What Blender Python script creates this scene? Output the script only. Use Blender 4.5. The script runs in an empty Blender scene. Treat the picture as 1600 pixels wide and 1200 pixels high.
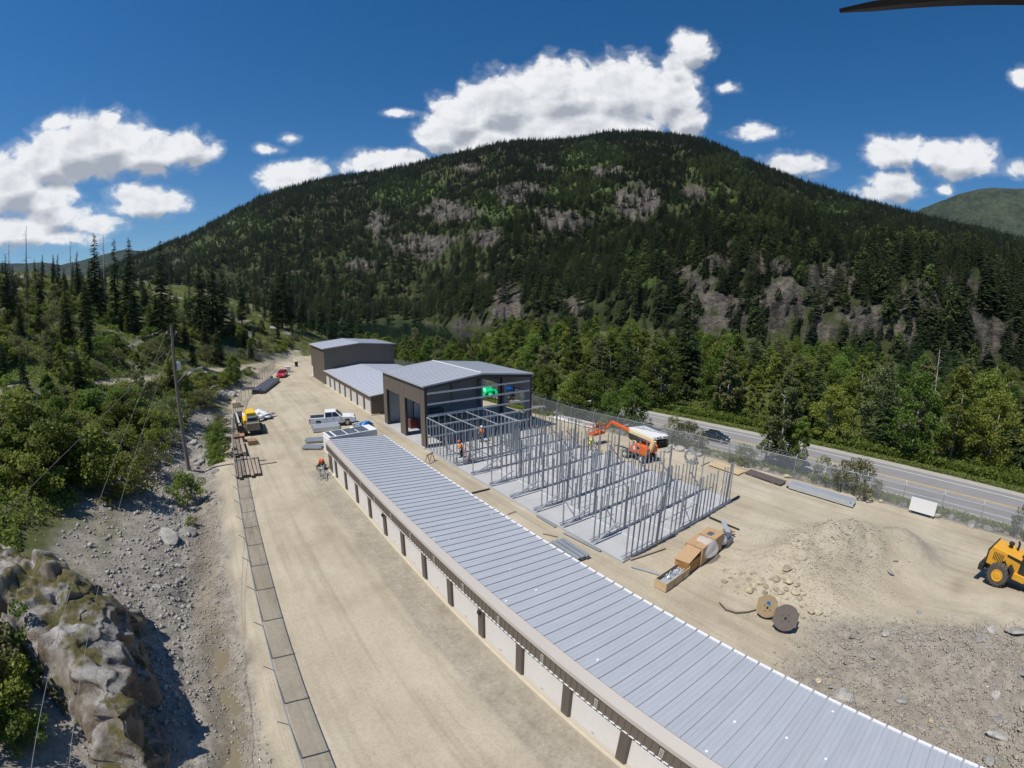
import bpy, bmesh, math, random
import numpy as np
from mathutils import Vector, Matrix, Euler

# ------------------------------------------------------------------ camera, sky, sun, exposure
scene = bpy.context.scene
COL = scene.collection
rad = math.radians
# wide action-camera lens: image radius (in pixels of a 1600 wide frame) = F*(t + K*t^3)
F_PX, K_LENS = 726.894, 0.061154
PITCH, ROLL, YAW = rad(10.7478), rad(0.502), rad(36.307)
CAM_H = 5.24889 * 3.05
_fw = np.array([math.sin(YAW) * math.cos(PITCH), math.cos(YAW) * math.cos(PITCH), -math.sin(PITCH)])
_rt = np.array([math.cos(YAW), -math.sin(YAW), 0.0]); _up = np.cross(_rt, _fw)
_r2 = _rt * math.cos(ROLL) + _up * math.sin(ROLL); _u2 = -_rt * math.sin(ROLL) + _up * math.cos(ROLL)

def ray(px, py):
    """direction of a photo pixel (1600 x 1200)"""
    dx, dy = px - 800.0, 600.0 - py
    r = max(math.hypot(dx, dy), 1e-6); t = r / F_PX
    for _ in range(25):
        t -= (F_PX * (t + K_LENS * t ** 3) - r) / (F_PX * (1 + 3 * K_LENS * t * t))
    h = math.sin(t) / r
    return _r2 * dx * h + _u2 * dy * h + _fw * math.cos(t)

def at(px, py, z=0.0):
    """where the ray of a pixel meets the level z"""
    d = ray(px, py); s = (z - CAM_H) / d[2]
    return Vector((d[0] * s, d[1] * s, z))

def project(x, y, z):
    P = np.stack([x, y, z - CAM_H], -1)
    a, b, c = P @ _r2, P @ _u2, P @ _fw
    h = np.maximum(np.hypot(a, b), 1e-9); t = np.arctan2(h, c); r = F_PX * (t + K_LENS * t ** 3)
    return 800 + r * a / h, 600 - r * b / h

def azel(px, py):
    d = ray(px, py)
    return math.degrees(math.atan2(d[0], d[1])), math.degrees(math.asin(d[2]))

cam_d = bpy.data.cameras.new('camera'); cam = bpy.data.objects.new('camera', cam_d); COL.objects.link(cam)
scene.camera = cam
cam.matrix_world = Matrix(((_r2[0], _u2[0], -_fw[0], 0), (_r2[1], _u2[1], -_fw[1], 0),
                           (_r2[2], _u2[2], -_fw[2], CAM_H), (0, 0, 0, 1)))
cam_d.type = 'PANO'
cam_d.sensor_fit = 'HORIZONTAL'; cam_d.sensor_width = 36.0; cam_d.sensor_height = 27.0
cam_d.clip_start = 0.05; cam_d.clip_end = 30000
_t = np.linspace(0, 1.25, 400); _r = F_PX * (_t + K_LENS * _t ** 3) * 36.0 / 1600
_c = np.linalg.lstsq(np.stack([_r, _r ** 2, _r ** 3, _r ** 4], 1), _t, rcond=None)[0]
for _o in (cam_d, getattr(cam_d, 'cycles', None)):
    try:
        _o.panorama_type = 'FISHEYE_LENS_POLYNOMIAL'
        _o.fisheye_fov = rad(170)
        _o.fisheye_polynomial_k0 = 0.0
        _o.fisheye_polynomial_k1, _o.fisheye_polynomial_k2, _o.fisheye_polynomial_k3, _o.fisheye_polynomial_k4 = [-float(v) for v in _c]
    except Exception as e:
        pass

SUN_EL, SUN_AZ = rad(62.0), rad(-85.0)          # azimuth from +Y towards +X
SUN_DIR = Vector((math.sin(SUN_AZ) * math.cos(SUN_EL), math.cos(SUN_AZ) * math.cos(SUN_EL), math.sin(SUN_EL)))
sun_d = bpy.data.lights.new('sun', 'SUN'); sun_d.energy = 4.8; sun_d.angle = rad(0.5); sun_d.color = (1.0, 0.955, 0.88)
sun = bpy.data.objects.new('sun', sun_d); COL.objects.link(sun)
sun.rotation_euler = (-SUN_DIR).to_track_quat('-Z', 'Y').to_euler(); sun.location = (-60, 5, 120)

world = bpy.data.worlds.new('World'); scene.world = world; world.use_nodes = True
wt = world.node_tree; wt.nodes.clear()
def wn(kind, **kw):
    n = wt.nodes.new(kind)
    for k, v in kw.items(): setattr(n, k, v)
    return n
def wl(a, b): wt.links.new(a, b)
def wmath(op, a, b=None, clamp=False):
    n = wn('ShaderNodeMath', operation=op); n.use_clamp = clamp
    for i, v in enumerate((a, b)):
        if v is None: continue
        if isinstance(v, (int, float)): n.inputs[i].default_value = v
        else: wl(v, n.inputs[i])
    return n.outputs[0]
sky = wn('ShaderNodeTexSky', sky_type='NISHITA'); sky.sun_disc = False
sky.sun_elevation = SUN_EL; sky.sun_rotation = SUN_AZ % (2 * math.pi)
sky.altitude = 500; sky.air_density = 1.0; sky.dust_density = 0.35; sky.ozone_density = 4.0
bg = wn('ShaderNodeBackground'); bg.inputs[1].default_value = 0.1
wout = wn('ShaderNodeOutputWorld')
# cumulus clouds, laid out by direction
tc = wn('ShaderNodeTexCoord'); sp = wn('ShaderNodeSeparateXYZ'); wl(tc.outputs['Generated'], sp.inputs[0])
az_ = wmath('MULTIPLY', wmath('ARCTAN2', sp.outputs[0], sp.outputs[1]), 180 / math.pi)
el_ = wmath('MULTIPLY', wmath('ARCSINE', sp.outputs[2]), 180 / math.pi)
cmb = wn('ShaderNodeCombineXYZ'); wl(az_, cmb.inputs[0]); wl(el_, cmb.inputs[1])
# (px, py, half width, half height) of the puffs, flat bases towards the bottom
PUFFS = [(720, 190, 62, 50), (790, 165, 85, 62), (880, 150, 95, 66), (975, 145, 90, 66), (1045, 150, 58, 58), (1083, 78, 34, 32), (1052, 105, 26, 26),
         (1070, 185, 36, 36), (770, 225, 90, 40), (900, 200, 160, 50), (690, 212, 46, 34),
         (165, 225, 76, 50), (120, 235, 80, 44), (225, 238, 90, 36), (290, 232, 52, 30), (70, 255, 60, 36), (170, 188, 30, 20),
         (20, 290, 60, 48), (70, 312, 54, 30), (85, 335, 62, 22), (235, 318, 66, 26), (200, 305, 40, 20), (150, 350, 58, 17), (20, 362, 80, 26), (95, 372, 60, 14),
         (455, 278, 62, 27), (490, 266, 34, 20), (415, 233, 26, 9), (452, 217, 20, 9), (90, 194, 30, 14), (600, 252, 66, 22), (575, 258, 50, 18), (640, 244, 40, 14),
         (1398, 238, 50, 28), (1500, 250, 62, 30), (1460, 242, 40, 22), (1400, 290, 46, 26), (1375, 300, 50, 14), (1240, 258, 56, 22), (1180, 205, 44, 14),
         (1598, 120, 20, 16), (1478, 297, 16, 10), (1590, 262, 26, 14), (1140, 138, 24, 10), (625, 176, 34, 8), (680, 228, 18, 9)]
def puff_field(shift, minh):
    field = None
    for (px, py, hw, hh) in PUFFS:
        if hh < minh: continue
        a, e = azel(px, py)
        ce = math.cos(rad(e)); rx = hw / 12.9 / ce * 1.02; ry = hh / 12.9 * 1.0
        v = wn('ShaderNodeVectorMath', operation='SUBTRACT'); wl(cmb.outputs[0], v.inputs[0]); v.inputs[1].default_value = (a - shift[0], e - shift[1], 0)
        m = wn('ShaderNodeVectorMath', operation='DIVIDE'); wl(v.outputs[0], m.inputs[0]); m.inputs[1].default_value = (rx, ry, 1)
        L = wn('ShaderNodeVectorMath', operation='LENGTH'); wl(m.outputs[0], L.inputs[0])
        s = wmath('MULTIPLY', wmath('SUBTRACT', 1.0, L.outputs['Value']), min(1.0, 0.35 + ry / 5.0))
        prev = field; field = s if prev is None else wmath('SMOOTH_MAX', prev, s)
        if prev is not None: field.node.inputs[2].default_value = 0.10
    return field
field = puff_field((0, 0), 0)
above = puff_field((-0.5, 1.5), 22)
def cloud_noise(offset):
    mp = wn('ShaderNodeMapping'); wl(cmb.outputs[0], mp.inputs[0]); mp.inputs['Location'].default_value = offset
    mp.inputs['Scale'].default_value = (0.86, 1.12, 1)
    n1 = wn('ShaderNodeTexNoise'); n1.inputs['Scale'].default_value = 0.42; n1.inputs['Detail'].default_value = 11; n1.inputs['Roughness'].default_value = 0.58
    n1.inputs['Distortion'].default_value = 0.25
    wl(mp.outputs[0], n1.inputs['Vector'])
    return n1.outputs[0]
n_a = cloud_noise((0, 0, 0)); n_b = cloud_noise((0.55, -0.75, 0))
dens = wmath('ADD', field, wmath('MULTIPLY', wmath('SUBTRACT', n_a, 0.5), 1.15))
mr = wn('ShaderNodeMapRange', interpolation_type='SMOOTHSTEP'); wl(dens, mr.inputs[0]); mr.inputs[1].default_value = 0.05; mr.inputs[2].default_value = 0.33
mw = wn('ShaderNodeMapRange', interpolation_type='SMOOTHSTEP'); wl(dens, mw.inputs[0]); mw.inputs[1].default_value = -0.10; mw.inputs[2].default_value = 0.22; mw.inputs[4].default_value = 0.22
cov = wmath('MAXIMUM', mr.outputs[0], mw.outputs[0])
# relief: thicker cloud towards the light reads grey
rel = wmath('SUBTRACT', n_b, n_a)
thick = wmath('MULTIPLY', wmath('SUBTRACT', dens, 0.35), 0.62)
lown = wn('ShaderNodeTexNoise'); lown.inputs['Scale'].default_value = 0.16; lown.inputs['Detail'].default_value = 4; wl(cmb.outputs[0], lown.inputs['Vector'])
under = wmath('MAXIMUM', wmath('SUBTRACT', wmath('SUBTRACT', above, field), -0.05), 0.0)
sh = wmath('ADD', wmath('MULTIPLY', rel, -1.5), wmath('SUBTRACT', wmath('ADD', 1.0, wmath('MULTIPLY', wmath('SUBTRACT', lown.outputs[0], 0.5), 1.1)), wmath('ADD', wmath('MULTIPLY', under, 2.6), wmath('MULTIPLY', thick, 0.75))), clamp=True)
ramp = wn('ShaderNodeMix', data_type='RGBA'); wl(sh, ramp.inputs[0])
ramp.inputs[6].default_value = (3.9, 4.2, 4.8, 1); ramp.inputs[7].default_value = (9.0, 9.1, 9.3, 1)
hsv = wn('ShaderNodeHueSaturation'); hsv.inputs['Saturation'].default_value = 1.36; hsv.inputs['Value'].default_value = 0.95; wl(sky.outputs[0], hsv.inputs['Color'])
mixc = wn('ShaderNodeMix', data_type='RGBA'); wl(cov, mixc.inputs[0]); wl(hsv.outputs[0], mixc.inputs[6]); wl(ramp.outputs[2], mixc.inputs[7])
wl(mixc.outputs[2], bg.inputs[0]); wl(bg.outputs[0], wout.inputs[0])
world.cycles.sampling_method = 'MANUAL'; world.cycles.sample_map_resolution = 512

scene.view_settings.view_transform = 'Standard'; scene.view_settings.look = 'None'
scene.view_settings.exposure = 0.0; scene.view_settings.gamma = 1.0; scene.view_settings.use_curve_mapping = False
scene.render.engine = 'CYCLES'
scene.cycles.use_denoising = True
scene.cycles.max_bounces = 6; scene.cycles.diffuse_bounces = 2; scene.cycles.glossy_bounces = 2
scene.cycles.transmission_bounces = 3; scene.cycles.transparent_max_bounces = 10; scene.cycles.volume_bounces = 0
scene.cycles.caustics_reflective = False; scene.cycles.caustics_refractive = False

# ------------------------------------------------------------------ helpers
rng = random.Random(11); nrg = np.random.default_rng(5)

def tag(o, label=None, cat=None, group=None, kind=None):
    if label: o['label'] = label
    if cat: o['category'] = cat
    if group: o['group'] = group
    if kind: o['kind'] = kind
    return o

def thing(name, label, cat, loc=(0, 0, 0), rz=0.0, group=None, scale=None):
    o = bpy.data.objects.new(name, None); COL.objects.link(o); o.empty_display_size = 0.3
    o.location = loc; o.rotation_euler = (0, 0, rz)
    if scale is not None: o.scale = (scale,) * 3 if isinstance(scale, (int, float)) else scale
    return tag(o, label, cat, group)

def place(name, me, parent=None, loc=(0, 0, 0), rot=(0, 0, 0), scale=(1, 1, 1)):
    o = bpy.data.objects.new(name, me); COL.objects.link(o)
    if parent is not None: o.parent = parent
    o.location = loc; o.rotation_euler = rot; o.scale = scale
    return o

class MB:
    """collects shapes; build() makes them one mesh object"""
    def __init__(s): s.v = []; s.f = []
    def add(s, vs, fs):
        n = len(s.v); s.v += [tuple(v) for v in vs]; s.f += [tuple(i + n for i in f) for f in fs]; return s
    def box(s, x0, x1, y0, y1, z0, z1, M=None):
        vs = [(x, y, z) for z in (z0, z1) for y in (y0, y1) for x in (x0, x1)]
        if M is not None: vs = [M @ Vector(v) for v in vs]
        return s.add(vs, [(0, 2, 3, 1), (4, 5, 7, 6), (0, 1, 5, 4), (2, 6, 7, 3), (0, 4, 6, 2), (1, 3, 7, 5)])
    def cbox(s, c, d, rot=(0, 0, 0)):
        M = Matrix.Translation(c) @ Euler(rot).to_matrix().to_4x4()
        return s.box(-d[0] / 2, d[0] / 2, -d[1] / 2, d[1] / 2, -d[2] / 2, d[2] / 2, M)
    def bar(s, a, b, w, h=None, up=(0, 0, 1)):
        a, b = Vector(a), Vector(b); h = h or w; d = b - a; L = d.length; d.normalize()
        u = Vector(up)
        if abs(d.dot(u)) > 0.98: u = Vector((1, 0, 0))
        r = d.cross(u).normalized(); u = r.cross(d)
        vs = []
        for p in (a, b):
            for i, j in ((-1, -1), (1, -1), (1, 1), (-1, 1)): vs.append(p + r * i * w / 2 + u * j * h / 2)
        return s.add(vs, [(3, 2, 1, 0), (4, 5, 6, 7), (0, 1, 5, 4), (1, 2, 6, 5), (2, 3, 7, 6), (3, 0, 4, 7)])
    def tube(s, pts, rs, n=8, cap=True):
        pts = [Vector(p) for p in pts]
        if isinstance(rs, (int, float)): rs = [rs] * len(pts)
        base = len(s.v); prev = None
        for i, p in enumerate(pts):
            d = (pts[min(i + 1, len(pts) - 1)] - pts[max(i - 1, 0)]).normalized()
            if prev is None:
                a = d.cross(Vector((0, 0, 1)))
                if a.length < 0.05: a = d.cross(Vector((1, 0, 0)))
            else: a = prev - d * prev.dot(d)
            a.normalize(); prev = a; b = d.cross(a)
            for k in range(n):
                t = 2 * math.pi * k / n
                s.v.append(tuple(p + (a * math.cos(t) + b * math.sin(t)) * rs[i]))
        for i in range(len(pts) - 1):
            for k in range(n):
                k2 = (k + 1) % n
                s.f.append((base + i * n + k, base + i * n + k2, base + (i + 1) * n + k2, base + (i + 1) * n + k))
        if cap:
            s.f.append(tuple(base + k for k in reversed(range(n)))); m = base + (len(pts) - 1) * n
            s.f.append(tuple(m + k for k in range(n)))
        return s
    def prism(s, poly, y0, y1, axis='y', taper=None):
        """poly in (x,z) extruded along y (or (y,z) along x with axis='x'; (x,y) along z with 'z')"""
        n = len(poly); vs = []
        for q, t in ((0, y0), (1, y1)):
            for (a, b) in poly:
                if taper and q == 1: a, b = taper(a, b)
                vs.append({'y': (a, t, b), 'x': (t, a, b), 'z': (a, b, t)}[axis])
        fs = [tuple(range(n)), tuple(reversed(range(n, 2 * n)))]
        for i in range(n):
            j = (i + 1) % n; fs.append((i, i + n, j + n, j))
        return s.add(vs, fs)
    def lathe(s, prof, n=20, axis='z', c=(0, 0, 0)):
        """prof: (radius, height) pairs"""
        base = len(s.v)
        for (r, h) in prof:
            for k in range(n):
                t = 2 * math.pi * k / n; a, b = r * math.cos(t), r * math.sin(t)
                p = {'z': (a, b, h), 'y': (a, h, b), 'x': (h, a, b)}[axis]
                s.v.append((p[0] + c[0], p[1] + c[1], p[2] + c[2]))
        for i in range(len(prof) - 1):
            for k in range(n):
                k2 = (k + 1) % n; s.f.append((base + i * n + k, base + i * n + k2, base + (i + 1) * n + k2, base + (i + 1) * n + k))
        s.f.append(tuple(base + k for k in range(n))); m = base + (len(prof) - 1) * n; s.f.append(tuple(m + k for k in range(n)))
        return s
    def mesh(s, name, mat, smooth=False):
        me = bpy.data.meshes.new(name); me.from_pydata(s.v, [], s.f); me.materials.append(mat)
        bm = bmesh.new(); bm.from_mesh(me); bmesh.ops.recalc_face_normals(bm, faces=bm.faces); bm.to_mesh(me); bm.free()
        if smooth: me.shade_smooth()
        me.update(); return me
    def build(s, name, mat, parent=None, smooth=False, loc=(0, 0, 0), rot=(0, 0, 0), bevel=0.0):
        o = place(name, s.mesh(name, mat, smooth), parent, loc, rot)
        if bevel:
            b = o.modifiers.new('bevel', 'BEVEL'); b.width = bevel; b.segments = 2; b.limit_method = 'ANGLE'; b.angle_limit = rad(40)
        return o

def copy_tree(o, parent=None, loc=None, rz=None):
    c = o.copy(); COL.objects.link(c)
    if parent is not None: c.parent = parent
    if loc is not None: c.location = loc
    if rz is not None: c.rotation_euler = (0, 0, rz)
    for ch in o.children: copy_tree(ch, c)
    return c

def np_mesh(name, verts, tris, mat, smooth=False):
    me = bpy.data.meshes.new(name); k = tris.shape[1]
    me.vertices.add(len(verts)); me.vertices.foreach_set('co', np.ascontiguousarray(verts, np.float32).ravel())
    me.loops.add(tris.size); me.loops.foreach_set('vertex_index', np.ascontiguousarray(tris, np.int32).ravel())
    me.polygons.add(len(tris)); me.polygons.foreach_set('loop_start', np.arange(0, tris.size, k, dtype=np.int32))
    if smooth: me.polygons.foreach_set('use_smooth', np.ones(len(tris), bool))
    me.materials.append(mat); me.update(calc_edges=True); me.validate()
    return me

# value noise
_perm = np.random.default_rng(3).random(65536).astype(np.float64)
def vnoise(x, y, seed=0):
    xi = np.floor(x).astype(np.int64); yi = np.floor(y).astype(np.int64); fx = x - xi; fy = y - yi
    fx = fx * fx * (3 - 2 * fx); fy = fy * fy * (3 - 2 * fy)
    h = lambda a, b: _perm[(a * 374761393 + b * 668265263 + seed * 974634777 + ((a * 31 + b * 17) >> 3)) & 65535]
    return (h(xi, yi) * (1 - fx) + h(xi + 1, yi) * fx) * (1 - fy) + (h(xi, yi + 1) * (1 - fx) + h(xi + 1, yi + 1) * fx) * fy
def fbm(x, y, oct=4, seed=0, gain=0.5):
    s = 0; a = 1; t = 0
    for o in range(oct):
        s = s + a * vnoise(x * 2 ** o + 17.3 * o, y * 2 ** o - 9.1 * o, seed + o); t += a; a *= gain
    return s / t * 2 - 1
def sstep(a, b, x):
    t = np.clip((x - a) / (b - a), 0, 1); return t * t * (3 - 2 * t)

# ------------------------------------------------------------------ materials
MATS = {}
def material(name):
    m = bpy.data.materials.new(name); m.use_nodes = True; nt = m.node_tree
    return m, nt, nt.nodes['Principled BSDF']
def N(nt, kind, **kw):
    n = nt.nodes.new(kind)
    for k, v in kw.items(): setattr(n, k, v)
    return n
def plain(name, col, rough=0.6, metal=0.0, var=0.12, scale=3.0, bump=0.0, bscale=40.0, spec=0.5, dirt=0.0, coord='Object'):
    """procedural paint / metal / plastic with uneven tone, optional dust and relief"""
    if name in MATS: return MATS[name]
    m, nt, b = material(name); L = nt.links.new
    tcn = N(nt, 'ShaderNodeTexCoord')
    no = N(nt, 'ShaderNodeTexNoise'); no.inputs['Scale'].default_value = scale; no.inputs['Detail'].default_value = 6; L(tcn.outputs[coord], no.inputs['Vector'])
    mx = N(nt, 'ShaderNodeMix', data_type='RGBA'); L(no.outputs[0], mx.inputs[0])
    mx.inputs[6].default_value = tuple(max(0, c * (1 - var)) for c in col) + (1,); mx.inputs[7].default_value = tuple(min(1, c * (1 + var)) for c in col) + (1,)
    out = mx.outputs[2]
    if dirt:
        n2 = N(nt, 'ShaderNodeTexNoise'); n2.inputs['Scale'].default_value = scale * 2.3; n2.inputs['Detail'].default_value = 8; L(tcn.outputs[coord], n2.inputs['Vector'])
        mr2 = N(nt, 'ShaderNodeMapRange'); mr2.inputs[1].default_value = 0.5; mr2.inputs[2].default_value = 0.75; mr2.inputs[4].default_value = dirt; L(n2.outputs[0], mr2.inputs[0])
        m2 = N(nt, 'ShaderNodeMix', data_type='RGBA'); L(mr2.outputs[0], m2.inputs[0]); L(out, m2.inputs[6]); m2.inputs[7].default_value = (0.30, 0.25, 0.18, 1); out = m2.outputs[2]
    L(out, b.inputs['Base Color'])
    b.inputs['Roughness'].default_value = rough; b.inputs['Metallic'].default_value = metal; b.inputs['Specular IOR Level'].default_value = spec
    if bump:
        nb = N(nt, 'ShaderNodeTexNoise'); nb.inputs['Scale'].default_value = bscale; nb.inputs['Detail'].default_value = 5; L(tcn.outputs[coord], nb.inputs['Vector'])
        bp = N(nt, 'ShaderNodeBump'); bp.inputs['Strength'].default_value = bump; bp.inputs['Distance'].default_value = 0.05; L(nb.outputs[0], bp.inputs['Height']); L(bp.outputs[0], b.inputs['Normal'])
    MATS[name] = m; return m

def leafmat(name, c1, c2, trans=0.35, hue=0.03):
    m, nt, b = material(name); L = nt.links.new
    oi = N(nt, 'ShaderNodeObjectInfo'); geo = N(nt, 'ShaderNodeNewGeometry')
    mx = N(nt, 'ShaderNodeMix', data_type='RGBA'); L(geo.outputs['Random Per Island'], mx.inputs[0]); mx.inputs[6].default_value = c1 + (1,); mx.inputs[7].default_value = c2 + (1,)
    hs = N(nt, 'ShaderNodeHueSaturation'); L(mx.outputs[2], hs.inputs['Color'])
    mr_ = N(nt, 'ShaderNodeMapRange'); L(oi.outputs['Random'], mr_.inputs[0]); mr_.inputs[3].default_value = 0.5 - hue; mr_.inputs[4].default_value = 0.5 + hue * 0.7; L(mr_.outputs[0], hs.inputs['Hue'])
    ml = N(nt, 'ShaderNodeMath', operation='MULTIPLY'); L(oi.outputs['Random'], ml.inputs[0]); ml.inputs[1].default_value = 7.31
    fr = N(nt, 'ShaderNodeMath', operation='FRACT'); L(ml.outputs[0], fr.inputs[0])
    mv = N(nt, 'ShaderNodeMapRange'); L(fr.outputs[0], mv.inputs[0]); mv.inputs[3].default_value = 0.68; mv.inputs[4].default_value = 1.25; L(mv.outputs[0], hs.inputs['Value'])
    L(hs.outputs[0], b.inputs['Base Color']); b.inputs['Roughness'].default_value = 0.55; b.inputs['Specular IOR Level'].default_value = 0.25
    tr = N(nt, 'ShaderNodeBsdfTranslucent'); L(hs.outputs[0], tr.inputs['Color'])
    ms = N(nt, 'ShaderNodeMixShader'); ms.inputs[0].default_value = trans; L(b.outputs[0], ms.inputs[1]); L(tr.outputs[0], ms.inputs[2])
    L(ms.outputs[0], nt.nodes['Material Output'].inputs['Surface'])
    return m

M_WALL = plain('brown_cladding', (0.150, 0.126, 0.104), 0.5, 0.0, 0.06, 0.8, spec=0.4)
M_WALLD = plain('brown_trim', (0.115, 0.095, 0.08), 0.5, 0.0, 0.08, 1.5)
M_DOOR = plain('roller_door', (0.56, 0.53, 0.50), 0.5, 0.0, 0.04, 1.0, dirt=0.08)
M_FLASH = plain('flashing', (0.47, 0.43, 0.39), 0.4, 0.1, 0.05, 0.7)
M_WHITE = plain('white_paint', (0.78, 0.78, 0.77), 0.35, 0.0, 0.03, 1.0)
def roof_material(name, col):
    m, nt, b = material(name); L = nt.links.new; tcn = N(nt, 'ShaderNodeTexCoord'); oi = N(nt, 'ShaderNodeObjectInfo')
    mp = N(nt, 'ShaderNodeMapping'); mp.inputs['Scale'].default_value = (0.5, 5.0, 1); L(tcn.outputs['Object'], mp.inputs[0])
    ad = N(nt, 'ShaderNodeVectorMath', operation='ADD'); L(mp.outputs[0], ad.inputs[0]); sc_ = N(nt, 'ShaderNodeVectorMath', operation='SCALE'); L(oi.outputs['Location'], sc_.inputs[0]); sc_.inputs['Scale'].default_value = 3.7; L(sc_.outputs[0], ad.inputs[1])
    no = N(nt, 'ShaderNodeTexNoise'); no.inputs['Scale'].default_value = 1.0; no.inputs['Detail'].default_value = 9; no.inputs['Roughness'].default_value = 0.65; L(ad.outputs[0], no.inputs['Vector'])
    r = N(nt, 'ShaderNodeValToRGB'); r.color_ramp.elements[0].position = 0.3; r.color_ramp.elements[0].color = tuple(c * 0.94 for c in col) + (1,); r.color_ramp.elements[1].position = 0.7; r.color_ramp.elements[1].color = tuple(c * 1.05 for c in col) + (1,); L(no.outputs[0], r.inputs[0])
    hs = N(nt, 'ShaderNodeHueSaturation'); mv = N(nt, 'ShaderNodeMapRange'); L(oi.outputs['Random'], mv.inputs[0]); mv.inputs[3].default_value = 0.975; mv.inputs[4].default_value = 1.025; L(mv.outputs[0], hs.inputs['Value']); L(r.outputs[0], hs.inputs['Color'])
    L(hs.outputs[0], b.inputs['Base Color']); b.inputs['Metallic'].default_value = 0.2; rr_ = N(nt, 'ShaderNodeMapRange'); L(no.outputs[0], rr_.inputs[0]); rr_.inputs[3].default_value = 0.36; rr_.inputs[4].default_value = 0.58; L(rr_.outputs[0], b.inputs['Roughness'])
    bn = N(nt, 'ShaderNodeTexNoise'); bn.inputs['Scale'].default_value = 1.6; bn.inputs['Detail'].default_value = 2; L(tcn.outputs['Object'], bn.inputs['Vector']); bp = N(nt, 'ShaderNodeBump'); bp.inputs['Strength'].default_value = 0.25; bp.inputs['Distance'].default_value = 0.05; L(bn.outputs[0], bp.inputs['Height']); L(bp.outputs[0], b.inputs['Normal'])
    return m
M_ROOF = roof_material('galvalume_roof', (0.465, 0.482, 0.515))
M_ROOF2 = plain('pale_roof', (0.56, 0.57, 0.61), 0.5, 0.3, 0.05, 0.4)
M_GALV = plain('galvanised_steel', (0.335, 0.36, 0.385), 0.45, 0.35, 0.15, 2.0)
M_GALV2 = plain('bright_steel', (0.58, 0.61, 0.65), 0.38, 0.5, 0.12, 2.0)
M_LINER = plain('grey_liner', (0.42, 0.43, 0.45), 0.6, 0.0, 0.10, 0.7)
M_DARKST = plain('dark_steel', (0.045, 0.042, 0.042), 0.5, 0.2, 0.2, 3.0)
M_CONC = plain('concrete', (0.42, 0.42, 0.42), 0.85, 0.0, 0.16, 0.5, bump=0.05, bscale=8, dirt=0.25)
M_CURB = plain('pale_concrete', (0.52, 0.46, 0.35), 0.9, 0.0, 0.1, 2.0, bump=0.2)
M_TIRE = plain('tyre_rubber', (0.07, 0.066, 0.058), 0.85, 0.0, 0.2, 6.0, dirt=0.5)
M_RIM = plain('wheel_rim', (0.45, 0.45, 0.46), 0.35, 0.6, 0.1, 5.0)
M_GLASS = plain('dark_glass', (0.015, 0.018, 0.022), 0.06, 0.0, 0.1, 1.0, spec=0.8)
M_BLACK = plain('black_plastic', (0.022, 0.022, 0.024), 0.55, 0.0, 0.2, 5.0)
M_YEL = plain('machine_yellow', (0.72, 0.36, 0.025), 0.4, 0.0, 0.10, 2.0, dirt=0.25)
M_YEL2 = plain('bright_yellow', (0.78, 0.50, 0.015), 0.4, 0.0, 0.08, 2.0, dirt=0.15)
M_ORANGE = plain('machine_orange', (0.74, 0.125, 0.012), 0.4, 0.0, 0.08, 2.0, dirt=0.12)
M_CREAM = plain('cream_paint', (0.70, 0.61, 0.37), 0.45, 0.0, 0.06, 2.0, dirt=0.12)
M_RED = plain('red_paint', (0.52, 0.018, 0.035), 0.25, 0.1, 0.05, 1.0)
M_CARDK = plain('dark_green_paint', (0.012, 0.024, 0.022), 0.2, 0.3, 0.05, 1.0)
M_TRUCK = plain('truck_white', (0.80, 0.80, 0.81), 0.28, 0.0, 0.02, 1.0)
M_WOOD = plain('raw_timber', (0.36, 0.24, 0.13), 0.75, 0.0, 0.22, 4.0)
M_WOODG = plain('weathered_timber', (0.33, 0.27, 0.20), 0.8, 0.0, 0.25, 5.0)
M_PLY = plain('pale_plywood', (0.56, 0.42, 0.25), 0.7, 0.0, 0.12, 3.0)
M_CARD = plain('cardboard', (0.44, 0.28, 0.15), 0.8, 0.0, 0.1, 3.0)
M_GREEN = plain('green_tarp', (0.0, 0.62, 0.22), 0.5, 0.0, 0.1, 2.0)
M_BLUE = plain('blue_paint', (0.008, 0.13, 0.46), 0.35, 0.0, 0.1, 2.0)
M_PANEL = plain('dark_panel', (0.10, 0.12, 0.135), 0.3, 0.1, 0.1, 1.0)
M_BARK = plain('bark', (0.10, 0.08, 0.06), 0.9, 0.0, 0.3, 6.0, bump=0.3)
M_BARKG = plain('grey_bark', (0.26, 0.24, 0.21), 0.9, 0.0, 0.25, 6.0, bump=0.3)
M_POLE = plain('pole_timber', (0.20, 0.165, 0.135), 0.85, 0.0, 0.25, 6.0, bump=0.2)
M_HIVIS = plain('hivis_orange', (0.85, 0.20, 0.01), 0.6, 0.0, 0.06, 4.0)
M_HIVISY = plain('hivis_yellow', (0.75, 0.85, 0.02), 0.6, 0.0, 0.06, 4.0)
M_SKIN = plain('skin', (0.50, 0.30, 0.20), 0.6, 0.0, 0.06, 8.0)
M_DENIM = plain('work_trousers', (0.05, 0.06, 0.085), 0.85, 0.0, 0.15, 8.0)
M_LAMPR = plain('red_lens', (0.45, 0.03, 0.02), 0.25, 0.0, 0.05, 2.0)
M_LAMPW = plain('clear_lens', (0.75, 0.75, 0.72), 0.15, 0.1, 0.05, 2.0)

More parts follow.
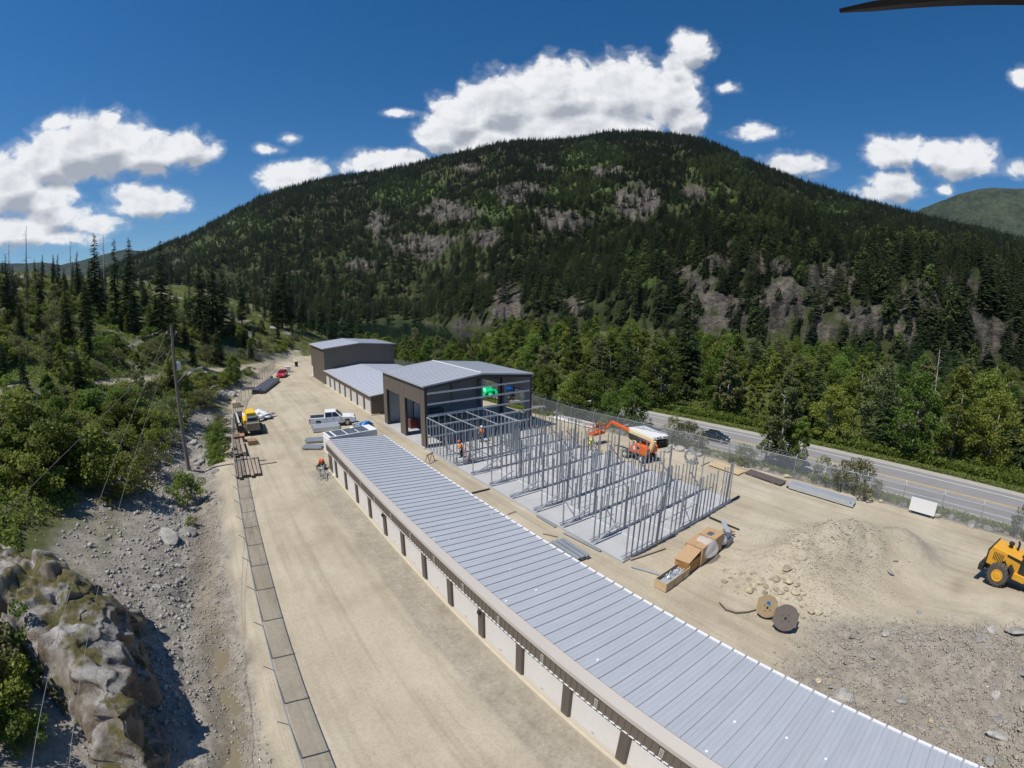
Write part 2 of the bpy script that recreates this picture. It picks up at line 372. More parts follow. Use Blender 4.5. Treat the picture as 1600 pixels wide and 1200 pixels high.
def rockmat(name, c1, c2, c3, scale=1.2, bump=0.6):
    m, nt, b = material(name); L = nt.links.new
    tcn = N(nt, 'ShaderNodeTexCoord'); oi = N(nt, 'ShaderNodeObjectInfo')
    n1 = N(nt, 'ShaderNodeTexNoise'); n1.inputs['Scale'].default_value = scale; n1.inputs['Detail'].default_value = 10; n1.inputs['Roughness'].default_value = 0.65; L(tcn.outputs['Object'], n1.inputs['Vector'])
    r = N(nt, 'ShaderNodeValToRGB'); r.color_ramp.elements[0].position = 0.3; r.color_ramp.elements[0].color = c1 + (1,)
    r.color_ramp.elements[1].position = 0.75; r.color_ramp.elements[1].color = c3 + (1,); e = r.color_ramp.elements.new(0.5); e.color = c2 + (1,); L(n1.outputs[0], r.inputs[0])
    hs = N(nt, 'ShaderNodeHueSaturation'); mv = N(nt, 'ShaderNodeMapRange'); L(oi.outputs['Random'], mv.inputs[0]); mv.inputs[3].default_value = 0.75; mv.inputs[4].default_value = 1.2
    L(mv.outputs[0], hs.inputs['Value']); L(r.outputs[0], hs.inputs['Color']); L(hs.outputs[0], b.inputs['Base Color']); b.inputs['Roughness'].default_value = 0.95; b.inputs['Specular IOR Level'].default_value = 0.2
    n2 = N(nt, 'ShaderNodeTexNoise'); n2.inputs['Scale'].default_value = scale * 5; n2.inputs['Detail'].default_value = 8; L(tcn.outputs['Object'], n2.inputs['Vector'])
    bp = N(nt, 'ShaderNodeBump'); bp.inputs['Strength'].default_value = bump; bp.inputs['Distance'].default_value = 0.08; L(n2.outputs[0], bp.inputs['Height']); L(bp.outputs[0], b.inputs['Normal'])
    return m
M_ROCKG = rockmat('grey_rock', (0.19, 0.18, 0.165), (0.335, 0.318, 0.29), (0.47, 0.445, 0.41))
M_ROCKS = rockmat('sandy_rock', (0.24, 0.20, 0.135), (0.42, 0.36, 0.25), (0.56, 0.49, 0.36))
M_LEAF = leafmat('leaf_green', (0.092, 0.148, 0.022), (0.185, 0.245, 0.045), 0.45)
M_LEAF2 = leafmat('leaf_fresh', (0.145, 0.200, 0.028), (0.255, 0.315, 0.065), 0.45)
M_LEAFG = leafmat('leaf_dull', (0.125, 0.148, 0.050), (0.225, 0.240, 0.10), 0.4)
M_NEEDLE = leafmat('needle_green', (0.030, 0.055, 0.018), (0.070, 0.105, 0.034), 0.22, 0.02)
M_GRASS = leafmat('grass_blades', (0.13, 0.17, 0.03), (0.25, 0.28, 0.075), 0.35)

# ------------------------------------------------------------------ terrain
TOE = np.array([(-4.2, -60), (-4.2, 50), (-0.8, 64), (3.2, 86), (8.5, 100), (14, 120), (22, 134), (34, 142), (44, 165), (52, 230), (60, 330), (70, 900)], float)
def hill_dist(x, y):
    """signed distance to the foot of the hill, positive on the hill"""
    best = np.full(np.shape(x), 1e9); sg = np.ones(np.shape(x))
    for (ax, ay), (bx, by) in zip(TOE[:-1], TOE[1:]):
        dx, dy = bx - ax, by - ay; L2 = dx * dx + dy * dy
        t = np.clip(((x - ax) * dx + (y - ay) * dy) / L2, 0, 1)
        d = np.hypot(x - ax - t * dx, y - ay - t * dy); cr = dx * (y - ay) - dy * (x - ax)
        m = d < best; best = np.where(m, d, best); sg = np.where(m, np.sign(cr), sg)
    return best * sg
def road_x(y):
    yy = np.clip(y, -60, 50); x = 55.4 - 0.0018 * (yy + 5) ** 2 * np.where(yy > -5, 1, 0.3)
    return x - np.clip(y - 50, 0, None) * 0.13
ROAD_Z = -1.0
MOUNDS = [(29.4, 6.8, 4.2, 3.0, 2.05), (32.4, 4.6, 3.4, 2.8, 1.75), (26.6, 8.3, 2.0, 1.8, 0.75), (35.4, 2.2, 2.5, 2.0, 1.3), (33.8, 0.5, 2.6, 1.8, 0.55),
          (25.5, -2.6, 3.5, 3.0, 0.7), (22.5, 1.0, 3.0, 2.2, 0.30), (31.5, -6.4, 4.0, 3.0, 1.0), (23.2, 8.6, 1.5, 1.0, 0.28), (25.0, -5.0, 3.5, 2.5, 0.45)]
_ca, _cb = at(1238, 962), at(1600, 996)
def churn(x, y, w=0.0):
    """broken ground between the heap and the storage roof"""
    nx, ny = -(_cb.y - _ca.y), _cb.x - _ca.x; L = math.hypot(nx, ny); d = ((x - _ca.x) * nx + (y - _ca.y) * ny) / L * (1 if nx > 0 else -1)
    return sstep(0.9, -1.0, d + 1.1 * w) * sstep(16.0, 18.5, x + 1.2 * w) * sstep(-14, -9, y) * sstep(5.5, 2.5, y + w)
def lake_win(az): return sstep(6, 11, az) * (1 - sstep(30, 38, az))
def ground_z(x, y):
    x = np.asarray(x, float); y = np.asarray(y, float)
    d = hill_dist(x, y); r = np.hypot(x, y); az = np.degrees(np.arctan2(x, y))
    s = x - road_x(y)
    z = -1.0 * sstep(-11.2, -5.6, s)
    z = z - 0.9 * sstep(6.0, 12, s) - 2.0 * sstep(15, 80, s)
    north = sstep(133, 150, y - 0.12 * (x - 30)) * sstep(20, 40, x); z = np.minimum(z, z * (1 - north) - 3.6 * north)
    z = z - 7.6 * sstep(190, 250, r) * lake_win(az)
    zh = np.interp(d, [-1, 0, 2, 5, 10, 20, 35, 60, 100, 160, 300, 900], [0, 0, 0.9, 2.2, 4.2, 8.5, 14, 22, 29, 34, 40, 60])
    hm = sstep(0, 3, d)
    zh = zh + hm * (fbm(x / 9, y / 9, 4, 1) * np.clip(d * 0.12, 0, 2.2) + fbm(x / 30, y / 30, 3, 9) * np.clip(d * 0.06, 0, 4))
    z = np.where(d > 0, np.maximum(z, 0) * (1 - hm) + zh, z)
    # ditch along the fence
    dt = (0.86 + 0.30 * fbm(y / 3.5, x / 3.5, 3, 23)) * np.exp(-((x + 2.55 - 0.35 * np.sin(y * 0.42) - 0.25 * np.sin(y * 0.9)) / 1.1) ** 2) * sstep(4, 10, y) * (1 - sstep(46, 54, y))
    z = z - 0.72 * dt + 0.24 * fbm(x / 1.2, y / 1.2, 5, 21, 0.6) * sstep(-0.2, -1.0, x) * sstep(-9, -3, x) * sstep(90, 60, y) * sstep(0, 6, y)
    for (cx, cy, a, b, h) in MOUNDS:
        q = ((x - cx) / a) ** 2 + ((y - cy) / b) ** 2
        z = z + h * np.exp(-q * 1.1) * (1 + 0.24 * fbm(x / 1.3, y / 1.3, 5, 33, 0.6))
    rub = churn(x, y)
    z = z + rub * (0.36 * fbm(x / 1.1, y / 1.1, 5, 5, 0.6) + 0.08 * fbm(x / 0.25, y / 0.25, 2, 6))
    pad = (d < 0) & (s < -11.0)
    z = z + np.where(pad, 0.035 * fbm(x / 3.0, y / 3.0, 3, 41) - 0.035 - 0.012 * np.abs(fbm(x / 0.5, y / 5.0, 2, 43)), 0)
    # keep building plots flat and just under their slabs
    for (x0, x1, y0, y1) in ((9.2, 15.9, -14, 42.8), (20.0, 35.2, 15.2, 99.6)):
        m = sstep(x0 - 0.8, x0, x) * sstep(x1 + 0.8, x1, x) * sstep(y0 - 0.8, y0, y) * sstep(y1 + 0.8, y1, y)
        z = z * (1 - m) - 0.05 * m
    return z
def gz(x, y): return float(ground_z(np.array([x]), np.array([y]))[0])

az_g = np.radians(np.concatenate([np.arange(-180, -66, 4.0), np.arange(-66, 106, 0.24), np.arange(106, 180, 4.0)]))
rr = np.concatenate([5.0 * 1.0135 ** np.arange(0, 362), [720, 900, 1300, 2200, 3600, 5400]])
A, R = np.meshgrid(az_g, rr, indexing='ij'); GX = R * np.sin(A); GY = R * np.cos(A); GZ = ground_z(GX, GY)
na, nr_ = A.shape
idx = np.arange(na * nr_).reshape(na, nr_); nxt = np.roll(idx, -1, axis=0)
quads = np.stack([idx[:, :-1], idx[:, 1:], nxt[:, 1:], nxt[:, :-1]], -1).reshape(-1, 4)
gverts = np.stack([GX, GY, GZ], -1).reshape(-1, 3)

# zones: what the ground is made of
def near_line(px, py, pts):
    d = np.full(px.shape, 1e9)
    for (ax, ay), (bx, by) in zip(pts[:-1], pts[1:]):
        t = np.clip(((px - ax) * (bx - ax) + (py - ay) * (by - ay)) / ((bx - ax) ** 2 + (by - ay) ** 2), 0, 1)
        d = np.minimum(d, np.hypot(px - ax - t * (bx - ax), py - ay - t * (by - ay)))
    return d
fx, fy = GX.ravel(), GY.ravel(); dh = hill_dist(fx, fy); sr = fx - road_x(fy)
wob = fbm(fx / 2.2, fy / 2.2, 4, 60)
z_soil = sstep(4.0, 9.0, dh + wob * 5 + 5 * sstep(56, 75, fy) - 1.5 * sstep(40, 20, fy))
z_soil = np.maximum(z_soil, sstep(-10.8, -10.0, sr + wob * 0.5) * (1 - sstep(-5.6, -5.2, sr + wob * 0.15)))
z_soil = np.maximum(z_soil, sstep(5.6, 6.2, sr + wob * 0.3)); z_soil = np.maximum(z_soil, sstep(134, 140, fy + wob * 6) * sstep(18, 26, fx))
z_grey = np.maximum(sstep(-4.0, -2.6, dh + wob * 0.7) * (fx < 2), 0.55 * sstep(0.6, 0.0, np.abs(fx - 8.6 + wob * 0.5) - 0.9) * (fy < 43))
z_grey = np.maximum(z_grey, 0.35 * np.exp(-(((fx - 30.5) / 4.0) ** 2 + ((fy - 5.2) / 3.0) ** 2) ** 2))
z_dark = 0.95 * churn(fx, fy, wob)
z_dark = np.maximum(z_dark, 0.55 * np.exp(-(((fx - 36.0) / 3.0) ** 2 + ((fy - 0.8) / 2.4) ** 2)))
path = near_line(*project(fx, fy, GZ.ravel()), [(150, 600), (262, 588), (330, 580), (385, 574), (440, 565), (470, 561)])
on_path = sstep(5.5, 3.0, path + wob * 1.0) * (fy > 70) * (fy < 190) * (dh > -2)
z_soil *= 1 - on_path; z_grey *= 1 - on_path
bare = 0.8 * sstep(0.26, 0.42, fbm(fx / 6.0, fy / 6.0, 4, 71)) * sstep(6, 12, dh)
wet = np.exp(-((fx + 2.6) / 0.9) ** 2) * sstep(10, 14, fy) * (1 - sstep(30, 46, fy))
wet = np.maximum(wet, 0.8 * np.exp(-(((fx - 32.6) / 1.3) ** 2 + ((fy + 2.6) / 0.6) ** 2)))
road_bed = (np.abs(sr) < 7.0).astype(float)

def zone_material():
    m, nt, b = material('site_ground'); L = nt.links.new
    tcn = N(nt, 'ShaderNodeTexCoord'); at1 = N(nt, 'ShaderNodeAttribute', attribute_name='zone'); at2 = N(nt, 'ShaderNodeAttribute', attribute_name='zone2')
    s1 = N(nt, 'ShaderNodeSeparateColor'); L(at1.outputs['Color'], s1.inputs[0]); s2 = N(nt, 'ShaderNodeSeparateColor'); L(at2.outputs['Color'], s2.inputs[0])
    def noise(scale, detail=6, rough=0.6, sc=None):
        n = N(nt, 'ShaderNodeTexNoise'); n.inputs['Scale'].default_value = scale; n.inputs['Detail'].default_value = detail; n.inputs['Roughness'].default_value = rough
        if sc:
            mp = N(nt, 'ShaderNodeMapping'); mp.inputs['Scale'].default_value = sc; L(tcn.outputs['Object'], mp.inputs[0]); L(mp.outputs[0], n.inputs['Vector'])
        else: L(tcn.outputs['Object'], n.inputs['Vector'])
        return n.outputs[0]
    def ramp(f, cols, pos=None):
        r = N(nt, 'ShaderNodeValToRGB'); els = r.color_ramp.elements
        while len(els) < len(cols): els.new(0.5)
        for i, c in enumerate(cols): els[i].position = (pos[i] if pos else 0.3 + 0.4 * i / (len(cols) - 1)); els[i].color = c + (1,)
        L(f, r.inputs[0]); return r.outputs[0]
    def mix(f, a, c, blend='MIX'):
        mx = N(nt, 'ShaderNodeMix', data_type='RGBA', blend_type=blend)
        if isinstance(f, float): mx.inputs[0].default_value = f
        else: L(f, mx.inputs[0])
        for k, v in ((6, a), (7, c)):
            if isinstance(v, tuple): mx.inputs[k].default_value = v + (1,)
            else: L(v, mx.inputs[k])
        return mx.outputs[2]
    sand = ramp(noise(0.22, 9, 0.65), [(0.37, 0.318, 0.232), (0.435, 0.378, 0.282), (0.485, 0.428, 0.328)])
    track = ramp(noise(1.0, 5, 0.6, (1.1, 0.05, 1)), [(0.80, 0.79, 0.78), (1.0, 1.0, 1.0), (1.06, 1.06, 1.05)], [0.32, 0.5, 0.72])
    sand = mix(0.8, sand, track, 'MULTIPLY')
    patch = ramp(noise(0.11, 10, 0.7, (1, 0.6, 1)), [(0.84, 0.82, 0.79), (1.0, 1.0, 1.0), (1.05, 1.05, 1.05)], [0.36, 0.5, 0.66]); sand = mix(0.9, sand, patch, 'MULTIPLY')
    rut = ramp(noise(2.6, 3, 0.5, (1.0, 0.018, 1)), [(0.86, 0.85, 0.83), (1.0, 1.0, 1.0)], [0.34, 0.42]); sand = mix(0.7, sand, rut, 'MULTIPLY')
    grit = ramp(noise(9.0, 8, 0.75), [(0.72, 0.71, 0.70), (1.0, 1.0, 1.0), (1.14, 1.13, 1.12)], [0.3, 0.5, 0.72])
    grey = ramp(noise(0.9, 10, 0.7), [(0.165, 0.145, 0.118), (0.27, 0.245, 0.208), (0.38, 0.35, 0.30)])
    grey = mix(0.9, grey, ramp(noise(5.0, 8, 0.8), [(0.45, 0.45, 0.46), (1.0, 1.0, 1.0), (1.3, 1.28, 1.24)], [0.32, 0.5, 0.72]), 'MULTIPLY')
    soil = ramp(noise(0.5, 9, 0.7), [(0.05, 0.06, 0.02), (0.09, 0.10, 0.034), (0.15, 0.14, 0.065)])
    rock = ramp(noise(0.8, 10, 0.7), [(0.17, 0.15, 0.12), (0.27, 0.25, 0.22), (0.36, 0.34, 0.31)])
    dark = ramp(noise(1.3, 10, 0.7), [(0.18, 0.158, 0.128), (0.275, 0.245, 0.20), (0.375, 0.34, 0.285)])
    c = mix(s1.outputs[1], sand, grey); c = mix(s1.outputs[2], c, dark); c = mix(0.75, c, grit, 'MULTIPLY')
    soil = mix(s2.outputs[0], soil, rock); c = mix(s1.outputs[0], c, soil)
    c = mix(s2.outputs[1], c, mix(0.5, c, (0.17, 0.13, 0.075)))
    L(c, b.inputs['Base Color']); b.inputs['Roughness'].default_value = 0.95; b.inputs['Specular IOR Level'].default_value = 0.15
    bp = N(nt, 'ShaderNodeBump'); bp.inputs['Strength'].default_value = 0.5; bp.inputs['Distance'].default_value = 0.08; L(noise(4.5, 10, 0.75), bp.inputs['Height']); L(bp.outputs[0], b.inputs['Normal'])
    return m
M_GROUND = zone_material()
gm = np_mesh('ground', gverts, quads, M_GROUND, True)
def color_attr(me, name, r, g, b_):
    a = me.color_attributes.new(name, 'FLOAT_COLOR', 'POINT'); a.data.foreach_set('color', np.stack([r, g, b_, np.ones_like(r)], -1).astype(np.float32).ravel())
color_attr(gm, 'zone', z_soil, np.clip(z_grey, 0, 1), np.clip(z_dark, 0, 1)); color_attr(gm, 'zone2', bare, wet, road_bed)
ground = place('ground', gm); tag(ground, kind='structure')

# lake, puddle
def water_material(name, col, rough, bump, scale):
    m, nt, b = material(name); L = nt.links.new
    b.inputs['Base Color'].default_value = col + (1,); b.inputs['Roughness'].default_value = rough; b.inputs['IOR'].default_value = 1.33
    tcn = N(nt, 'ShaderNodeTexCoord'); n = N(nt, 'ShaderNodeTexNoise'); n.inputs['Scale'].default_value = scale; n.inputs['Detail'].default_value = 4; L(tcn.outputs['Object'], n.inputs['Vector'])
    bp = N(nt, 'ShaderNodeBump'); bp.inputs['Strength'].default_value = bump; bp.inputs['Distance'].default_value = 0.1; L(n.outputs[0], bp.inputs['Height']); L(bp.outputs[0], b.inputs['Normal'])
    return m
lv = MB(); lv.add([(20, 170, -9.0), (330, 170, -9.0), (330, 560, -9.0), (20, 560, -9.0)], [(0, 1, 2, 3)])
tag(lv.build('lake', water_material('lake_water', (0.008, 0.02, 0.014), 0.06, 0.25, 0.25)), kind='structure')
pud = [Vector((x, y, -0.60)) for x, y in ((-4.6, 12.5), (-0.9, 12.5), (-0.9, 25.5), (-4.6, 25.5))]
tag(MB().add(pud, [tuple(range(len(pud)))]).build('ditch_water', water_material('muddy_water', (0.20, 0.165, 0.105), 0.3, 0.1, 2.0)), kind='structure')

# ------------------------------------------------------------------ mountains
SIL = sorted([azel(x, y) for x, y in ((240, 385), (270, 372), (300, 360), (350, 332), (400, 305), (450, 288), (500, 275), (550, 268), (600, 262), (650, 250), (700, 238), (750, 226), (800, 215), (850, 215), (900, 212), (945, 203), (990, 200),
        (1040, 203), (1100, 214), (1140, 230), (1180, 250), (1250, 278), (1300, 294), (1350, 310), (1400, 322), (1450, 337), (1500, 348), (1550, 360), (1600, 372))])
SIL = [(-24, 1.0), (-14, 3.6), (-9, 5.6)] + SIL + [(105, 6.5), (125, 4.0)]
SA, SE = np.array(SIL).T; SE = SE - 0.42
def mountain_z(az, r):
    e = np.interp(az, SA, SE); d0 = np.interp(az, [-24, 8, 18, 25, 28, 33, 40, 50, 60, 80, 125], [520, 500, 480, 460, 385, 325, 300, 275, 250, 215, 200])
    d1 = np.interp(az, [-24, 5, 20, 50, 75, 100, 125], [1600, 1500, 1400, 1260, 1120, 1050, 1000])
    lw = lake_win(az); zb = -4.6 - 5.6 * lw; zr = CAM_H + d1 * np.tan(np.radians(e))
    t = (r - d0) / (d1 - d0); tt = np.clip(t, 0, 1); x = r * np.sin(np.radians(az)); y = r * np.cos(np.radians(az))
    z = zb + (zr - zb) * (0.86 * tt + 0.14 * tt * tt)
    cl = sstep(44, 58, az) * (0.75 + 0.5 * fbm(az / 3.0, az * 0 + 1.0, 3, 4)); z = z + 27 * sstep(0.0, 0.05, tt) * (1 - tt) ** 2 * cl
    z = z + 10 * sstep(0.0, 0.02, tt) * (1 - tt) ** 3 * sstep(27, 31, az)
    amp = sstep(0.0, 0.12, tt) * (1 - sstep(0.72, 1.0, tt))
    z = z + amp * (46 * fbm(x / 210, y / 210, 5, 80) - 20 * np.abs(fbm(az / 3.2, r / 900, 4, 84)) + 9 * fbm(x / 45, y / 45, 4, 85))
    z = z + 9 * fbm(x / 20, y / 20, 4, 88) * sstep(0, 0.05, tt) * (1 - sstep(0.2, 0.4, tt)) * sstep(40, 55, az)
    z = np.where(t > 1, zr - (r - d1) * 0.5, z)
    return np.where(t < 0, zb - 6 * np.clip(-t * 10, 0, 1), z), t
azm = np.arange(-24, 125.01, 0.22)
tm = np.concatenate([[-0.05, 0.0], np.linspace(0.004, 0.16, 52), np.linspace(0.17, 1.0, 92), [1.02, 1.08, 1.3]])
AM, TM = np.meshgrid(azm, tm, indexing='ij')
d0m = np.interp(AM, [-24, 8, 18, 25, 28, 33, 40, 50, 60, 80, 125], [520, 500, 480, 460, 385, 325, 300, 275, 250, 215, 200]); d1m = np.interp(AM, [-24, 5, 20, 50, 75, 100, 125], [1600, 1500, 1400, 1260, 1120, 1050, 1000])
RM = d0m + TM * (d1m - d0m); ZM, _ = mountain_z(AM, RM)
MX, MY = RM * np.sin(np.radians(AM)), RM * np.cos(np.radians(AM))
ROCKS = [(1000, 318, 48, 30), (820, 300, 55, 26), (700, 330, 52, 22), (592, 345, 20, 22), (875, 345, 60, 32), (765, 372, 30, 18), (665, 402, 34, 14), (560, 418, 26, 13), (1145, 490, 62, 44), (1090, 470, 40, 40),
         (1228, 475, 62, 56), (1292, 440, 62, 40), (1060, 425, 34, 20), (1120, 412, 52, 14), (1352, 500, 58, 36), (1480, 455, 60, 40), (1545, 520, 60, 40), (795, 470, 36, 40), (735, 505, 44, 9), (845, 500, 40, 20),
         (905, 478, 26, 20), (1085, 300, 22, 18), (940, 268, 44, 12), (1425, 480, 40, 40), (1200, 420, 60, 22), (655, 385, 60, 20), (1285, 520, 50, 26), (1420, 520, 40, 30), (760, 440, 24, 14), (735, 262, 26, 10), (850, 262, 20, 10)]
FRESH = [(385, 352, 42, 18), (330, 385, 30, 14), (1225, 318, 26, 22), (1120, 262, 50, 20), (1370, 382, 44, 12), (770, 330, 40, 26), (900, 300, 60, 30), (1000, 440, 30, 24), (1160, 300, 50, 30), (930, 250, 60, 26), (1300, 330, 50, 16), (1480, 390, 70, 14), (640, 300, 60, 20), (1180, 360, 60, 20)]
def px_mask(px, py, blobs):
    v = np.zeros(px.shape)
    for (cx, cy, a, b) in blobs: v = np.maximum(v, 1.25 - np.hypot((px - cx) / a, (py - cy) / b))
    return v
def mountain_masks(x, y, z):
    px, py = project(x, y, z)
    n = fbm(px / 20.0, py / 11.0, 6, 91, 0.68)
    rock = sstep(0.10, 0.40, px_mask(px, py, ROCKS) * 0.85 + n * 1.0 - 0.16)
    fresh = sstep(0.1, 0.6, px_mask(px, py, FRESH) + n * 0.6)
    return rock, fresh
mrock, mfresh = mountain_masks(MX.ravel(), MY.ravel(), ZM.ravel())
def mountain_material():
    m, nt, b = material('mountain_side'); L = nt.links.new
    tcn = N(nt, 'ShaderNodeTexCoord'); at1 = N(nt, 'ShaderNodeAttribute', attribute_name='zone'); s1 = N(nt, 'ShaderNodeSeparateColor'); L(at1.outputs['Color'], s1.inputs[0])
    def noise(scale, sc=(1, 1, 1), det=9):
        mp = N(nt, 'ShaderNodeMapping'); mp.inputs['Scale'].default_value = sc; L(tcn.outputs['Object'], mp.inputs[0])
        n = N(nt, 'ShaderNodeTexNoise'); n.inputs['Scale'].default_value = scale; n.inputs['Detail'].default_value = det; n.inputs['Roughness'].default_value = 0.68; L(mp.outputs[0], n.inputs['Vector']); return n.outputs[0]
    r = N(nt, 'ShaderNodeValToRGB'); r.color_ramp.elements[0].position = 0.32; r.color_ramp.elements[0].color = (0.032, 0.028, 0.027, 1); r.color_ramp.elements[1].position = 0.7; r.color_ramp.elements[1].color = (0.235, 0.20, 0.155, 1)
    e = r.color_ramp.elements.new(0.5); e.color = (0.115, 0.102, 0.09, 1)
    nadd = N(nt, 'ShaderNodeMath', operation='ADD'); nsc = N(nt, 'ShaderNodeMath', operation='MULTIPLY_ADD'); L(noise(0.30, (1, 1, 2.2), 12), nsc.inputs[0]); nsc.inputs[1].default_value = 0.9; nsc.inputs[2].default_value = -0.45
    L(noise(0.045, (1, 1, 0.55), 12), nadd.inputs[0]); L(nsc.outputs[0], nadd.inputs[1]); L(nadd.outputs[0], r.inputs[0])
    g = N(nt, 'ShaderNodeValToRGB'); g.color_ramp.elements[0].position = 0.35; g.color_ramp.elements[0].color = (0.034, 0.05, 0.018, 1); g.color_ramp.elements[1].position = 0.68; g.color_ramp.elements[1].color = (0.10, 0.11, 0.042, 1); L(noise(0.03), g.inputs[0])
    fm = N(nt, 'ShaderNodeMix', data_type='RGBA'); L(s1.outputs[1], fm.inputs[0]); L(g.outputs[0], fm.inputs[6]); fm.inputs[7].default_value = (0.085, 0.125, 0.03, 1)
    mx = N(nt, 'ShaderNodeMix', data_type='RGBA'); L(s1.outputs[0], mx.inputs[0]); L(fm.outputs[2], mx.inputs[6]); L(r.outputs[0], mx.inputs[7])
    L(mx.outputs[2], b.inputs['Base Color']); b.inputs['Roughness'].default_value = 1.0; b.inputs['Specular IOR Level'].default_value = 0.1
    bp = N(nt, 'ShaderNodeBump'); bp.inputs['Strength'].default_value = 1.0; bp.inputs['Distance'].default_value = 6.0; L(noise(0.16, (1, 1, 1.3), 14), bp.inputs['Height']); L(bp.outputs[0], b.inputs['Normal'])
    return m
nam, nrm = AM.shape; im = np.arange(nam * nrm).reshape(nam, nrm)
mq = np.stack([im[:-1, :-1], im[:-1, 1:], im[1:, 1:], im[1:, :-1]], -1).reshape(-1, 4)
mm = np_mesh('mountain', np.stack([MX, MY, ZM], -1).reshape(-1, 3), mq, mountain_material(), True); color_attr(mm, 'zone', mrock, mfresh, mrock * 0)
tag(place('mountain', mm), kind='structure')

def far_range(name, pts, r0, r1, col1, col2, seed):
    a = np.arange(pts[0][0], pts[-1][0] + 0.01, 0.5); P = np.array(pts); e = np.interp(a, P[:, 0], P[:, 1]) + 0.25 * fbm(a / 2.5, a * 0, 4, seed)
    t = np.concatenate([np.linspace(0, 1, 40), [1.1, 1.4]]); AA, T = np.meshgrid(a, t, indexing='ij'); E2 = e[:, None]
    Rr = r0 + T * (r1 - r0); zt = CAM_H + r1 * np.tan(np.radians(E2)); X = Rr * np.sin(np.radians(AA)); Y = Rr * np.cos(np.radians(AA))
    Z = -20 + (zt + 20) * np.minimum(T, 2 - T) + 0.06 * zt * fbm(X / 350, Y / 350, 5, seed) * np.clip(T * (1 - T) * 4, 0, 1)
    q = np.arange(AA.size).reshape(AA.shape); q = np.stack([q[:-1, :-1], q[:-1, 1:], q[1:, 1:], q[1:, :-1]], -1).reshape(-1, 4)
    m, nt, b = material(name + '_cover'); Lk = nt.links.new; tcn = N(nt, 'ShaderNodeTexCoord'); outs = []
    for sc_, dt_ in ((0.004, 8), (0.035, 6)):
        nn = N(nt, 'ShaderNodeTexNoise'); nn.inputs['Scale'].default_value = sc_; nn.inputs['Detail'].default_value = dt_; nn.inputs['Roughness'].default_value = 0.7; Lk(tcn.outputs['Object'], nn.inputs['Vector']); outs.append(nn.outputs[0])
    ad = N(nt, 'ShaderNodeMath', operation='ADD'); Lk(outs[0], ad.inputs[0]); Lk(outs[1], ad.inputs[1]); rm = N(nt, 'ShaderNodeValToRGB'); rm.color_ramp.elements[0].position = 0.42; rm.color_ramp.elements[0].color = tuple(c * 0.45 for c in col1) + (1,); rm.color_ramp.elements[1].position = 0.62; rm.color_ramp.elements[1].color = tuple(c * 1.5 for c in col1) + (1,)
    hf = N(nt, 'ShaderNodeMath', operation='MULTIPLY'); Lk(ad.outputs[0], hf.inputs[0]); hf.inputs[1].default_value = 0.5; Lk(hf.outputs[0], rm.inputs[0]); Lk(rm.outputs[0], b.inputs['Base Color']); b.inputs['Roughness'].default_value = 1.0; b.inputs['Specular IOR Level'].default_value = 0.05
    bp = N(nt, 'ShaderNodeBump'); bp.inputs['Distance'].default_value = 14.0; Lk(outs[1], bp.inputs['Height']); Lk(bp.outputs[0], b.inputs['Normal'])
    tag(place(name, np_mesh(name, np.stack([X, Y, Z], -1).reshape(-1, 3), q, m, True)), kind='structure')
far_range('far_mountain', [(76, 6), (80, 8.6), (82, 10), (84, 11.4), (88, 13.0), (92, 13.7), (95, 13.5), (105, 12), (118, 8), (130, 5)], 2500, 3700, (0.05, 0.062, 0.034), None, 7)
far_range('far_hills', [(-75, 4), (-40, 5.0), (-26, 5.6), (-18, 5.4), (-16, 5.0), (-12, 5.9), (-9, 6.4), (-6, 6.0), (0, 5)], 3200, 4600, (0.042, 0.056, 0.04), None, 17)

# ------------------------------------------------------------------ highway
ys = np.arange(-60, 180.1, 2.0)
def strip(name, o0, o1, z, mat, y0=-60, y1=180, parent=None, dz=0.0):
    yy = ys[(ys >= y0) & (ys <= y1)]; xc = road_x(yy)
    v = [(xc[i] + o, yy[i], z) for i in range(len(yy)) for o in (o0, o1)]
    f = [(2 * i, 2 * i + 1, 2 * i + 3, 2 * i + 2) for i in range(len(yy) - 1)]
    return MB().add(v, f).build(name, mat, parent)
M_ASPH = plain('asphalt', (0.235, 0.225, 0.22), 0.9, 0, 0.12, 0.35, bump=0.08, bscale=10, dirt=0.15)
M_SHOULD = plain('gravel_shoulder', (0.37, 0.345, 0.30), 0.95, 0, 0.14, 0.6, bump=0.2, bscale=8)
M_LINEW = plain('white_line', (0.62, 0.62, 0.60), 0.8, 0, 0.12, 1.5); M_LINEY = plain('yellow_line', (0.58, 0.38, 0.10), 0.8, 0, 0.12, 1.5)
tag(strip('road_shoulder', -5.4, 6.0, ROAD_Z + 0.03, M_SHOULD), kind='structure')
road = tag(strip('road', -4.7, 4.5, ROAD_Z + 0.06, M_ASPH), kind='structure')
strip('edge_line', -3.75, -3.6, ROAD_Z + 0.065, M_LINEW, parent=road); strip('edge_line', 3.2, 3.35, ROAD_Z + 0.065, M_LINEW, parent=road)
strip('centre_line', -0.17, -0.04, ROAD_Z + 0.065, M_LINEY, parent=road); strip('centre_line', 0.06, 0.19, ROAD_Z + 0.065, M_LINEY, parent=road)

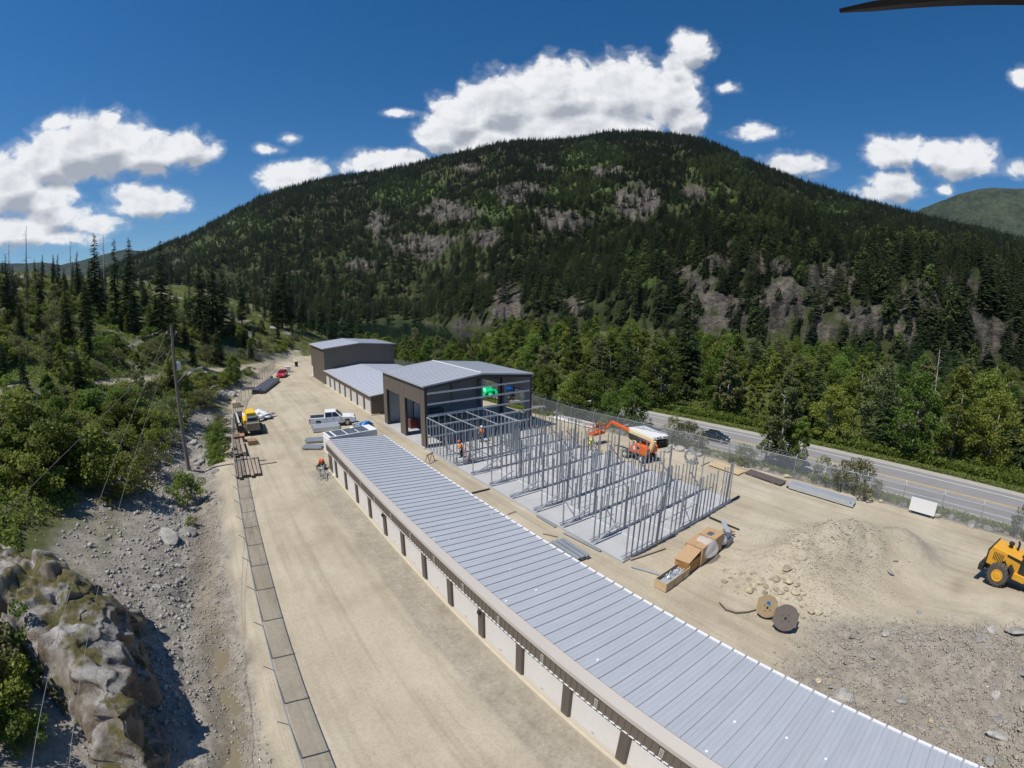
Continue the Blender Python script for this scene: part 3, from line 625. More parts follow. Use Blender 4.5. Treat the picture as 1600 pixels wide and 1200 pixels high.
# ------------------------------------------------------------------ front storage row (mono-pitch roof, roller doors)
def ribbed(w, h, pitch, depth, n_first=0.0):
    """cladding profile along u (0..w): list of (u, out)"""
    pts = [(0.0, 0.0)]; u = pitch / 2
    while u < w - 0.02:
        pts += [(u - 0.045, 0.0), (u - 0.025, depth), (u + 0.025, depth), (u + 0.045, 0.0)]; u += pitch
    pts.append((w, 0.0)); return pts
def cladding(mb, origin, udir, vdir, ndir, w, h, pitch=0.305, depth=0.03):
    o, U, V, Nn = Vector(origin), Vector(udir), Vector(vdir), Vector(ndir); P = ribbed(w, h, pitch, depth)
    vs = [o + U * u + Nn * d for u, d in P] + [o + U * u + Nn * d + V * h for u, d in P]; n = len(P)
    mb.add(vs, [(i, i + 1, n + i + 1, n + i) for i in range(n - 1)])
def roller_door_mesh(name, w, h, mat, slat=0.085):
    """curtain of slats in the y-z plane, facing -x"""
    m = MB(); n = int(h / slat); vs = []; fs = []
    for i in range(n):
        z = i * slat
        for (x, zz) in ((0, z), (-0.022, z + 0.02), (-0.022, z + slat - 0.03), (0, z + slat - 0.012)): vs += [(x, 0, zz), (x, w, zz)]
    k = len(vs) // 2
    for i in range(k - 1): fs.append((2 * i, 2 * i + 1, 2 * i + 3, 2 * i + 2))
    m.add(vs, fs); m.box(-0.04, 0.03, 0, w, h - 0.02, h + 0.05); return m.mesh(name, mat)

BY = lambda i: 39.83 - 3.05 * i
b1 = thing('storage_building', 'long brown storage row with roller doors and ribbed metal roof in the foreground', 'storage building')
X0 = 9.62
MB().box(9.74, 15.2, -12.0, 42.15, 0.0, 1.9).box(9.9, 15.2, -12.0, 42.15, 1.9, 2.35).build('wall', M_WALL, b1)
MB().box(9.42, 15.5, -12.2, 42.3, -0.12, 0.07).build('concrete_kerb', M_CURB, b1)
pm = MB().box(-0.02, 0.14, -0.24, 0.24, 0.07, 1.84).box(-0.035, 0.0, -0.2, 0.2, 0.07, 1.84).mesh('post', M_WALLD)
dmesh = roller_door_mesh('roller_door', 2.6, 1.72, M_DOOR); hm_ = MB().box(-0.05, -0.03, 1.25, 1.36, 0.2, 0.23).mesh('door_handle', M_GALV)
tm_ = MB().box(-0.03, 0.0, 0.0, 2.6, 0, 0.03).mesh('sill', M_FLASH)
for i in range(0, 17):
    place('post', pm, b1, (X0, BY(i), 0))
    if i:
        d = place('roller_door', dmesh, b1, (X0 + 0.1, BY(i) + 0.23, 0.08)); place('door_handle', hm_, d); place('sill', tm_, d, (-0.1, 0, 0))
MB().box(X0 + 0.02, X0 + 0.1, 40.1, 41.0, 0.07, 1.80).build('side_door', M_WHITE, b1)
MB().box(X0 - 0.02, X0 + 0.14, 41.05, 42.2, 0.0, 1.84).build('post', M_WALLD, b1)
# fascia panels between white drip trim and flashing
fp = MB(); cladding(fp, (0, 0, 0), (0, 1, 0), (0, 0, 1), (-1, 0, 0), 3.05, 0.73, 0.305, 0.028); fpm = fp.mesh('fascia_panel', M_WALL)
pl = MB().box(-0.05, -0.034, -0.09, 0.09, 0.12, 0.52).mesh('number_plate', M_FLASH); pl2 = MB().box(-0.056, -0.05, -0.035, -0.02, 0.16, 0.48).box(-0.056, -0.05, 0.02, 0.035, 0.16, 0.48).mesh('numeral', M_WALLD)
for i in range(17):
    y0 = BY(i) - 0.0
    f = place('fascia_panel', fpm, b1, (X0 - 0.02, y0 if i else BY(0), 1.85))
    if i:
        q = place('number_plate', pl, b1, (X0 - 0.02, BY(i) + 1.5, 1.86)); place('numeral', pl2, q)
trim = MB()
y = 42.15
while y > -12:
    trim.box(X0 - 0.06, X0 - 0.02, y - 0.25, y, 1.822, 1.846); y -= 0.305
trim.build('drip_trim', M_WHITE, b1)
MB().add([(X0 - 0.10, -12, 2.56), (X0 - 0.10, 42.3, 2.56), (X0 - 0.07, 42.3, 2.72), (X0 - 0.07, -12, 2.72), (X0 + 0.22, 42.3, 3.03), (X0 + 0.22, -12, 3.03), (X0 + 0.30, 42.3, 2.98), (X0 + 0.30, -12, 2.98)],
         [(0, 1, 2, 3), (3, 2, 4, 5), (5, 4, 6, 7)]).build('ridge_flashing', M_FLASH, b1)
# roof panels, each standing seam pan its own part
RX0, RZ0, RX1, RZ1 = X0 + 0.2, 3.0, 15.36, 2.56; rl = math.hypot(RX1 - RX0, RZ1 - RZ0); PW = 0.61
prof = [(0.0, 0.0), (0.0, 0.05), (0.02, 0.055), (0.045, 0.05), (0.055, 0.0), (0.20, 0.0), (0.215, 0.012), (0.235, 0.012), (0.25, 0.0), (0.40, 0.0), (0.415, 0.012), (0.435, 0.012), (0.45, 0.0), (PW - 0.004, 0.0)]
rv = [(u, yy, zz) for u in (0.0, rl) for yy, zz in prof]; n_ = len(prof)
rp = MB().add(rv, [(i, i + 1, n_ + i + 1, n_ + i) for i in range(n_ - 1)]).mesh('roof_panel', M_ROOF)
et = MB().box(-0.05, 0.06, 0.05, PW - 0.03, -0.1, 0.035).mesh('eave_trim', M_WHITE); ec = MB().box(-0.09, 0.065, 0.0, 0.05, -0.1, 0.05).mesh('eave_clip', M_GALV)
tilt = math.atan2(RZ0 - RZ1, RX1 - RX0); k = 0; y = 42.25 - PW
while y > -12.0:
    p = place('roof_panel', rp, b1, (RX0, y, RZ0), (0, tilt, 0)); place('eave_trim', et, p, (rl, 0, 0)); place('eave_clip', ec, p, (rl, 0, 0)); y -= PW; k += 1
MB().box(RX0 - 0.15, RX1, 42.24, 42.34, 2.45, 2.58).add([(RX0, 42.26, RZ0 + 0.02), (RX1, 42.26, RZ1 + 0.02), (RX1, 42.34, RZ1 - 0.15), (RX0, 42.34, RZ0 - 0.15)], [(0, 1, 2, 3)]).build('gable_flashing', M_FLASH, b1)
for (px, py) in ((678, 842), (701, 843), (797, 890), (838, 922), (791, 939), (934, 1031), (1104, 1174), (1148, 1128), (1301, 1112), (1229, 1153), (768, 804), (1290, 1186)):
    P = at(px, py, 2.82); P = at(px, py, RZ0 - (P.x - RX0) * math.tan(tilt) + 0.02)
    MB().lathe([(0.055, 0.0), (0.05, 0.02)], 8).build('roof_patch', M_WHITE, b1, loc=P)
place('wall_lamp', MB().box(-0.14, 0.0, -0.09, 0.09, 0, 0.16).mesh('wall_lamp', M_BLACK), b1, (X0 - 0.02, BY(8), 1.52)); place('wall_lamp', MB().box(-0.14, 0.0, -0.09, 0.09, 0, 0.16).mesh('wall_lamp', M_BLACK), b1, (X0 - 0.02, BY(4), 1.52))

# ------------------------------------------------------------------ gabled buildings behind
GX0, GX1, GXR = 20.38, 34.72, 27.5
def gable_roof(parent, x0, x1, xr, y0, y1, ze, zr, mat, panel=None, ridge_trim=True, over=0.12):
    for side, (xa, xb) in enumerate(((x0 - over, xr), (x1 + over, xr))):
        L = math.hypot(xb - xa, zr - ze); n = max(1, round((y1 - y0 + 2 * over) / (panel or 0.9)))
        w = (y1 - y0 + 2 * over) / n
        pr_ = [(0, 0), (0.02, 0.05), (0.06, 0.05), (0.08, 0), (w * 0.5 - 0.03, 0), (w * 0.5, 0.02), (w * 0.5 + 0.03, 0), (w - 0.004, 0)]
        if panel:
            d = Vector((xb - xa, 0, zr - ze)).normalized(); up = Vector((0, 0, 1))
            vs = [Vector((0, yy, 0)) + up * zz for yy, zz in pr_] + [Vector((0, yy, 0)) + up * zz + d * L for yy, zz in pr_]; m_ = len(pr_)
            pmesh = MB().add(vs, [(i, i + 1, m_ + i + 1, m_ + i) for i in range(m_ - 1)]).mesh('roof_panel', mat)
            for i in range(n): place('roof_panel', pmesh, parent, (xa, y0 - over + i * w, ze + 0.02))
        else:
            mb = MB()
            for i in range(n):
                y = y0 - over + i * w; vs = [(xa, y + yy, ze + 0.02 + zz) for yy, zz in pr_] + [(xb, y + yy, zr + 0.02 + zz) for yy, zz in pr_]; m_ = len(pr_)
                mb.add(vs, [(i2, i2 + 1, m_ + i2 + 1, m_ + i2) for i2 in range(m_ - 1)])
            mb.build('roof_slope', mat, parent)
    tr = MB()
    for yy in (y0 - over - 0.03, y1 + over + 0.03):
        for xa in (x0 - over, x1 + over): tr.bar((xa, yy, ze - 0.03), (xr, yy, zr - 0.03), 0.06, 0.16)
    for xa in (x0 - over - 0.04, x1 + over + 0.04): tr.bar((xa, y0 - over, ze - 0.04), (xa, y1 + over, ze - 0.04), 0.06, 0.16)
    tr.build('edge_trim', M_FLASH if not panel else mat, parent)
    if ridge_trim:
        n = int((y1 - y0) / 0.9)
        for i in range(n):
            ya = y0 + (y1 - y0) * i / n; MB().box(xr - 0.14, xr + 0.14, ya + 0.03, ya + (y1 - y0) / n - 0.05, zr + 0.05, zr + 0.11).build('ridge_cap', M_WHITE, parent)
def gable_wall(mb, x0, x1, xr, y, ze, zr, nd, z0=0.0):
    """ribbed gable end in plane y"""
    P = ribbed(x1 - x0, 1, 0.4, 0.03); vs = []
    for u, d in P:
        x = x0 + u; zt = ze + (zr - ze) * (1 - abs(x - xr) / (x1 - xr)); vs += [(x, y + d * nd, z0), (x, y + d * nd, zt)]
    mb.add(vs, [(2 * i, 2 * i + 2, 2 * i + 3, 2 * i + 1) for i in range(len(P) - 1)])

# far tall workshop
b4 = thing('workshop_building', 'tall brown metal workshop with pale gable roof at the far end of the yard', 'building')
w = MB(); cladding(w, (GX0, 98.9, 0), (0, -1, 0), (0, 0, 1), (-1, 0, 0), 11.8, 6.72, 0.4); w.box(GX0 + 0.01, GX1 - 0.01, 87.2, 98.85, -0.1, 6.7); gable_wall(w, GX0, GX1, GXR, 87.12, 6.72, 7.35, -1); gable_wall(w, GX0, GX1, GXR, 98.9, 6.72, 7.35, 1)
cladding(w, (GX1, 87.12, 0), (0, 1, 0), (0, 0, 1), (1, 0, 0), 11.8, 6.72, 0.4); w.build('wall', M_WALL, b4)
gable_roof(b4, GX0, GX1, GXR, 87.1, 98.9, 6.75, 7.4, M_ROOF2, None, False, 0.25)
d = MB().box(GX0 - 0.09, GX0 - 0.03, 97.3, 98.4, 0.1, 2.2).build('door', M_WHITE, b4); MB().box(GX0 - 0.13, GX0 - 0.09, 98.2, 98.3, 1.0, 1.1).build('handle', M_BLACK, d)
MB().box(GX0 - 0.7, GX0 - 0.03, 97.1, 98.6, -0.05, 0.1).build('door_step', M_CURB, b4)

# low storage row behind the garage
b3 = thing('storage_building', 'low brown storage row with pale gable roof between garage and far workshop', 'storage building')
w = MB().box(GX0 + 0.1, GX1 - 0.02, 60.22, 87.0, -0.1, 2.64); gable_wall(w, GX0 + 0.1, GX1, GXR, 60.2, 2.66, 3.3, -1); w.build('wall', M_WALL, b3)
MB().box(GX0 - 0.25, GX1 + 0.2, 60.0, 87.05, -0.12, 0.06).build('concrete_kerb', M_CURB, b3)
d3 = roller_door_mesh('roller_door', 2.55, 1.85, M_DOOR, 0.12); p3m = MB().box(-0.02, 0.12, -0.24, 0.24, 0.06, 2.0).mesh('post', M_WALLD)
for i in range(9):
    y = 60.5 + i * 3.28; place('post', p3m, b3, (GX0, y, 0))
    if i < 8: place('roller_door', d3, b3, (GX0 + 0.08, y + 0.36, 0.06))
fb = MB(); cladding(fb, (GX0 - 0.04, 87.0, 1.98), (0, -1, 0), (0, 0, 1), (-1, 0, 0), 26.8, 0.62, 0.4); fb.build('fascia', M_WALL, b3)
gable_roof(b3, GX0, GX1, GXR, 60.2, 87.0, 2.66, 3.34, M_ROOF2, None, False, 0.16)

# open garage: no cladding yet on the near gable, tall door openings both sides
g2 = thing('garage_building', 'tall brown garage under construction with open near gable and tall door openings', 'garage')
Y0, Y1, ZE, ZR = 43.15, 55.25, 6.75, 7.45; OP = ((44.2, 48.45), (50.0, 54.2)); OH = 4.68
def side_wall(x, nd, name):
    mb = MB()
    for (ya, yb, za, zb) in ((Y0, 44.2, 0, ZE), (48.45, 50.0, 0, ZE), (54.2, Y1, 0, ZE), (44.2, 48.45, OH, ZE), (50.0, 54.2, OH, ZE)):
        cladding(mb, (x, ya, za), (0, 1, 0), (0, 0, 1), (nd, 0, 0), yb - ya, zb - za, 0.4)
    mb.build(name, M_WALL, g2)
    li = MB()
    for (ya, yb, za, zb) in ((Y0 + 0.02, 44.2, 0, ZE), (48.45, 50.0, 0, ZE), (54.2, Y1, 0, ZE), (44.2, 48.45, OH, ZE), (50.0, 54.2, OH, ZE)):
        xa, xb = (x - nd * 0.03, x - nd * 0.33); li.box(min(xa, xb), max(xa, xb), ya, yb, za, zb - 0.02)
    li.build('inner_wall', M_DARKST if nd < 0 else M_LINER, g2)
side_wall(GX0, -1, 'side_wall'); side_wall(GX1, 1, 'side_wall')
w = MB(); gable_wall(w, GX0, GX1, GXR, Y1, ZE, ZR, 1); w.build('rear_wall', M_WALL, g2)
w = MB(); w.box(GX0 + 0.35, GX1 - 0.35, Y1 - 0.2, Y1 - 0.06, 0, ZE - 0.1)
for zz in np.arange(0.6, 6.6, 0.6): w.box(GX0 + 0.35, GX1 - 0.35, Y1 - 0.23, Y1 - 0.2, zz, zz + 0.05)
w.build('rear_liner', M_LINER, g2)
for zz in (1.2, 2.37, 3.55, 4.78, 5.95): MB().bar((GX0 + 0.1, Y0 + 0.05, zz), (GX1 - 0.1, Y0 + 0.05, zz), 0.07, 0.2).build('girt', M_GALV2, g2)
for x in (GX0 + 0.2, GX1 - 0.2):
    MB().box(x - 0.11, x + 0.11, Y0 - 0.02, Y0 + 0.26, 0, ZE).build('corner_column', M_DARKST, g2)
    MB().box(x - 0.16, x + 0.16, 49.0, 49.4, 0, ZE).build('frame_column', M_DARKST, g2)
for yy in (Y0 + 0.13, 49.2):
    MB().bar((GX0 + 0.1, yy, ZE - 0.22), (GXR, yy, ZR - 0.22), 0.16, 0.36).bar((GX1 - 0.1, yy, ZE - 0.22), (GXR, yy, ZR - 0.22), 0.16, 0.36).build('rafter', M_DARKST, g2)
for x in np.arange(GX0 + 1.3, GX1 - 0.6, 1.5):
    z = ZR - 0.14 - abs(x - GXR) * (ZR - ZE) / 7.1; MB().bar((x, Y0 + 0.05, z), (x, Y1 - 0.25, z), 0.07, 0.2).build('purlin', M_GALV, g2)
MB().box(23.6, 23.75, Y0 + 0.05, Y0 + 0.2, 0, 6.9).build('wind_column', M_DARKST, g2)
gable_roof(g2, GX0, GX1, GXR, Y0, Y1, ZE + 0.05, ZR + 0.05, M_ROOF, 0.61, True, 0.15)
dd = MB().box(24.4, 25.4, Y1 - 0.3, Y1 - 0.24, 0.05, 2.25).build('inner_door', M_WHITE, g2); MB().bar((24.35, Y1 - 0.28, 0), (24.35, Y1 - 0.28, 2.3), 0.08).bar((25.45, Y1 - 0.28, 0), (25.45, Y1 - 0.28, 2.3), 0.08).bar((24.35, Y1 - 0.28, 2.3), (25.45, Y1 - 0.28, 2.3), 0.08).build('door_frame', M_DARKST, dd)
tag(MB().box(GX0 - 0.28, GX1 + 0.1, 43.12, 55.6, -0.12, 0.055).build('garage_slab', M_CONC), 'pale concrete floor slab inside the open garage', 'slab')
def clutter_crate(name, label, cat, loc, size, mat, rz=0.0):
    t = thing(name, label, cat, loc, rz); a, b, c = size
    MB().box(-a / 2, a / 2, -b / 2, b / 2, 0.1, c).build('body', mat, t, bevel=0.02); MB().box(-a / 2, a / 2, -b / 2, -b / 2 + 0.12, 0, 0.1).build('skid', M_WOOD, t); MB().box(-a / 2, a / 2, b / 2 - 0.12, b / 2, 0, 0.1).build('skid', M_WOOD, t)
    MB().box(-a / 2 - 0.02, a / 2 + 0.02, -b / 2 - 0.02, b / 2 + 0.02, c, c + 0.05).build('lid', mat, t); return t
clutter_crate('tool_chest', 'dark tool chest standing inside the garage by the rear wall', 'chest', (26.8, 53.6, 0.055), (2.2, 1.0, 1.3), plain('dull_teal', (0.04, 0.12, 0.13), 0.5))
clutter_crate('equipment_box', 'dark red equipment box inside the garage behind the second doorway', 'box', (22.6, 51.2, 0.055), (1.2, 0.9, 1.1), plain('dull_red', (0.16, 0.04, 0.03), 0.6))

# ------------------------------------------------------------------ slab with stud framing
SX0, SX1, SY0, SY1 = 20.38, 34.62, 15.87, 43.1
slab = tag(MB().box(SX0, SX1, SY0, SY1, -0.2, 0.07).build('concrete_slab', M_CONC), 'big grey concrete slab carrying rows of steel studs', 'slab')
jw = plain('slab_joint', (0.66, 0.67, 0.68), 0.8, 0, 0.1, 2.0)
for x in (23.2, 26.0, 28.8, 31.6): MB().box(x - 0.035, x + 0.035, SY0 + 0.1, SY1 - 7, 0.072, 0.076).build('joint_strip', jw, slab)
MB().box(SX0 - 0.03, SX0 + 0.02, SY0, SY1, -0.1, 0.10).box(SX1 - 0.02, SX1 + 0.03, SY0, SY1, -0.1, 0.10).build('edge_angle', M_GALV2, slab)
st_m = {h: MB().box(-0.026, 0.026, -0.046, -0.036, 0, h).box(-0.026, 0.026, 0.036, 0.046, 0, h).box(-0.026, -0.016, -0.036, 0.036, 0, h).mesh('stud', M_GALV) for h in (2.7, 3.0, 3.25, 3.45)}
bu_m = {h: MB().box(-0.085, 0.085, -0.06, 0.06, 0, h).box(-0.10, -0.085, -0.04, 0.04, 0, h).box(0.085, 0.10, -0.04, 0.04, 0, h).mesh('built_up_post', M_GALV) for h in (3.25, 3.5)}
ORD = ['nearest', 'second', 'third', 'fourth', 'fifth', 'sixth', 'seventh', 'eighth']
rows = [15.97, 18.85, 21.9, 24.95, 28.0, 31.05, 34.1, 37.15]
for k, y in enumerate(rows):
    t = thing('stud_wall', f'{ORD[k]} row of upright steel studs from the front edge of the slab', 'stud wall', (0, y, 0.075), 0, 'rows of steel studs on the slab')
    R_ = random.Random(k + 3)
    MB().box(SX0 + 0.12, SX1 - 0.1, -0.075, 0.075, 0, 0.012).box(SX0 + 0.12, SX1 - 0.1, -0.075, -0.06, 0.012, 0.09).box(SX0 + 0.12, SX1 - 0.1, 0.06, 0.075, 0.012, 0.09).build('bottom_track', M_GALV2, t)
    x = SX0 + 0.35; j = 0
    while x < SX1 - 0.15:
        keep = R_.random() < (0.92 if k else 0.95); lean = (R_.gauss(0, 0.008), R_.gauss(0, 0.008), 0)
        if x < SX0 + 1.4 and k > 1 and R_.random() < 0.6: keep = False
        if keep:
            h = R_.choice([3.45, 3.45, 3.25, 3.0] if k else [3.45, 3.45, 3.25, 3.45])
            if j % 9 == 6: place('built_up_post', bu_m[R_.choice([3.25, 3.5])], t, (x, 0, 0.01), lean)
            else: place('stud', st_m[h], t, (x, 0, 0.01), lean)
        x += 0.53; j += 1
    for zz in ((1.5,) if k in (0, 4) else (1.5, 2.6) if k in (2, 5) else ()):
        xa = R_.uniform(22, 25); MB().bar((xa, 0.0, zz), (xa + R_.uniform(2.5, 5), 0.0, zz), 0.05, 0.04).build('bridging', M_GALV2, t)
    if k > 0:   # kicker brace lying from the slab edge up into the row
        MB().bar((SX0 + 0.1, -0.3, 0.03), (SX0 + 2.6 + R_.uniform(-0.3, 0.3), -0.32, 0.95), 0.13, 0.06).build('brace', M_GALV, t)
        MB().bar((SX1 - 0.3, 0.12, 0.05), (SX1 - 2.4, 0.12, 2.2), 0.05, 0.09).build('brace', M_GALV, t)
    for q_ in range(3):
        xa = R_.uniform(21.5, 32); MB().bar((xa, 0.08, 0.1), (xa + R_.choice([-1.6, 1.6]), 0.08, 2.4), 0.04, 0.07).build('brace', M_GALV2, t)
    MB().bar((SX0 + 0.3, 0.35, 0.03), (SX0 + 3.4, 0.42, 0.05), 0.1, 0.05).build('loose_track', M_GALV2, t)
# short cross walls between rows
for q, (x, ya, yb) in enumerate(((23.5, 18.9, 31.0), (27.4, 15.9, 37.0), (31.2, 19.0, 37.0))):
    t = thing('stud_wall', f'{("left", "middle", "right")[q]} lengthways line of steel studs crossing the rows on the slab', 'stud wall', (x, 0, 0.08), 0, 'rows of steel studs on the slab')
    R_ = random.Random(40 + q); y = ya + 0.5
    MB().box(-0.06, 0.06, ya, yb, 0.0, 0.02).build('bottom_track', M_GALV2, t)
    while y < yb:
        if R_.random() < 0.72 and min(abs(y - r) for r in rows) > 0.2: place('stud', st_m[R_.choice([2.7, 3.0, 3.25])], t, (0, y, 0.0), (R_.gauss(0, 0.01), R_.gauss(0, 0.01), math.pi / 2))
        y += 0.76
# framed room against the garage, with its top plates on
t = thing('framed_room', 'steel stud room frame with top plates standing against the open garage', 'stud frame', (0, 0, 0.075))
xs_, ys_, zt = (20.5, 22.9, 25.2, 27.6), (36.6, 38.7, 40.8, 42.9), 3.4
for x in (20.5, 27.6): MB().bar((x, 36.6, zt), (x, 42.9, zt), 0.1, 0.06).build('top_plate', M_GALV2, t); MB().bar((x, 36.6, 0.02), (x, 42.9, 0.02), 0.1, 0.05).build('bottom_track', M_GALV2, t)
for y in (36.6, 39.8, 42.9): MB().bar((20.5, y, zt + 0.01), (27.6, y, zt + 0.01), 0.1, 0.06).build('top_plate', M_GALV2, t); MB().bar((20.5, y, 0.02), (27.6, y, 0.02), 0.1, 0.05).build('bottom_track', M_GALV2, t)
for x in (22.9, 25.2): MB().bar((x, 36.6, zt + 0.03), (x, 42.9, zt + 0.03), 0.1, 0.06).build('joist', M_GALV2, t)
sr_ = MB().box(-0.034, 0.034, -0.045, 0.045, 0, zt).mesh('stud', M_GALV)
for x in (20.5, 27.6):
    for y in np.arange(36.6, 43.0, 0.7): place('stud', sr_, t, (x, float(y), 0.02))
for y in (36.6, 39.8, 42.9):
    for x in np.arange(21.2, 27.5, 0.71): place('stud', sr_, t, (float(x), y, 0.02))
MB().bar((20.5, 36.7, 0.1), (20.5, 39.0, 2.2), 0.05, 0.09).bar((21.0, 36.5, 2.3), (24.0, 36.5, 0.1), 0.09, 0.05).build('brace', M_GALV, t)
t = thing('framed_room', 'steel stud partition frame right of the framed room under the garage opening', 'stud frame', (0, 0, 0.075))
for y in (40.2,): MB().bar((27.9, y, 3.3), (34.4, y, 3.3), 0.1, 0.06).build('top_plate', M_GALV2, t); MB().bar((27.9, y, 0.02), (34.4, y, 0.02), 0.1, 0.05).build('bottom_track', M_GALV2, t)
for x in np.arange(28.1, 34.5, 0.61): place('stud', sr_, t, (float(x), 40.2, 0.02))
MB().bar((28.0, 36.5, 3.3), (28.0, 40.2, 3.3), 0.1, 0.06).build('top_plate', M_GALV2, t)
for y in np.arange(36.6, 40, 0.7): place('stud', sr_, t, (28.0, float(y), 0.02))

# ------------------------------------------------------------------ vehicles and machines
def onx(px, py, X):
    d = ray(px, py); s = X / d[0]; return Vector((X, d[1] * s, CAM_H + d[2] * s))
def wheel(parent, loc, r, w, rim=0.6, rimmat=None, n=22, lugs=0):
    """wheel whose axle runs along local y"""
    m = MB(); pr_ = [(r * rim, -w / 2), (r * 0.9, -w / 2), (r * 0.98, -w * 0.36), (r, -w * 0.2), (r, w * 0.2), (r * 0.98, w * 0.36), (r * 0.9, w / 2), (r * rim, w / 2)]
    m.lathe(pr_, n, 'y')
    for k in range(lugs):
        a = 2 * math.pi * k / lugs
        for sy, off in ((-1, 0), (1, math.pi / lugs)):
            M = Matrix.Rotation(a + off, 4, 'Y') @ Matrix.Translation((0, sy * w * 0.25, r * 0.99)); m.box(-0.05, 0.05, -w * 0.24, w * 0.24, -0.03, 0.02, M)
    o = m.build('wheel', M_TIRE, parent, loc=loc)
    MB().lathe([(r * 0.24, -w * 0.56), (r * 0.3, -w * 0.515), (r * rim * 0.86, -w * 0.515), (r * rim * 0.92, -w * 0.54), (r * rim * 1.02, -w * 0.53), (r * rim * 1.03, -w * 0.5), (r * rim * 1.03, w * 0.5), (r * rim * 1.02, w * 0.53), (r * rim * 0.92, w * 0.54), (r * rim * 0.86, w * 0.515), (r * 0.3, w * 0.515), (r * 0.24, w * 0.56)], n, 'y').build('rim', rimmat or M_RIM, o)
    return o
def arch(poly_top, wheels, r, zc, zb):
    """lower outline with wheel-arch cut-outs, from front (+x) to rear"""
    pts = []
    for wx in wheels:
        pts += [(wx + r * math.cos(a), max(zb, zc + r * math.sin(a))) for a in np.linspace(-0.12, math.pi + 0.12, 13)]
    return poly_top + pts
def car_body(parent, prof, half, mat, tuck=0.1):
    """closed body from a side outline (x,z): straight flanks, slightly narrowed edges"""
    m = MB(); inner = [(x, z) for x, z in prof]
    m.prism(inner, -half, half); return m.build('body', mat, parent, bevel=0.05)

def pickup(name, label, loc, rz):
    t = thing(name, label, 'pickup truck', loc, rz); fw_, rw = 1.86, -1.86
    top = [(-2.95, 0.45), (-2.95, 1.10), (-2.9, 1.22), (0.95, 1.22), (1.1, 1.20), (2.35, 1.14), (2.78, 1.02), (2.9, 0.85), (2.92, 0.42)]
    car_body(t, arch(top, (fw_, rw), 0.48, 0.42, 0.40), 0.98, M_TRUCK)
    cab = MB(); lo = [(-1.05, 1.2), (1.25, 1.2)]; hi = [(-0.95, 1.92), (0.42, 1.92)]
    for (pts) in ((lo, hi),):
        vs = [(x, sy * (0.95 if z < 1.5 else 0.78), z) for sy in (-1, 1) for (x, z) in (lo[0], lo[1], hi[1], hi[0])]
        cab.add(vs, [(0, 1, 2, 3), (7, 6, 5, 4), (0, 4, 5, 1), (1, 5, 6, 2), (2, 6, 7, 3), (3, 7, 4, 0)])
    cab.build('cab', M_TRUCK, t, bevel=0.07)
    MB().add([(1.20, -0.84, 1.24), (1.20, 0.84, 1.24), (0.50, 0.72, 1.84), (0.50, -0.72, 1.84)], [(0, 1, 2, 3)]).build('windscreen', M_GLASS, t, loc=(0.045, 0, 0.02))
    MB().add([(-1.06, -0.8, 1.3), (-1.06, 0.8, 1.3), (-0.98, 0.7, 1.82), (-0.98, -0.7, 1.82)], [(0, 1, 2, 3)]).build('rear_window', M_GLASS, t, loc=(-0.02, 0, 0))
    for s in (-1, 1):
        for (xa, xb, xc, xd) in ((0.0, 0.98, 0.42, 0.0), (-0.95, -0.08, -0.08, -0.9)):
            MB().add([(xa, s * 0.965, 1.27), (xb, s * 0.965, 1.27), (xc, s * 0.825, 1.82), (xd, s * 0.825, 1.82)], [(0, 1, 2, 3)]).build('side_window', M_GLASS, t, loc=(0, s * 0.012, 0))
        MB().box(0.85, 1.02, s * 1.08 - 0.12, s * 1.08 + 0.12, 1.2, 1.4).build('mirror', M_TRUCK, t, bevel=0.03)
        for hx in (0.08, -0.88): MB().box(hx - 0.09, hx + 0.09, s * 0.99 - 0.02, s * 0.99 + 0.02, 1.06, 1.1).build('door_handle', M_BLACK, t)
        MB().box(2.62, 2.9, s * 0.72 - 0.2, s * 0.72 + 0.2, 0.86, 1.04).build('headlight', M_LAMPW, t, bevel=0.03)
        MB().box(-2.98, -2.88, s * 0.88 - 0.12, s * 0.88 + 0.1, 0.8, 1.18).build('tail_light', M_LAMPR, t)
        for wx in (fw_, rw): wheel(t, (wx, s * 0.86, 0.40), 0.40, 0.28)
    bed = MB().box(-2.86, -1.12, -0.84, 0.84, 0.78, 0.8).box(-2.86, -1.12, -0.86, -0.84, 0.8, 1.225).box(-2.86, -1.12, 0.84, 0.86, 0.8, 1.225); bed.box(-2.87, -1.1, -0.85, 0.85, 1.222, 1.228); bed.build('bed_liner', M_BLACK, t)
    MB().box(2.86, 3.0, -0.95, 0.95, 0.45, 0.72).build('front_bumper', M_RIM, t, bevel=0.04); MB().box(-3.1, -2.93, -0.95, 0.95, 0.5, 0.68).build('rear_bumper', M_RIM, t, bevel=0.03)
    MB().box(2.84, 2.93, -0.5, 0.5, 0.72, 1.0).build('grille', M_BLACK, t)
    return t
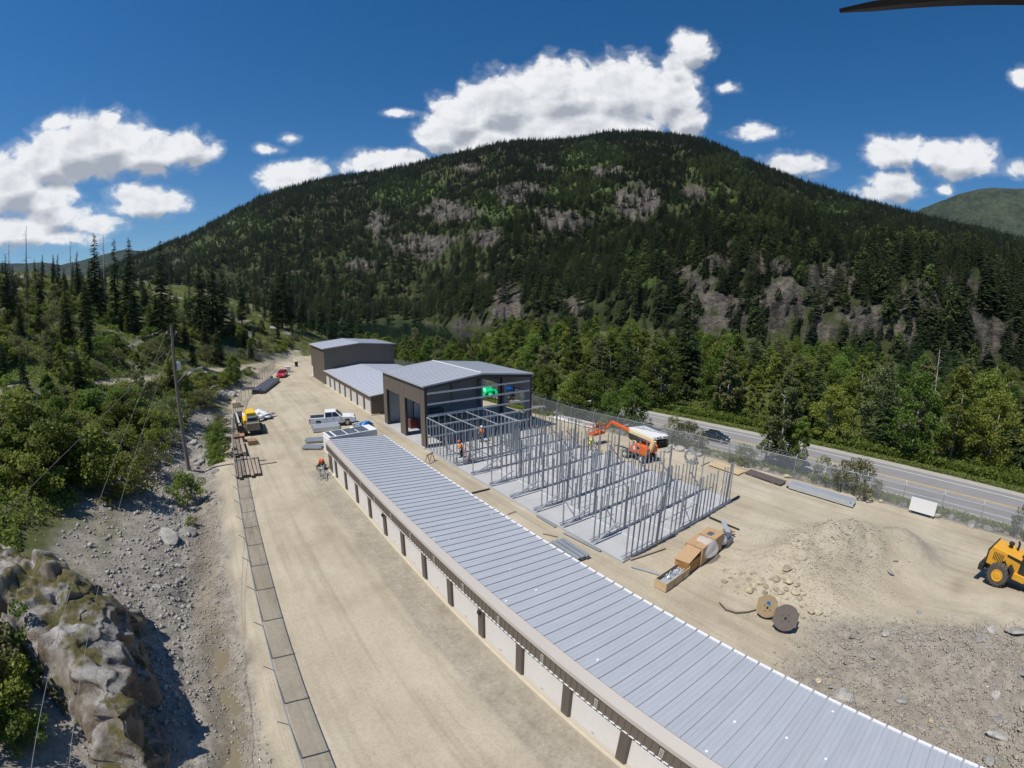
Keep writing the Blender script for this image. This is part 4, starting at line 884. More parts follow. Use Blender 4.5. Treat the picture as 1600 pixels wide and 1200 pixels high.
def small_car(name, label, loc, rz, mat, L=4.2, scale=1.0):
    t = thing(name, label, 'car', loc, rz, scale=scale); h = L / 2; wx = L * 0.30
    top = [(-h, 0.3), (-h, 0.78), (-h * 0.93, 0.95), (h * 0.4, 0.93), (h * 0.8, 0.78), (h * 0.97, 0.64), (h, 0.28)]
    car_body(t, arch(top, (wx, -wx), 0.37, 0.31, 0.24), 0.85, mat)
    a, b, c, d = (-h * 0.86, h * 0.42, h * 0.08, -h * 0.55)
    vs = [(x, s * (0.80 if z < 1 else 0.60), z) for s in (-1, 1) for (x, z) in ((a, 0.92), (b, 0.92), (c, 1.42), (d, 1.42))]
    MB().add(vs, [(0, 1, 2, 3), (7, 6, 5, 4), (0, 4, 5, 1), (1, 5, 6, 2), (2, 6, 7, 3), (3, 7, 4, 0)]).build('cabin', mat, t, bevel=0.05)
    MB().add([(b - 0.02, -0.72, 0.95), (b - 0.02, 0.72, 0.95), (c + 0.05, 0.56, 1.38), (c + 0.05, -0.56, 1.38)], [(0, 1, 2, 3)]).build('windscreen', M_GLASS, t, loc=(0.04, 0, 0.01))
    MB().add([(a + 0.02, -0.7, 0.96), (a + 0.02, 0.7, 0.96), (d - 0.04, 0.54, 1.36), (d - 0.04, -0.54, 1.36)], [(0, 1, 2, 3)]).build('rear_window', M_GLASS, t, loc=(-0.04, 0, 0.01))
    for s in (-1, 1):
        mx_ = (c + d) / 2
        for (xa, xb, xc, xd) in ((mx_ + 0.04, b - 0.25, c - 0.02, mx_ + 0.04), (a + 0.3, mx_ - 0.04, mx_ - 0.04, d + 0.05)):
            MB().add([(xa, s * 0.80, 0.97), (xb, s * 0.80, 0.97), (xc, s * 0.63, 1.37), (xd, s * 0.63, 1.37)], [(0, 1, 2, 3)]).build('side_window', M_GLASS, t, loc=(0, s * 0.012, 0))
        MB().box(h * 0.8, h * 0.97, s * 0.62 - 0.16, s * 0.62 + 0.16, 0.58, 0.72).build('headlight', M_LAMPW, t, bevel=0.03)
        MB().box(-h - 0.02, -h * 0.96, s * 0.66 - 0.14, s * 0.66 + 0.14, 0.66, 0.82).build('tail_light', M_LAMPR, t)
        MB().box(b - 0.28, b - 0.14, s * 0.9 - 0.08, s * 0.9 + 0.08, 0.95, 1.06).build('mirror', mat, t)
        for x in (wx, -wx): wheel(t, (x, s * 0.76, 0.31), 0.31, 0.2)
    return t
pickup('pickup_truck', 'white crew cab pickup truck parked in the yard beside the white trailer', (14.25, 58.2, 0), rad(-14.4))
small_car('parked_car', 'small red car parked by the left fence near the far end of the yard', (14.4, 101.8, 0.0), math.atan2(-0.92, -0.38), M_RED)
P = at(1127, 688, ROAD_Z + 0.07); small_car('passing_car', 'dark green car driving on the two lane highway', (road_x(P.y) - 1.9, P.y + 0.5, ROAD_Z + 0.065), math.atan2(-0.99, 0.13), M_CARDK, 4.2, 0.86)

def wheel_loader():
    Pw = at(1548, 926); Pf = at(1595, 949); d = (Pf - Pw); d.z = 0; d.normalize(); rz = math.atan2(d.y, d.x); side = Vector((-d.y, d.x, 0))
    c = Pw + d * 1.5 + side * 1.05
    t = thing('wheel_loader', 'yellow articulated wheel loader at the right edge beside the gravel heap', 'wheel loader', (c.x, c.y, gz(c.x, c.y) + 0.02), rz)
    for s in (-1, 1):
        for x in (-1.5, 1.5): wheel(t, (x, s * 1.05, 0.74), 0.74, 0.55, 0.52, M_YEL, 26, 18)
        MB().add([(-0.85, s * 1.28, 0.75), (-0.72, s * 1.28, 1.2), (-1.0, s * 1.28, 1.55), (-0.86, s * 1.28, 1.62), (-0.55, s * 1.28, 1.25), (-0.68, s * 1.28, 0.75)] + [(-0.85, s * 0.8, 0.75), (-0.72, s * 0.8, 1.2), (-1.0, s * 0.8, 1.55), (-0.86, s * 0.8, 1.62), (-0.55, s * 0.8, 1.25), (-0.68, s * 0.8, 0.75)],
                 [(0, 1, 2, 3, 4, 5), (11, 10, 9, 8, 7, 6), (0, 6, 7, 1), (1, 7, 8, 2), (2, 8, 9, 3), (3, 9, 10, 4), (4, 10, 11, 5)]).build('mudguard', M_BLACK, t)
        for k in range(7): MB().box(-2.25 + k * 0.11, -2.20 + k * 0.11, s * 0.852 - 0.01, s * 0.852 + 0.01, 1.45, 1.95).build('louvre', M_BLACK, t)
        MB().prism([(-1.35, 1.98), (-0.35, 1.86), (-0.35, 2.06), (-1.35, 2.12)], s * 0.855 - 0.006, s * 0.855 + 0.006).build('stripe', M_BLACK, t)
        MB().box(-2.75, -2.6, s * 0.6 - 0.15, s * 0.6 + 0.15, 1.05, 1.3).build('tail_light', M_LAMPR, t)
    MB().prism([(-2.6, 1.0), (-2.62, 1.9), (-2.45, 2.25), (-0.35, 2.12), (-0.35, 1.15), (-0.9, 1.1), (-1.4, 1.62), (-2.0, 1.0)], -0.84, 0.84).build('engine_hood', M_YEL, t, bevel=0.05)
    MB().box(-2.95, -2.6, -1.15, 1.15, 0.5, 1.0).build('counterweight', M_BLACK, t, bevel=0.06)
    MB().prism([(-2.68, 1.0), (-2.70, 1.95), (-2.52, 2.3), (-2.44, 2.26), (-2.6, 1.9), (-2.6, 1.0)], -0.86, 0.86).build('rear_grille', M_BLACK, t)
    MB().box(-2.6, 0.1, -0.55, 0.55, 0.55, 1.05).box(0.0, 2.3, -0.5, 0.5, 0.55, 1.15).build('chassis', M_DARKST, t)
    MB().box(-0.6, 0.3, -0.95, 0.95, 0.75, 1.2).build('step_box', M_YEL, t, bevel=0.04)
    vs = [(x, s * w_, z) for s in (-1, 1) for (x, z, w_) in ((-0.3, 1.2, 0.78), (1.05, 1.2, 0.78), (1.2, 1.9, 0.78), (0.9, 2.85, 0.7), (-0.25, 2.85, 0.7))]
    MB().add(vs, [(0, 1, 2, 3, 4), (9, 8, 7, 6, 5), (0, 5, 6, 1), (1, 6, 7, 2), (2, 7, 8, 3), (3, 8, 9, 4), (4, 9, 5, 0)]).build('cab_glass', M_GLASS, t)
    for s in (-1, 1):
        for a, b in (((-0.3, 0.79, 1.2), (-0.25, 0.71, 2.85)), ((0.45, 0.79, 1.2), (0.4, 0.71, 2.85)), ((1.2, 0.79, 1.9), (0.9, 0.71, 2.85)), ((-0.3, 0.79, 1.2), (1.05, 0.79, 1.2))): MB().bar((a[0], a[1] * s, a[2]), (b[0], b[1] * s, b[2]), 0.09).build('cab_pillar', M_BLACK, t)
    MB().box(-0.4, 1.1, -0.85, 0.85, 2.86, 3.02).build('cab_roof', M_YEL, t, bevel=0.06); MB().lathe([(0.09, 3.02), (0.09, 3.14), (0.04, 3.2)], 12, 'z', (-0.1, 0.5, 0)).build('beacon', M_ORANGE, t)
    MB().tube([(-1.0, 0.3, 2.1), (-1.0, 0.3, 2.6), (-1.1, 0.3, 2.75)], 0.08, 10).build('exhaust', M_BLACK, t); MB().lathe([(0.13, 2.1), (0.13, 2.4), (0.19, 2.42), (0.19, 2.55), (0.1, 2.6)], 14, 'z', (-1.5, 0.2, 0)).build('air_intake', M_BLACK, t)
    for s in (-1, 1): MB().prism([(0.9, 1.5), (1.3, 1.75), (2.6, 0.75), (2.5, 0.45), (1.3, 1.3)], s * 0.55 - 0.06, s * 0.55 + 0.06).build('lift_arm', M_YEL, t)
    MB().prism([(2.5, 0.3), (2.6, 1.1), (2.75, 1.1), (2.8, 0.35), (3.6, 0.12), (3.6, 0.05), (2.6, 0.05)], -1.3, 1.3).build('bucket', M_DARKST, t)
wheel_loader()

def boom_lift():
    X = 36.7; B = at(988, 719); c = Vector((X, 27.9, 0.0))
    t = thing('boom_lift', 'orange boom lift with cream folded boom and orange basket beside the slab', 'boom lift', c, math.pi / 2)   # local x = world +y
    for s in (-1, 1):
        for x in (-1.05, 1.05): wheel(t, (x, s * 0.85, 0.40), 0.40, 0.32, 0.5, M_WHITE, 20, 14)
    MB().box(-1.35, 1.35, -0.6, 0.6, 0.35, 0.7).build('chassis', M_DARKST, t, bevel=0.04)
    MB().lathe([(0.5, 0.7), (0.5, 0.85)], 20).build('turntable', M_DARKST, t)
    MB().prism([(-1.55, 0.85), (-1.6, 1.5), (-1.35, 1.75), (0.1, 1.75), (0.45, 1.45), (0.5, 0.85)], -1.0, -0.35).build('counterweight', M_ORANGE, t, bevel=0.05)
    MB().prism([(-1.55, 0.85), (-1.6, 1.5), (-1.35, 1.75), (0.1, 1.75), (0.45, 1.45), (0.5, 0.85)], 0.35, 1.0).build('engine_cover', M_ORANGE, t, bevel=0.05)
    for s in (-1, 1):
        MB().prism([(-0.9, 1.35), (-0.35, 1.35), (-0.35, 1.55), (-0.7, 1.55)], s * 1.01 - 0.008, s * 1.01 + 0.008).build('vent', M_BLACK, t); MB().prism([(-0.25, 1.2), (0.1, 1.15), (0.2, 1.45), (-0.1, 1.62)], s * 1.01 - 0.006, s * 1.01 + 0.006).build('decal', M_WHITE, t)
    L = lambda px, py: (lambda w: Vector((w.y - c.y, -(w.x - c.x), w.z)))(onx(px, py, X))
    piv = L(1022, 689); el = L(984, 673); ja = L(956, 659); jb = L(948, 668); bk = L(936, 671)
    MB().bar((-1.3, 0, 1.0), (piv.x, 0, piv.z), 0.4, 0.36).build('riser', M_CREAM, t)
    MB().bar((0.3, -0.12, 1.2), (el.x - 0.6, -0.12, el.z - 1.0), 0.16, 0.22).bar((0.3, -0.12, 0.8), (el.x - 0.6, -0.12, el.z - 1.5), 0.16, 0.2).bar((el.x - 0.6, -0.12, el.z - 1.55), (el.x - 0.6, -0.12, el.z - 0.95), 0.16, 0.22).build('tower_arm', M_CREAM, t)
    MB().bar((piv.x, 0, piv.z), (el.x, 0, el.z), 0.30, 0.36).build('main_boom', M_CREAM, t, bevel=0.03); MB().bar((el.x - 0.1, 0, el.z), (ja.x, 0, ja.z), 0.24, 0.28).build('fly_boom', M_ORANGE, t, bevel=0.03)
    MB().bar((ja.x, 0, ja.z), (jb.x, 0, jb.z), 0.2, 0.2).build('jib', M_ORANGE, t)
    MB().tube([(piv.x + 0.6, 0, piv.z - 0.3), (el.x - 1.2, 0, el.z - 0.45)], 0.06, 8).build('lift_cylinder', M_RIM, t)
    b = bk + Vector((0.3, 0, -0.55)); fl = MB().box(b.x - 0.4, b.x + 0.4, -0.9, 0.9, b.z - 0.06, b.z + 0.2).build('basket', M_ORANGE, t)
    rl_ = MB()
    for x in (-0.4, 0.4):
        for yy in (-0.9, -0.3, 0.3, 0.9): rl_.bar((b.x + x, yy, b.z), (b.x + x, yy, b.z + 1.05), 0.05)
    for zz in (0.55, 1.05):
        for x in (-0.4, 0.4): rl_.bar((b.x + x, -0.9, b.z + zz), (b.x + x, 0.9, b.z + zz), 0.05)
        for yy in (-0.9, 0.9): rl_.bar((b.x - 0.4, yy, b.z + zz), (b.x + 0.4, yy, b.z + zz), 0.05)
    rl_.build('guard_rail', M_ORANGE, fl); MB().box(b.x - 0.3, b.x - 0.05, -0.3, 0.3, b.z + 0.75, b.z + 1.1).build('control_box', M_DARKST, fl)
boom_lift()

def yard_forklift():
    t = thing('rough_terrain_forklift', 'yellow rough terrain forklift parked by the left fence with its grey mast up', 'forklift', (4.1, 60.6, 0), rad(90))   # local x = +y, left = -x
    for s in (-1, 1):
        for x in (-1.3, 1.5): wheel(t, (x, s * 1.0, 0.6), 0.6, 0.42, 0.5, M_YEL2, 22, 16)
        MB().box(-0.2, 2.6, s * 0.8 - 0.2, s * 0.8 + 0.2, 0.9, 1.5).build('side_pod', M_YEL2, t, bevel=0.05)
        MB().tube([(2.4, s * 0.75, 1.5), (2.9, s * 0.6, 2.3), (1.2, s * 0.5, 2.5)], 0.07, 8).build('hydraulic_arm', M_YEL2, t)
    MB().box(-2.0, 2.6, -0.7, 0.7, 0.55, 1.0).build('chassis', M_DARKST, t)
    MB().box(-0.7, 1.8, -0.6, 0.6, 1.0, 2.5).build('hood', M_YEL2, t, bevel=0.1); MB().box(1.8, 2.9, -0.55, 0.55, 1.0, 2.15).build('front_box', M_YEL2, t, bevel=0.06)
    MB().prism([(-1.7, 1.0), (-1.7, 1.6), (-1.6, 2.0), (-0.75, 2.0), (-0.7, 1.0)], -0.62, 0.62).build('cab', M_GLASS, t, bevel=0.05); MB().box(-1.75, -0.75, -0.62, 0.62, 2.0, 2.12).build('cab_roof', plain('grey_canopy', (0.11, 0.11, 0.125), 0.6), t, bevel=0.05)
    MB().box(-2.3, -1.75, -0.85, 0.85, 0.6, 1.55).build('counterweight', plain('khaki_steel', (0.24, 0.20, 0.13), 0.6), t, bevel=0.08)
    MB().bar((-1.7, -0.8, 1.6), (-1.7, 0.8, 1.6), 0.1).bar((-1.7, -0.8, 1.6), (-1.7, -0.8, 2.1), 0.07).bar((-1.7, 0.8, 1.6), (-1.7, 0.8, 2.1), 0.07).build('rear_guard', M_RIM, t)
    gm_ = plain('pale_grey_steel', (0.50, 0.49, 0.46), 0.6)
    MB().box(-2.0, 3.6, 1.55, 1.78, 1.55, 1.75).build('boom', gm_, t, bevel=0.03); MB().box(-2.0, 3.7, 1.78, 1.95, 0.5, 1.7).build('boom_side', M_BLACK, t)
    MB().prism([(2.6, 0.6), (3.7, 0.5), (3.7, 1.9), (2.9, 1.4)], 0.9, 1.6).build('fork_carriage', M_BLACK, t)
    MB().bar((-1.9, 0.6, 0.7), (-2.2, 2.0, 0.15), 0.2).build('outrigger', M_DARKST, t); MB().bar((-1.9, -0.6, 0.7), (-2.2, -1.6, 0.15), 0.2).build('outrigger', M_DARKST, t)
yard_forklift()

def blue_lift():
    c = at(803, 628); t = thing('telehandler', 'blue telehandler seen through the garage beyond its right doorway', 'telehandler', (c.x + 1.2, c.y + 1.6, 0), rad(-20))
    for s in (-1, 1):
        for x in (-1.2, 1.2): wheel(t, (x, s * 0.9, 0.55), 0.55, 0.4, 0.5, M_RIM, 20)
    MB().box(-1.9, 1.9, -0.8, 0.8, 0.5, 1.3).build('chassis', M_DARKST, t, bevel=0.05); MB().box(-1.9, 0.3, -0.2, 0.85, 1.3, 1.8).build('hood', M_BLUE, t, bevel=0.05)
    for x in (-0.5, 0.8):
        for s in (-0.85, 0.1): MB().bar((x, s, 1.3), (x, s, 2.6), 0.09).build('cab_post', M_BLUE, t)
    MB().box(-0.6, 0.9, -0.95, 0.2, 2.6, 2.72).build('cab_roof', M_BLUE, t, bevel=0.03); MB().box(-0.45, 0.75, -0.85, 0.1, 1.3, 2.6).build('cab_glass', M_GLASS, t)
    MB().bar((-1.8, 0.5, 2.0), (2.8, 0.5, 1.4), 0.3, 0.3).build('boom', M_BLUE, t)
blue_lift()

def lumpy(name, label, cat, loc, size, mat, seed, group=None, parent=None, rz=0, sub=3, amp=0.35, part=False, freq=1.3):
    bm = bmesh.new(); bmesh.ops.create_icosphere(bm, subdivisions=sub, radius=1.0); R_ = random.Random(seed); o1 = [R_.uniform(-9, 9) for _ in range(3)]
    from mathutils import noise as mn
    for v in bm.verts:
        n = mn.fractal(v.co * freq + Vector(o1), 0.6, 2.1, 5); v.co *= 1 + amp * n
        v.co.x *= size[0]; v.co.y *= size[1]; v.co.z = max(-0.08, v.co.z * size[2])
    me = bpy.data.meshes.new(name); bm.to_mesh(me); bm.free(); me.materials.append(mat); me.shade_smooth()
    o = place(name, me, parent, loc, (0, 0, rz))
    if not part: tag(o, label, cat, group)
    return o
c = at(768, 622); lumpy('green_tarp', 'bright green tarp over a heap seen through the garage doorway', 'tarp', (c.x, c.y + 1.5, 0.3), (1.9, 1.6, 1.2), M_GREEN, 3, sub=4, freq=1.9)
c = at(751, 622); lumpy('orange_bundle', 'small orange bundle beside the bright green tarp', 'bundle', (c.x, c.y + 0.5, 0.3), (0.6, 0.6, 0.9), plain('dull_orange', (0.6, 0.22, 0.02), 0.6), 5)
lumpy('white_tarp', 'crumpled white plastic sheeting in front of the yellow forklift', 'tarp', (5.2, 66.6, 0.25), (2.1, 1.5, 0.75), M_WHITE, 8, amp=0.6, sub=4, freq=2.2)
lumpy('blue_tarp', 'blue tarp bundle on grey sheets behind the white trailer', 'tarp', (17.4, 54.2, 0.5), (0.8, 0.5, 0.4), M_BLUE, 9)

# white box trailer with dark roof panels
t = thing('box_trailer', 'white box trailer with dark roof panels behind the storage row', 'trailer', (12.85, 45.5, 0), rad(4))
MB().box(-2.6, 2.6, -1.1, 1.1, 0.45, 2.55).build('box', M_WHITE, t, bevel=0.04); MB().box(-2.62, 2.62, -1.13, 1.13, 2.5, 2.58).build('roof_frame', M_WHITE, t)
for i in range(4): MB().box(-2.4 + i * 1.22, -2.4 + i * 1.22 + (0.42 if i == 0 else 1.1), -0.98, 0.98, 2.582, 2.60).build('roof_panel', M_PANEL, t, loc=(0 if i == 0 else -0.6, 0, 0))
for s in (-1, 1):
    for x in (-0.5, 0.4): wheel(t, (x, s * 1.12, 0.35), 0.35, 0.22)
MB().lathe([(0.2, 2.6), (0.24, 2.75), (0.1, 2.82)], 14, 'z', (0.4, 0.5, 0)).build('roof_vent', M_WHITE, t); MB().bar((2.6, 0, 0.5), (3.9, 0, 0.45), 0.1).build('drawbar', M_DARKST, t); MB().box(-2.64, -2.6, -0.95, 0.95, 0.6, 2.3).build('rear_door', M_WHITE, t)

# ------------------------------------------------------------------ stacked materials
def bundle(name, label, a, b, n, w, h, mat, z=0.0, layers=1, cat='steel', part='bar', jitter=0.1, seed=0, mats=None, gap=1.28, bearers=True):
    """long pieces side by side from a to b (centre line); each piece a part"""
    a, b = Vector(a), Vector(b); c = (a + b) / 2; d = b - a; L = d.length; t = thing(name, label, cat, (c.x, c.y, z + c.z), math.atan2(d.y, d.x)); R_ = random.Random(seed)
    if bearers:
        for x in (-L * 0.3, L * 0.3): MB().box(x - 0.06, x + 0.06, -n * w * gap / 2, n * w * gap / 2, 0.0, 0.08).build('bearer', M_WOOD, t)
    for l in range(layers):
        for i in range(n):
            y = (i - (n - 1) / 2) * w * gap; dx = R_.uniform(-jitter, jitter) * L * 0.5; mt = mats[l % len(mats)] if mats else mat; z0 = 0.08 + l * h * 1.04
            MB().box(-L / 2 + dx, L / 2 + dx, y - w / 2, y + w / 2, z0, z0 + h * 0.22).box(-L / 2 + dx, L / 2 + dx, y - w / 2, y - w / 2 + 0.04, z0 + h * 0.22, z0 + h * 0.8).box(-L / 2 + dx, L / 2 + dx, y - w / 2, y + w / 2, z0 + h * 0.8, z0 + h).build(part, mt, t, rot=(0, 0, R_.gauss(0, 0.006)))
    return t
bundle('purlin_bundle', 'grey steel channels lying beside the long metal roof', at(871, 849), at(913, 876), 3, 0.28, 0.2, M_GALV, cat='steel channel', part='channel', seed=1)
bundle('beam_stack', 'tall stack of dark steel beams with white tops by the right fence', at(993, 683), at(1031, 700), 5, 0.36, 0.3, M_DARKST, layers=4, cat='beam stack', part='beam', jitter=0.03, seed=2, mats=[M_DARKST, M_DARKST, M_DARKST, M_WHITE])
bundle('panel_stack', 'long white insulated strips lying by the right fence behind the studs', at(868, 652), at(934, 668), 3, 0.5, 0.12, M_WHITE, cat='panel stack', part='strip', jitter=0.08, seed=3)
bundle('plank_stack', 'pale timber planks lying near the right fence', at(1113, 725), at(1160, 741), 4, 0.3, 0.06, M_PLY, cat='planks', part='plank', jitter=0.04, seed=4)
bundle('plank_stack', 'dark weathered planks lying along the right fence', at(1168, 738), at(1224, 757), 4, 0.26, 0.12, plain('dark_timber', (0.115, 0.09, 0.085), 0.8), cat='planks', part='plank', jitter=0.04, seed=5)
bundle('purlin_bundle', 'shiny galvanised channels lying along the right fence left of the sign', at(1232, 760), at(1331, 790), 4, 0.24, 0.2, M_GALV2, layers=2, cat='steel channel', part='channel', jitter=0.12, seed=6)
bundle('purlin_bundle', 'dark bundle of long steel sections by the left fence near the red car', (7.4, 85.2, 0), (12.0, 96.4, 0), 6, 0.3, 0.22, plain('blue_grey_steel', (0.16, 0.17, 0.20), 0.45, 0.5), layers=3, cat='steel sections', part='section', jitter=0.06, seed=7)
bundle('purlin_bundle', 'wide pale bundle of steel sheets between pickup truck and trailer', at(489, 673), at(530, 669), 5, 0.34, 0.16, M_GALV2, layers=3, cat='steel sheets', part='sheet', jitter=0.05, seed=8)
bundle('purlin_bundle', 'grey steel channels on the ground left of the white trailer', at(478, 690), at(506, 688), 5, 0.26, 0.16, M_GALV, cat='steel channel', part='channel', jitter=0.12, seed=9)
bundle('purlin_bundle', 'red tipped steel channels on the ground by the storage row corner', at(474, 700), at(504, 700), 4, 0.26, 0.16, M_GALV, cat='steel channel', part='channel', jitter=0.1, seed=10)
bundle('sheet_stack', 'grey curved metal sheets stacked behind the white trailer', at(556, 668), at(578, 663), 3, 0.5, 0.14, M_GALV2, layers=2, cat='metal sheets', part='sheet', seed=11)
bundle('timber_stack', 'long grey planks stacked by the left fence below the forklift', at(371, 694), at(377, 717), 3, 0.35, 0.18, M_WOODG, layers=3, cat='timber stack', part='plank', jitter=0.04, seed=12)
bundle('timber_stack', 'short timbers spread beside the left fence nearest the camera', at(383, 717), at(389, 747), 7, 0.28, 0.2, M_WOODG, layers=1, cat='timber stack', part='timber', jitter=0.12, seed=13, gap=1.3)
bundle('timber_stack', 'brown timber offcuts behind the long grey planks', at(388, 694), at(402, 692), 5, 0.2, 0.2, M_WOOD, layers=2, cat='timber stack', part='offcut', jitter=0.2, seed=14)
for k, (x, y, mt, lab) in enumerate(((369, 690, plain('brown_crate', (0.34, 0.19, 0.11), 0.8), 'brown wooden crate by the left fence behind the forklift'), (366, 636, M_PLY, 'pale wooden crate by the left fence beside the forklift mast'))):
    c = at(x, y); clutter_crate('crate', lab, 'crate', (c.x + 0.4, c.y, 0), (1.3, 1.2, 0.7), mt)
# loose timber and track on the sand
def plank(label, a, b, w, h, mat, cat='plank', name='loose_plank', z=0.02):
    a, b = Vector(a), Vector(b); c = (a + b) / 2; t = b - a
    return tag(MB().box(-t.length / 2, t.length / 2, -w / 2, w / 2, z, z + h).build(name, mat, None, loc=c, rot=(0, 0, math.atan2(t.y, t.x)), bevel=0.01), label, cat)
plank('thin dark pipe running from the slab edge to the metal boxes', at(1108, 809), at(1155, 829), 0.10, 0.10, M_DARKST, 'pipe', 'loose_pipe')
plank('thin grey pipe running from the slab corner to the open crate', at(986, 886), at(1032, 899), 0.10, 0.10, M_GALV2, 'pipe', 'loose_pipe')
plank('grey track lying along the left edge of the slab', at(838, 806), at(868, 824), 0.12, 0.06, M_GALV, 'steel track', 'loose_track'); plank('second grey track along the slab edge near the front corner', at(880, 833), at(938, 862), 0.12, 0.06, M_GALV, 'steel track', 'loose_track')
plank('short stick lying in the alley beside the storage roof', at(793, 804), at(806, 799), 0.08, 0.05, M_WOODG); plank('thin stick lying in the alley near the steel channels', at(848, 834), at(871, 839), 0.08, 0.05, M_WOODG)
plank('dark board lying by the slab edge behind the open crate', at(985, 875), at(1039, 857), 0.16, 0.06, M_WOODG); plank('board at the right front corner of the slab', at(1143, 783), at(1155, 776), 0.2, 0.08, M_DARKST)
plank('long thin board on the ground behind the nearest fence timbers', at(400, 727), at(432, 722), 0.2, 0.05, M_WOODG); plank('thin stick near the dark weathered planks', at(1095, 728), at(1108, 722), 0.12, 0.05, M_WOODG)
plank('metal strip lying across the alley near the framed room', at(737, 771), at(765, 764), 0.15, 0.05, M_DARKST, 'steel track', 'loose_track')

# crates and boxes in front of the slab
t = thing('open_crate', 'long open timber crate full of silver brackets in front of the slab', 'crate', (21.0, 12.55, 0), rad(2))
for (n, a) in (('side_board', (-1.2, 1.2, -0.42, -0.38, 0, 0.6)), ('side_board', (-1.2, 1.2, 0.38, 0.42, 0, 0.6)), ('end_board', (-1.24, -1.2, -0.42, 0.42, 0, 0.6)), ('end_board', (1.2, 1.24, -0.42, 0.42, 0, 0.72)), ('base', (-1.2, 1.2, -0.38, 0.38, 0, 0.05))): MB().box(*a).build(n, M_PLY, t)
for x in (-0.4, 0.55): MB().box(x - 0.05, x + 0.05, -0.45, -0.42, 0, 0.6).build('batten', M_WOOD, t)
R_ = random.Random(2)
for k in range(26): MB().cbox((R_.uniform(-0.6, 1.0), R_.uniform(-0.28, 0.28), R_.uniform(0.36, 0.5)), (R_.uniform(0.1, 0.3), R_.uniform(0.06, 0.14), 0.05), (R_.uniform(-0.5, 0.5), R_.uniform(-0.5, 0.5), R_.uniform(0, 3))).build('bracket', M_GALV2, t)
MB().box(-0.9, 0.9, -0.3, 0.3, 0.05, 0.36).build('contents', M_GALV2, t)
def carton(label, loc, s, mat, rz=0.0, name='cardboard_box'):
    t = thing(name, label, 'box', loc, rz); a, b, c = s; MB().box(-a / 2, a / 2, -b / 2, b / 2, 0.1, c).build('body', mat, t, bevel=0.02)
    for y in (-b * 0.4, 0, b * 0.4): MB().box(-a / 2, a / 2, y - 0.05, y + 0.05, 0, 0.1).build('pallet_board', M_WOOD, t)
    MB().box(-a / 2, a / 2, -0.03, 0.03, c, c + 0.006).build('tape', M_WOOD, t); return t
t = carton('dark brown carton with an open flap beside the open crate', (22.85, 12.75, 0), (1.5, 0.95, 0.85), plain('brown_carton', (0.38, 0.19, 0.05), 0.8), rad(3))
MB().add([(-0.8, 0.55, 0.86), (1.1, 0.55, 1.35), (1.2, -0.45, 1.3), (-0.75, -0.5, 0.9)], [(0, 1, 2, 3)]).add([(-0.8, 0.55, 0.83), (1.1, 0.55, 1.32), (1.2, -0.45, 1.27), (-0.75, -0.5, 0.87)], [(3, 2, 1, 0)]).build('flap', M_CARD, t)
M_FILM, _nt, _b = material('plastic_film'); _b.inputs['Base Color'].default_value = (0.85, 0.85, 0.86, 1); _b.inputs['Roughness'].default_value = 0.2; _b.inputs['Alpha'].default_value = 0.38
t = carton('pale carton wrapped in clear plastic film', (24.3, 12.9, 0), (1.5, 1.3, 1.35), M_CARD, rad(4)); lumpy('film', '', '', (0.35, -0.2, 0.6), (1.0, 0.9, 0.9), M_FILM, 12, parent=t, amp=0.2, part=True)
t = carton('square cardboard box with a dark label and plastic bag on its side', (25.85, 12.95, 0), (1.25, 1.25, 1.35), M_CARD, rad(3)); MB().box(-0.45, 0.05, -0.2, 0.2, 1.352, 1.36).build('label_sheet', M_PANEL, t); lumpy('film', '', '', (0.8, -0.1, 0.5), (0.5, 0.65, 0.6), M_FILM, 14, parent=t, amp=0.25, part=True)
t = thing('metal_boxes', 'stack of dark grey metal boxes beyond the cardboard boxes', 'metal box', (27.4, 12.7, 0), rad(8))
for a in ((-0.5, 0.5, -0.5, 0.4, 0.0, 0.45), (-0.55, 0.2, 0.0, 0.6, 0.45, 0.7), (-0.1, 0.6, -0.3, 0.2, 0.45, 0.62)): MB().box(*a).build('box', plain('slate_metal', (0.13, 0.145, 0.17), 0.45, 0.3), t, bevel=0.02)
t = thing('scrap_timber', 'broken timber scraps with a grey channel beyond the metal boxes', 'scrap timber', (28.6, 12.9, 0), rad(20))
for k in range(6): MB().cbox((R_.uniform(-0.4, 0.4), R_.uniform(-0.4, 0.4), 0.1 + 0.07 * k), (R_.uniform(0.6, 1.1), 0.14, 0.05), (R_.uniform(-0.2, 0.2), R_.uniform(-0.2, 0.2), R_.uniform(0, 3))).build('board', M_WOOD, t)
MB().cbox((0.2, 0.4, 0.6), (1.3, 0.3, 0.12), (0, -0.2, 0.5)).build('channel', M_GALV2, t)

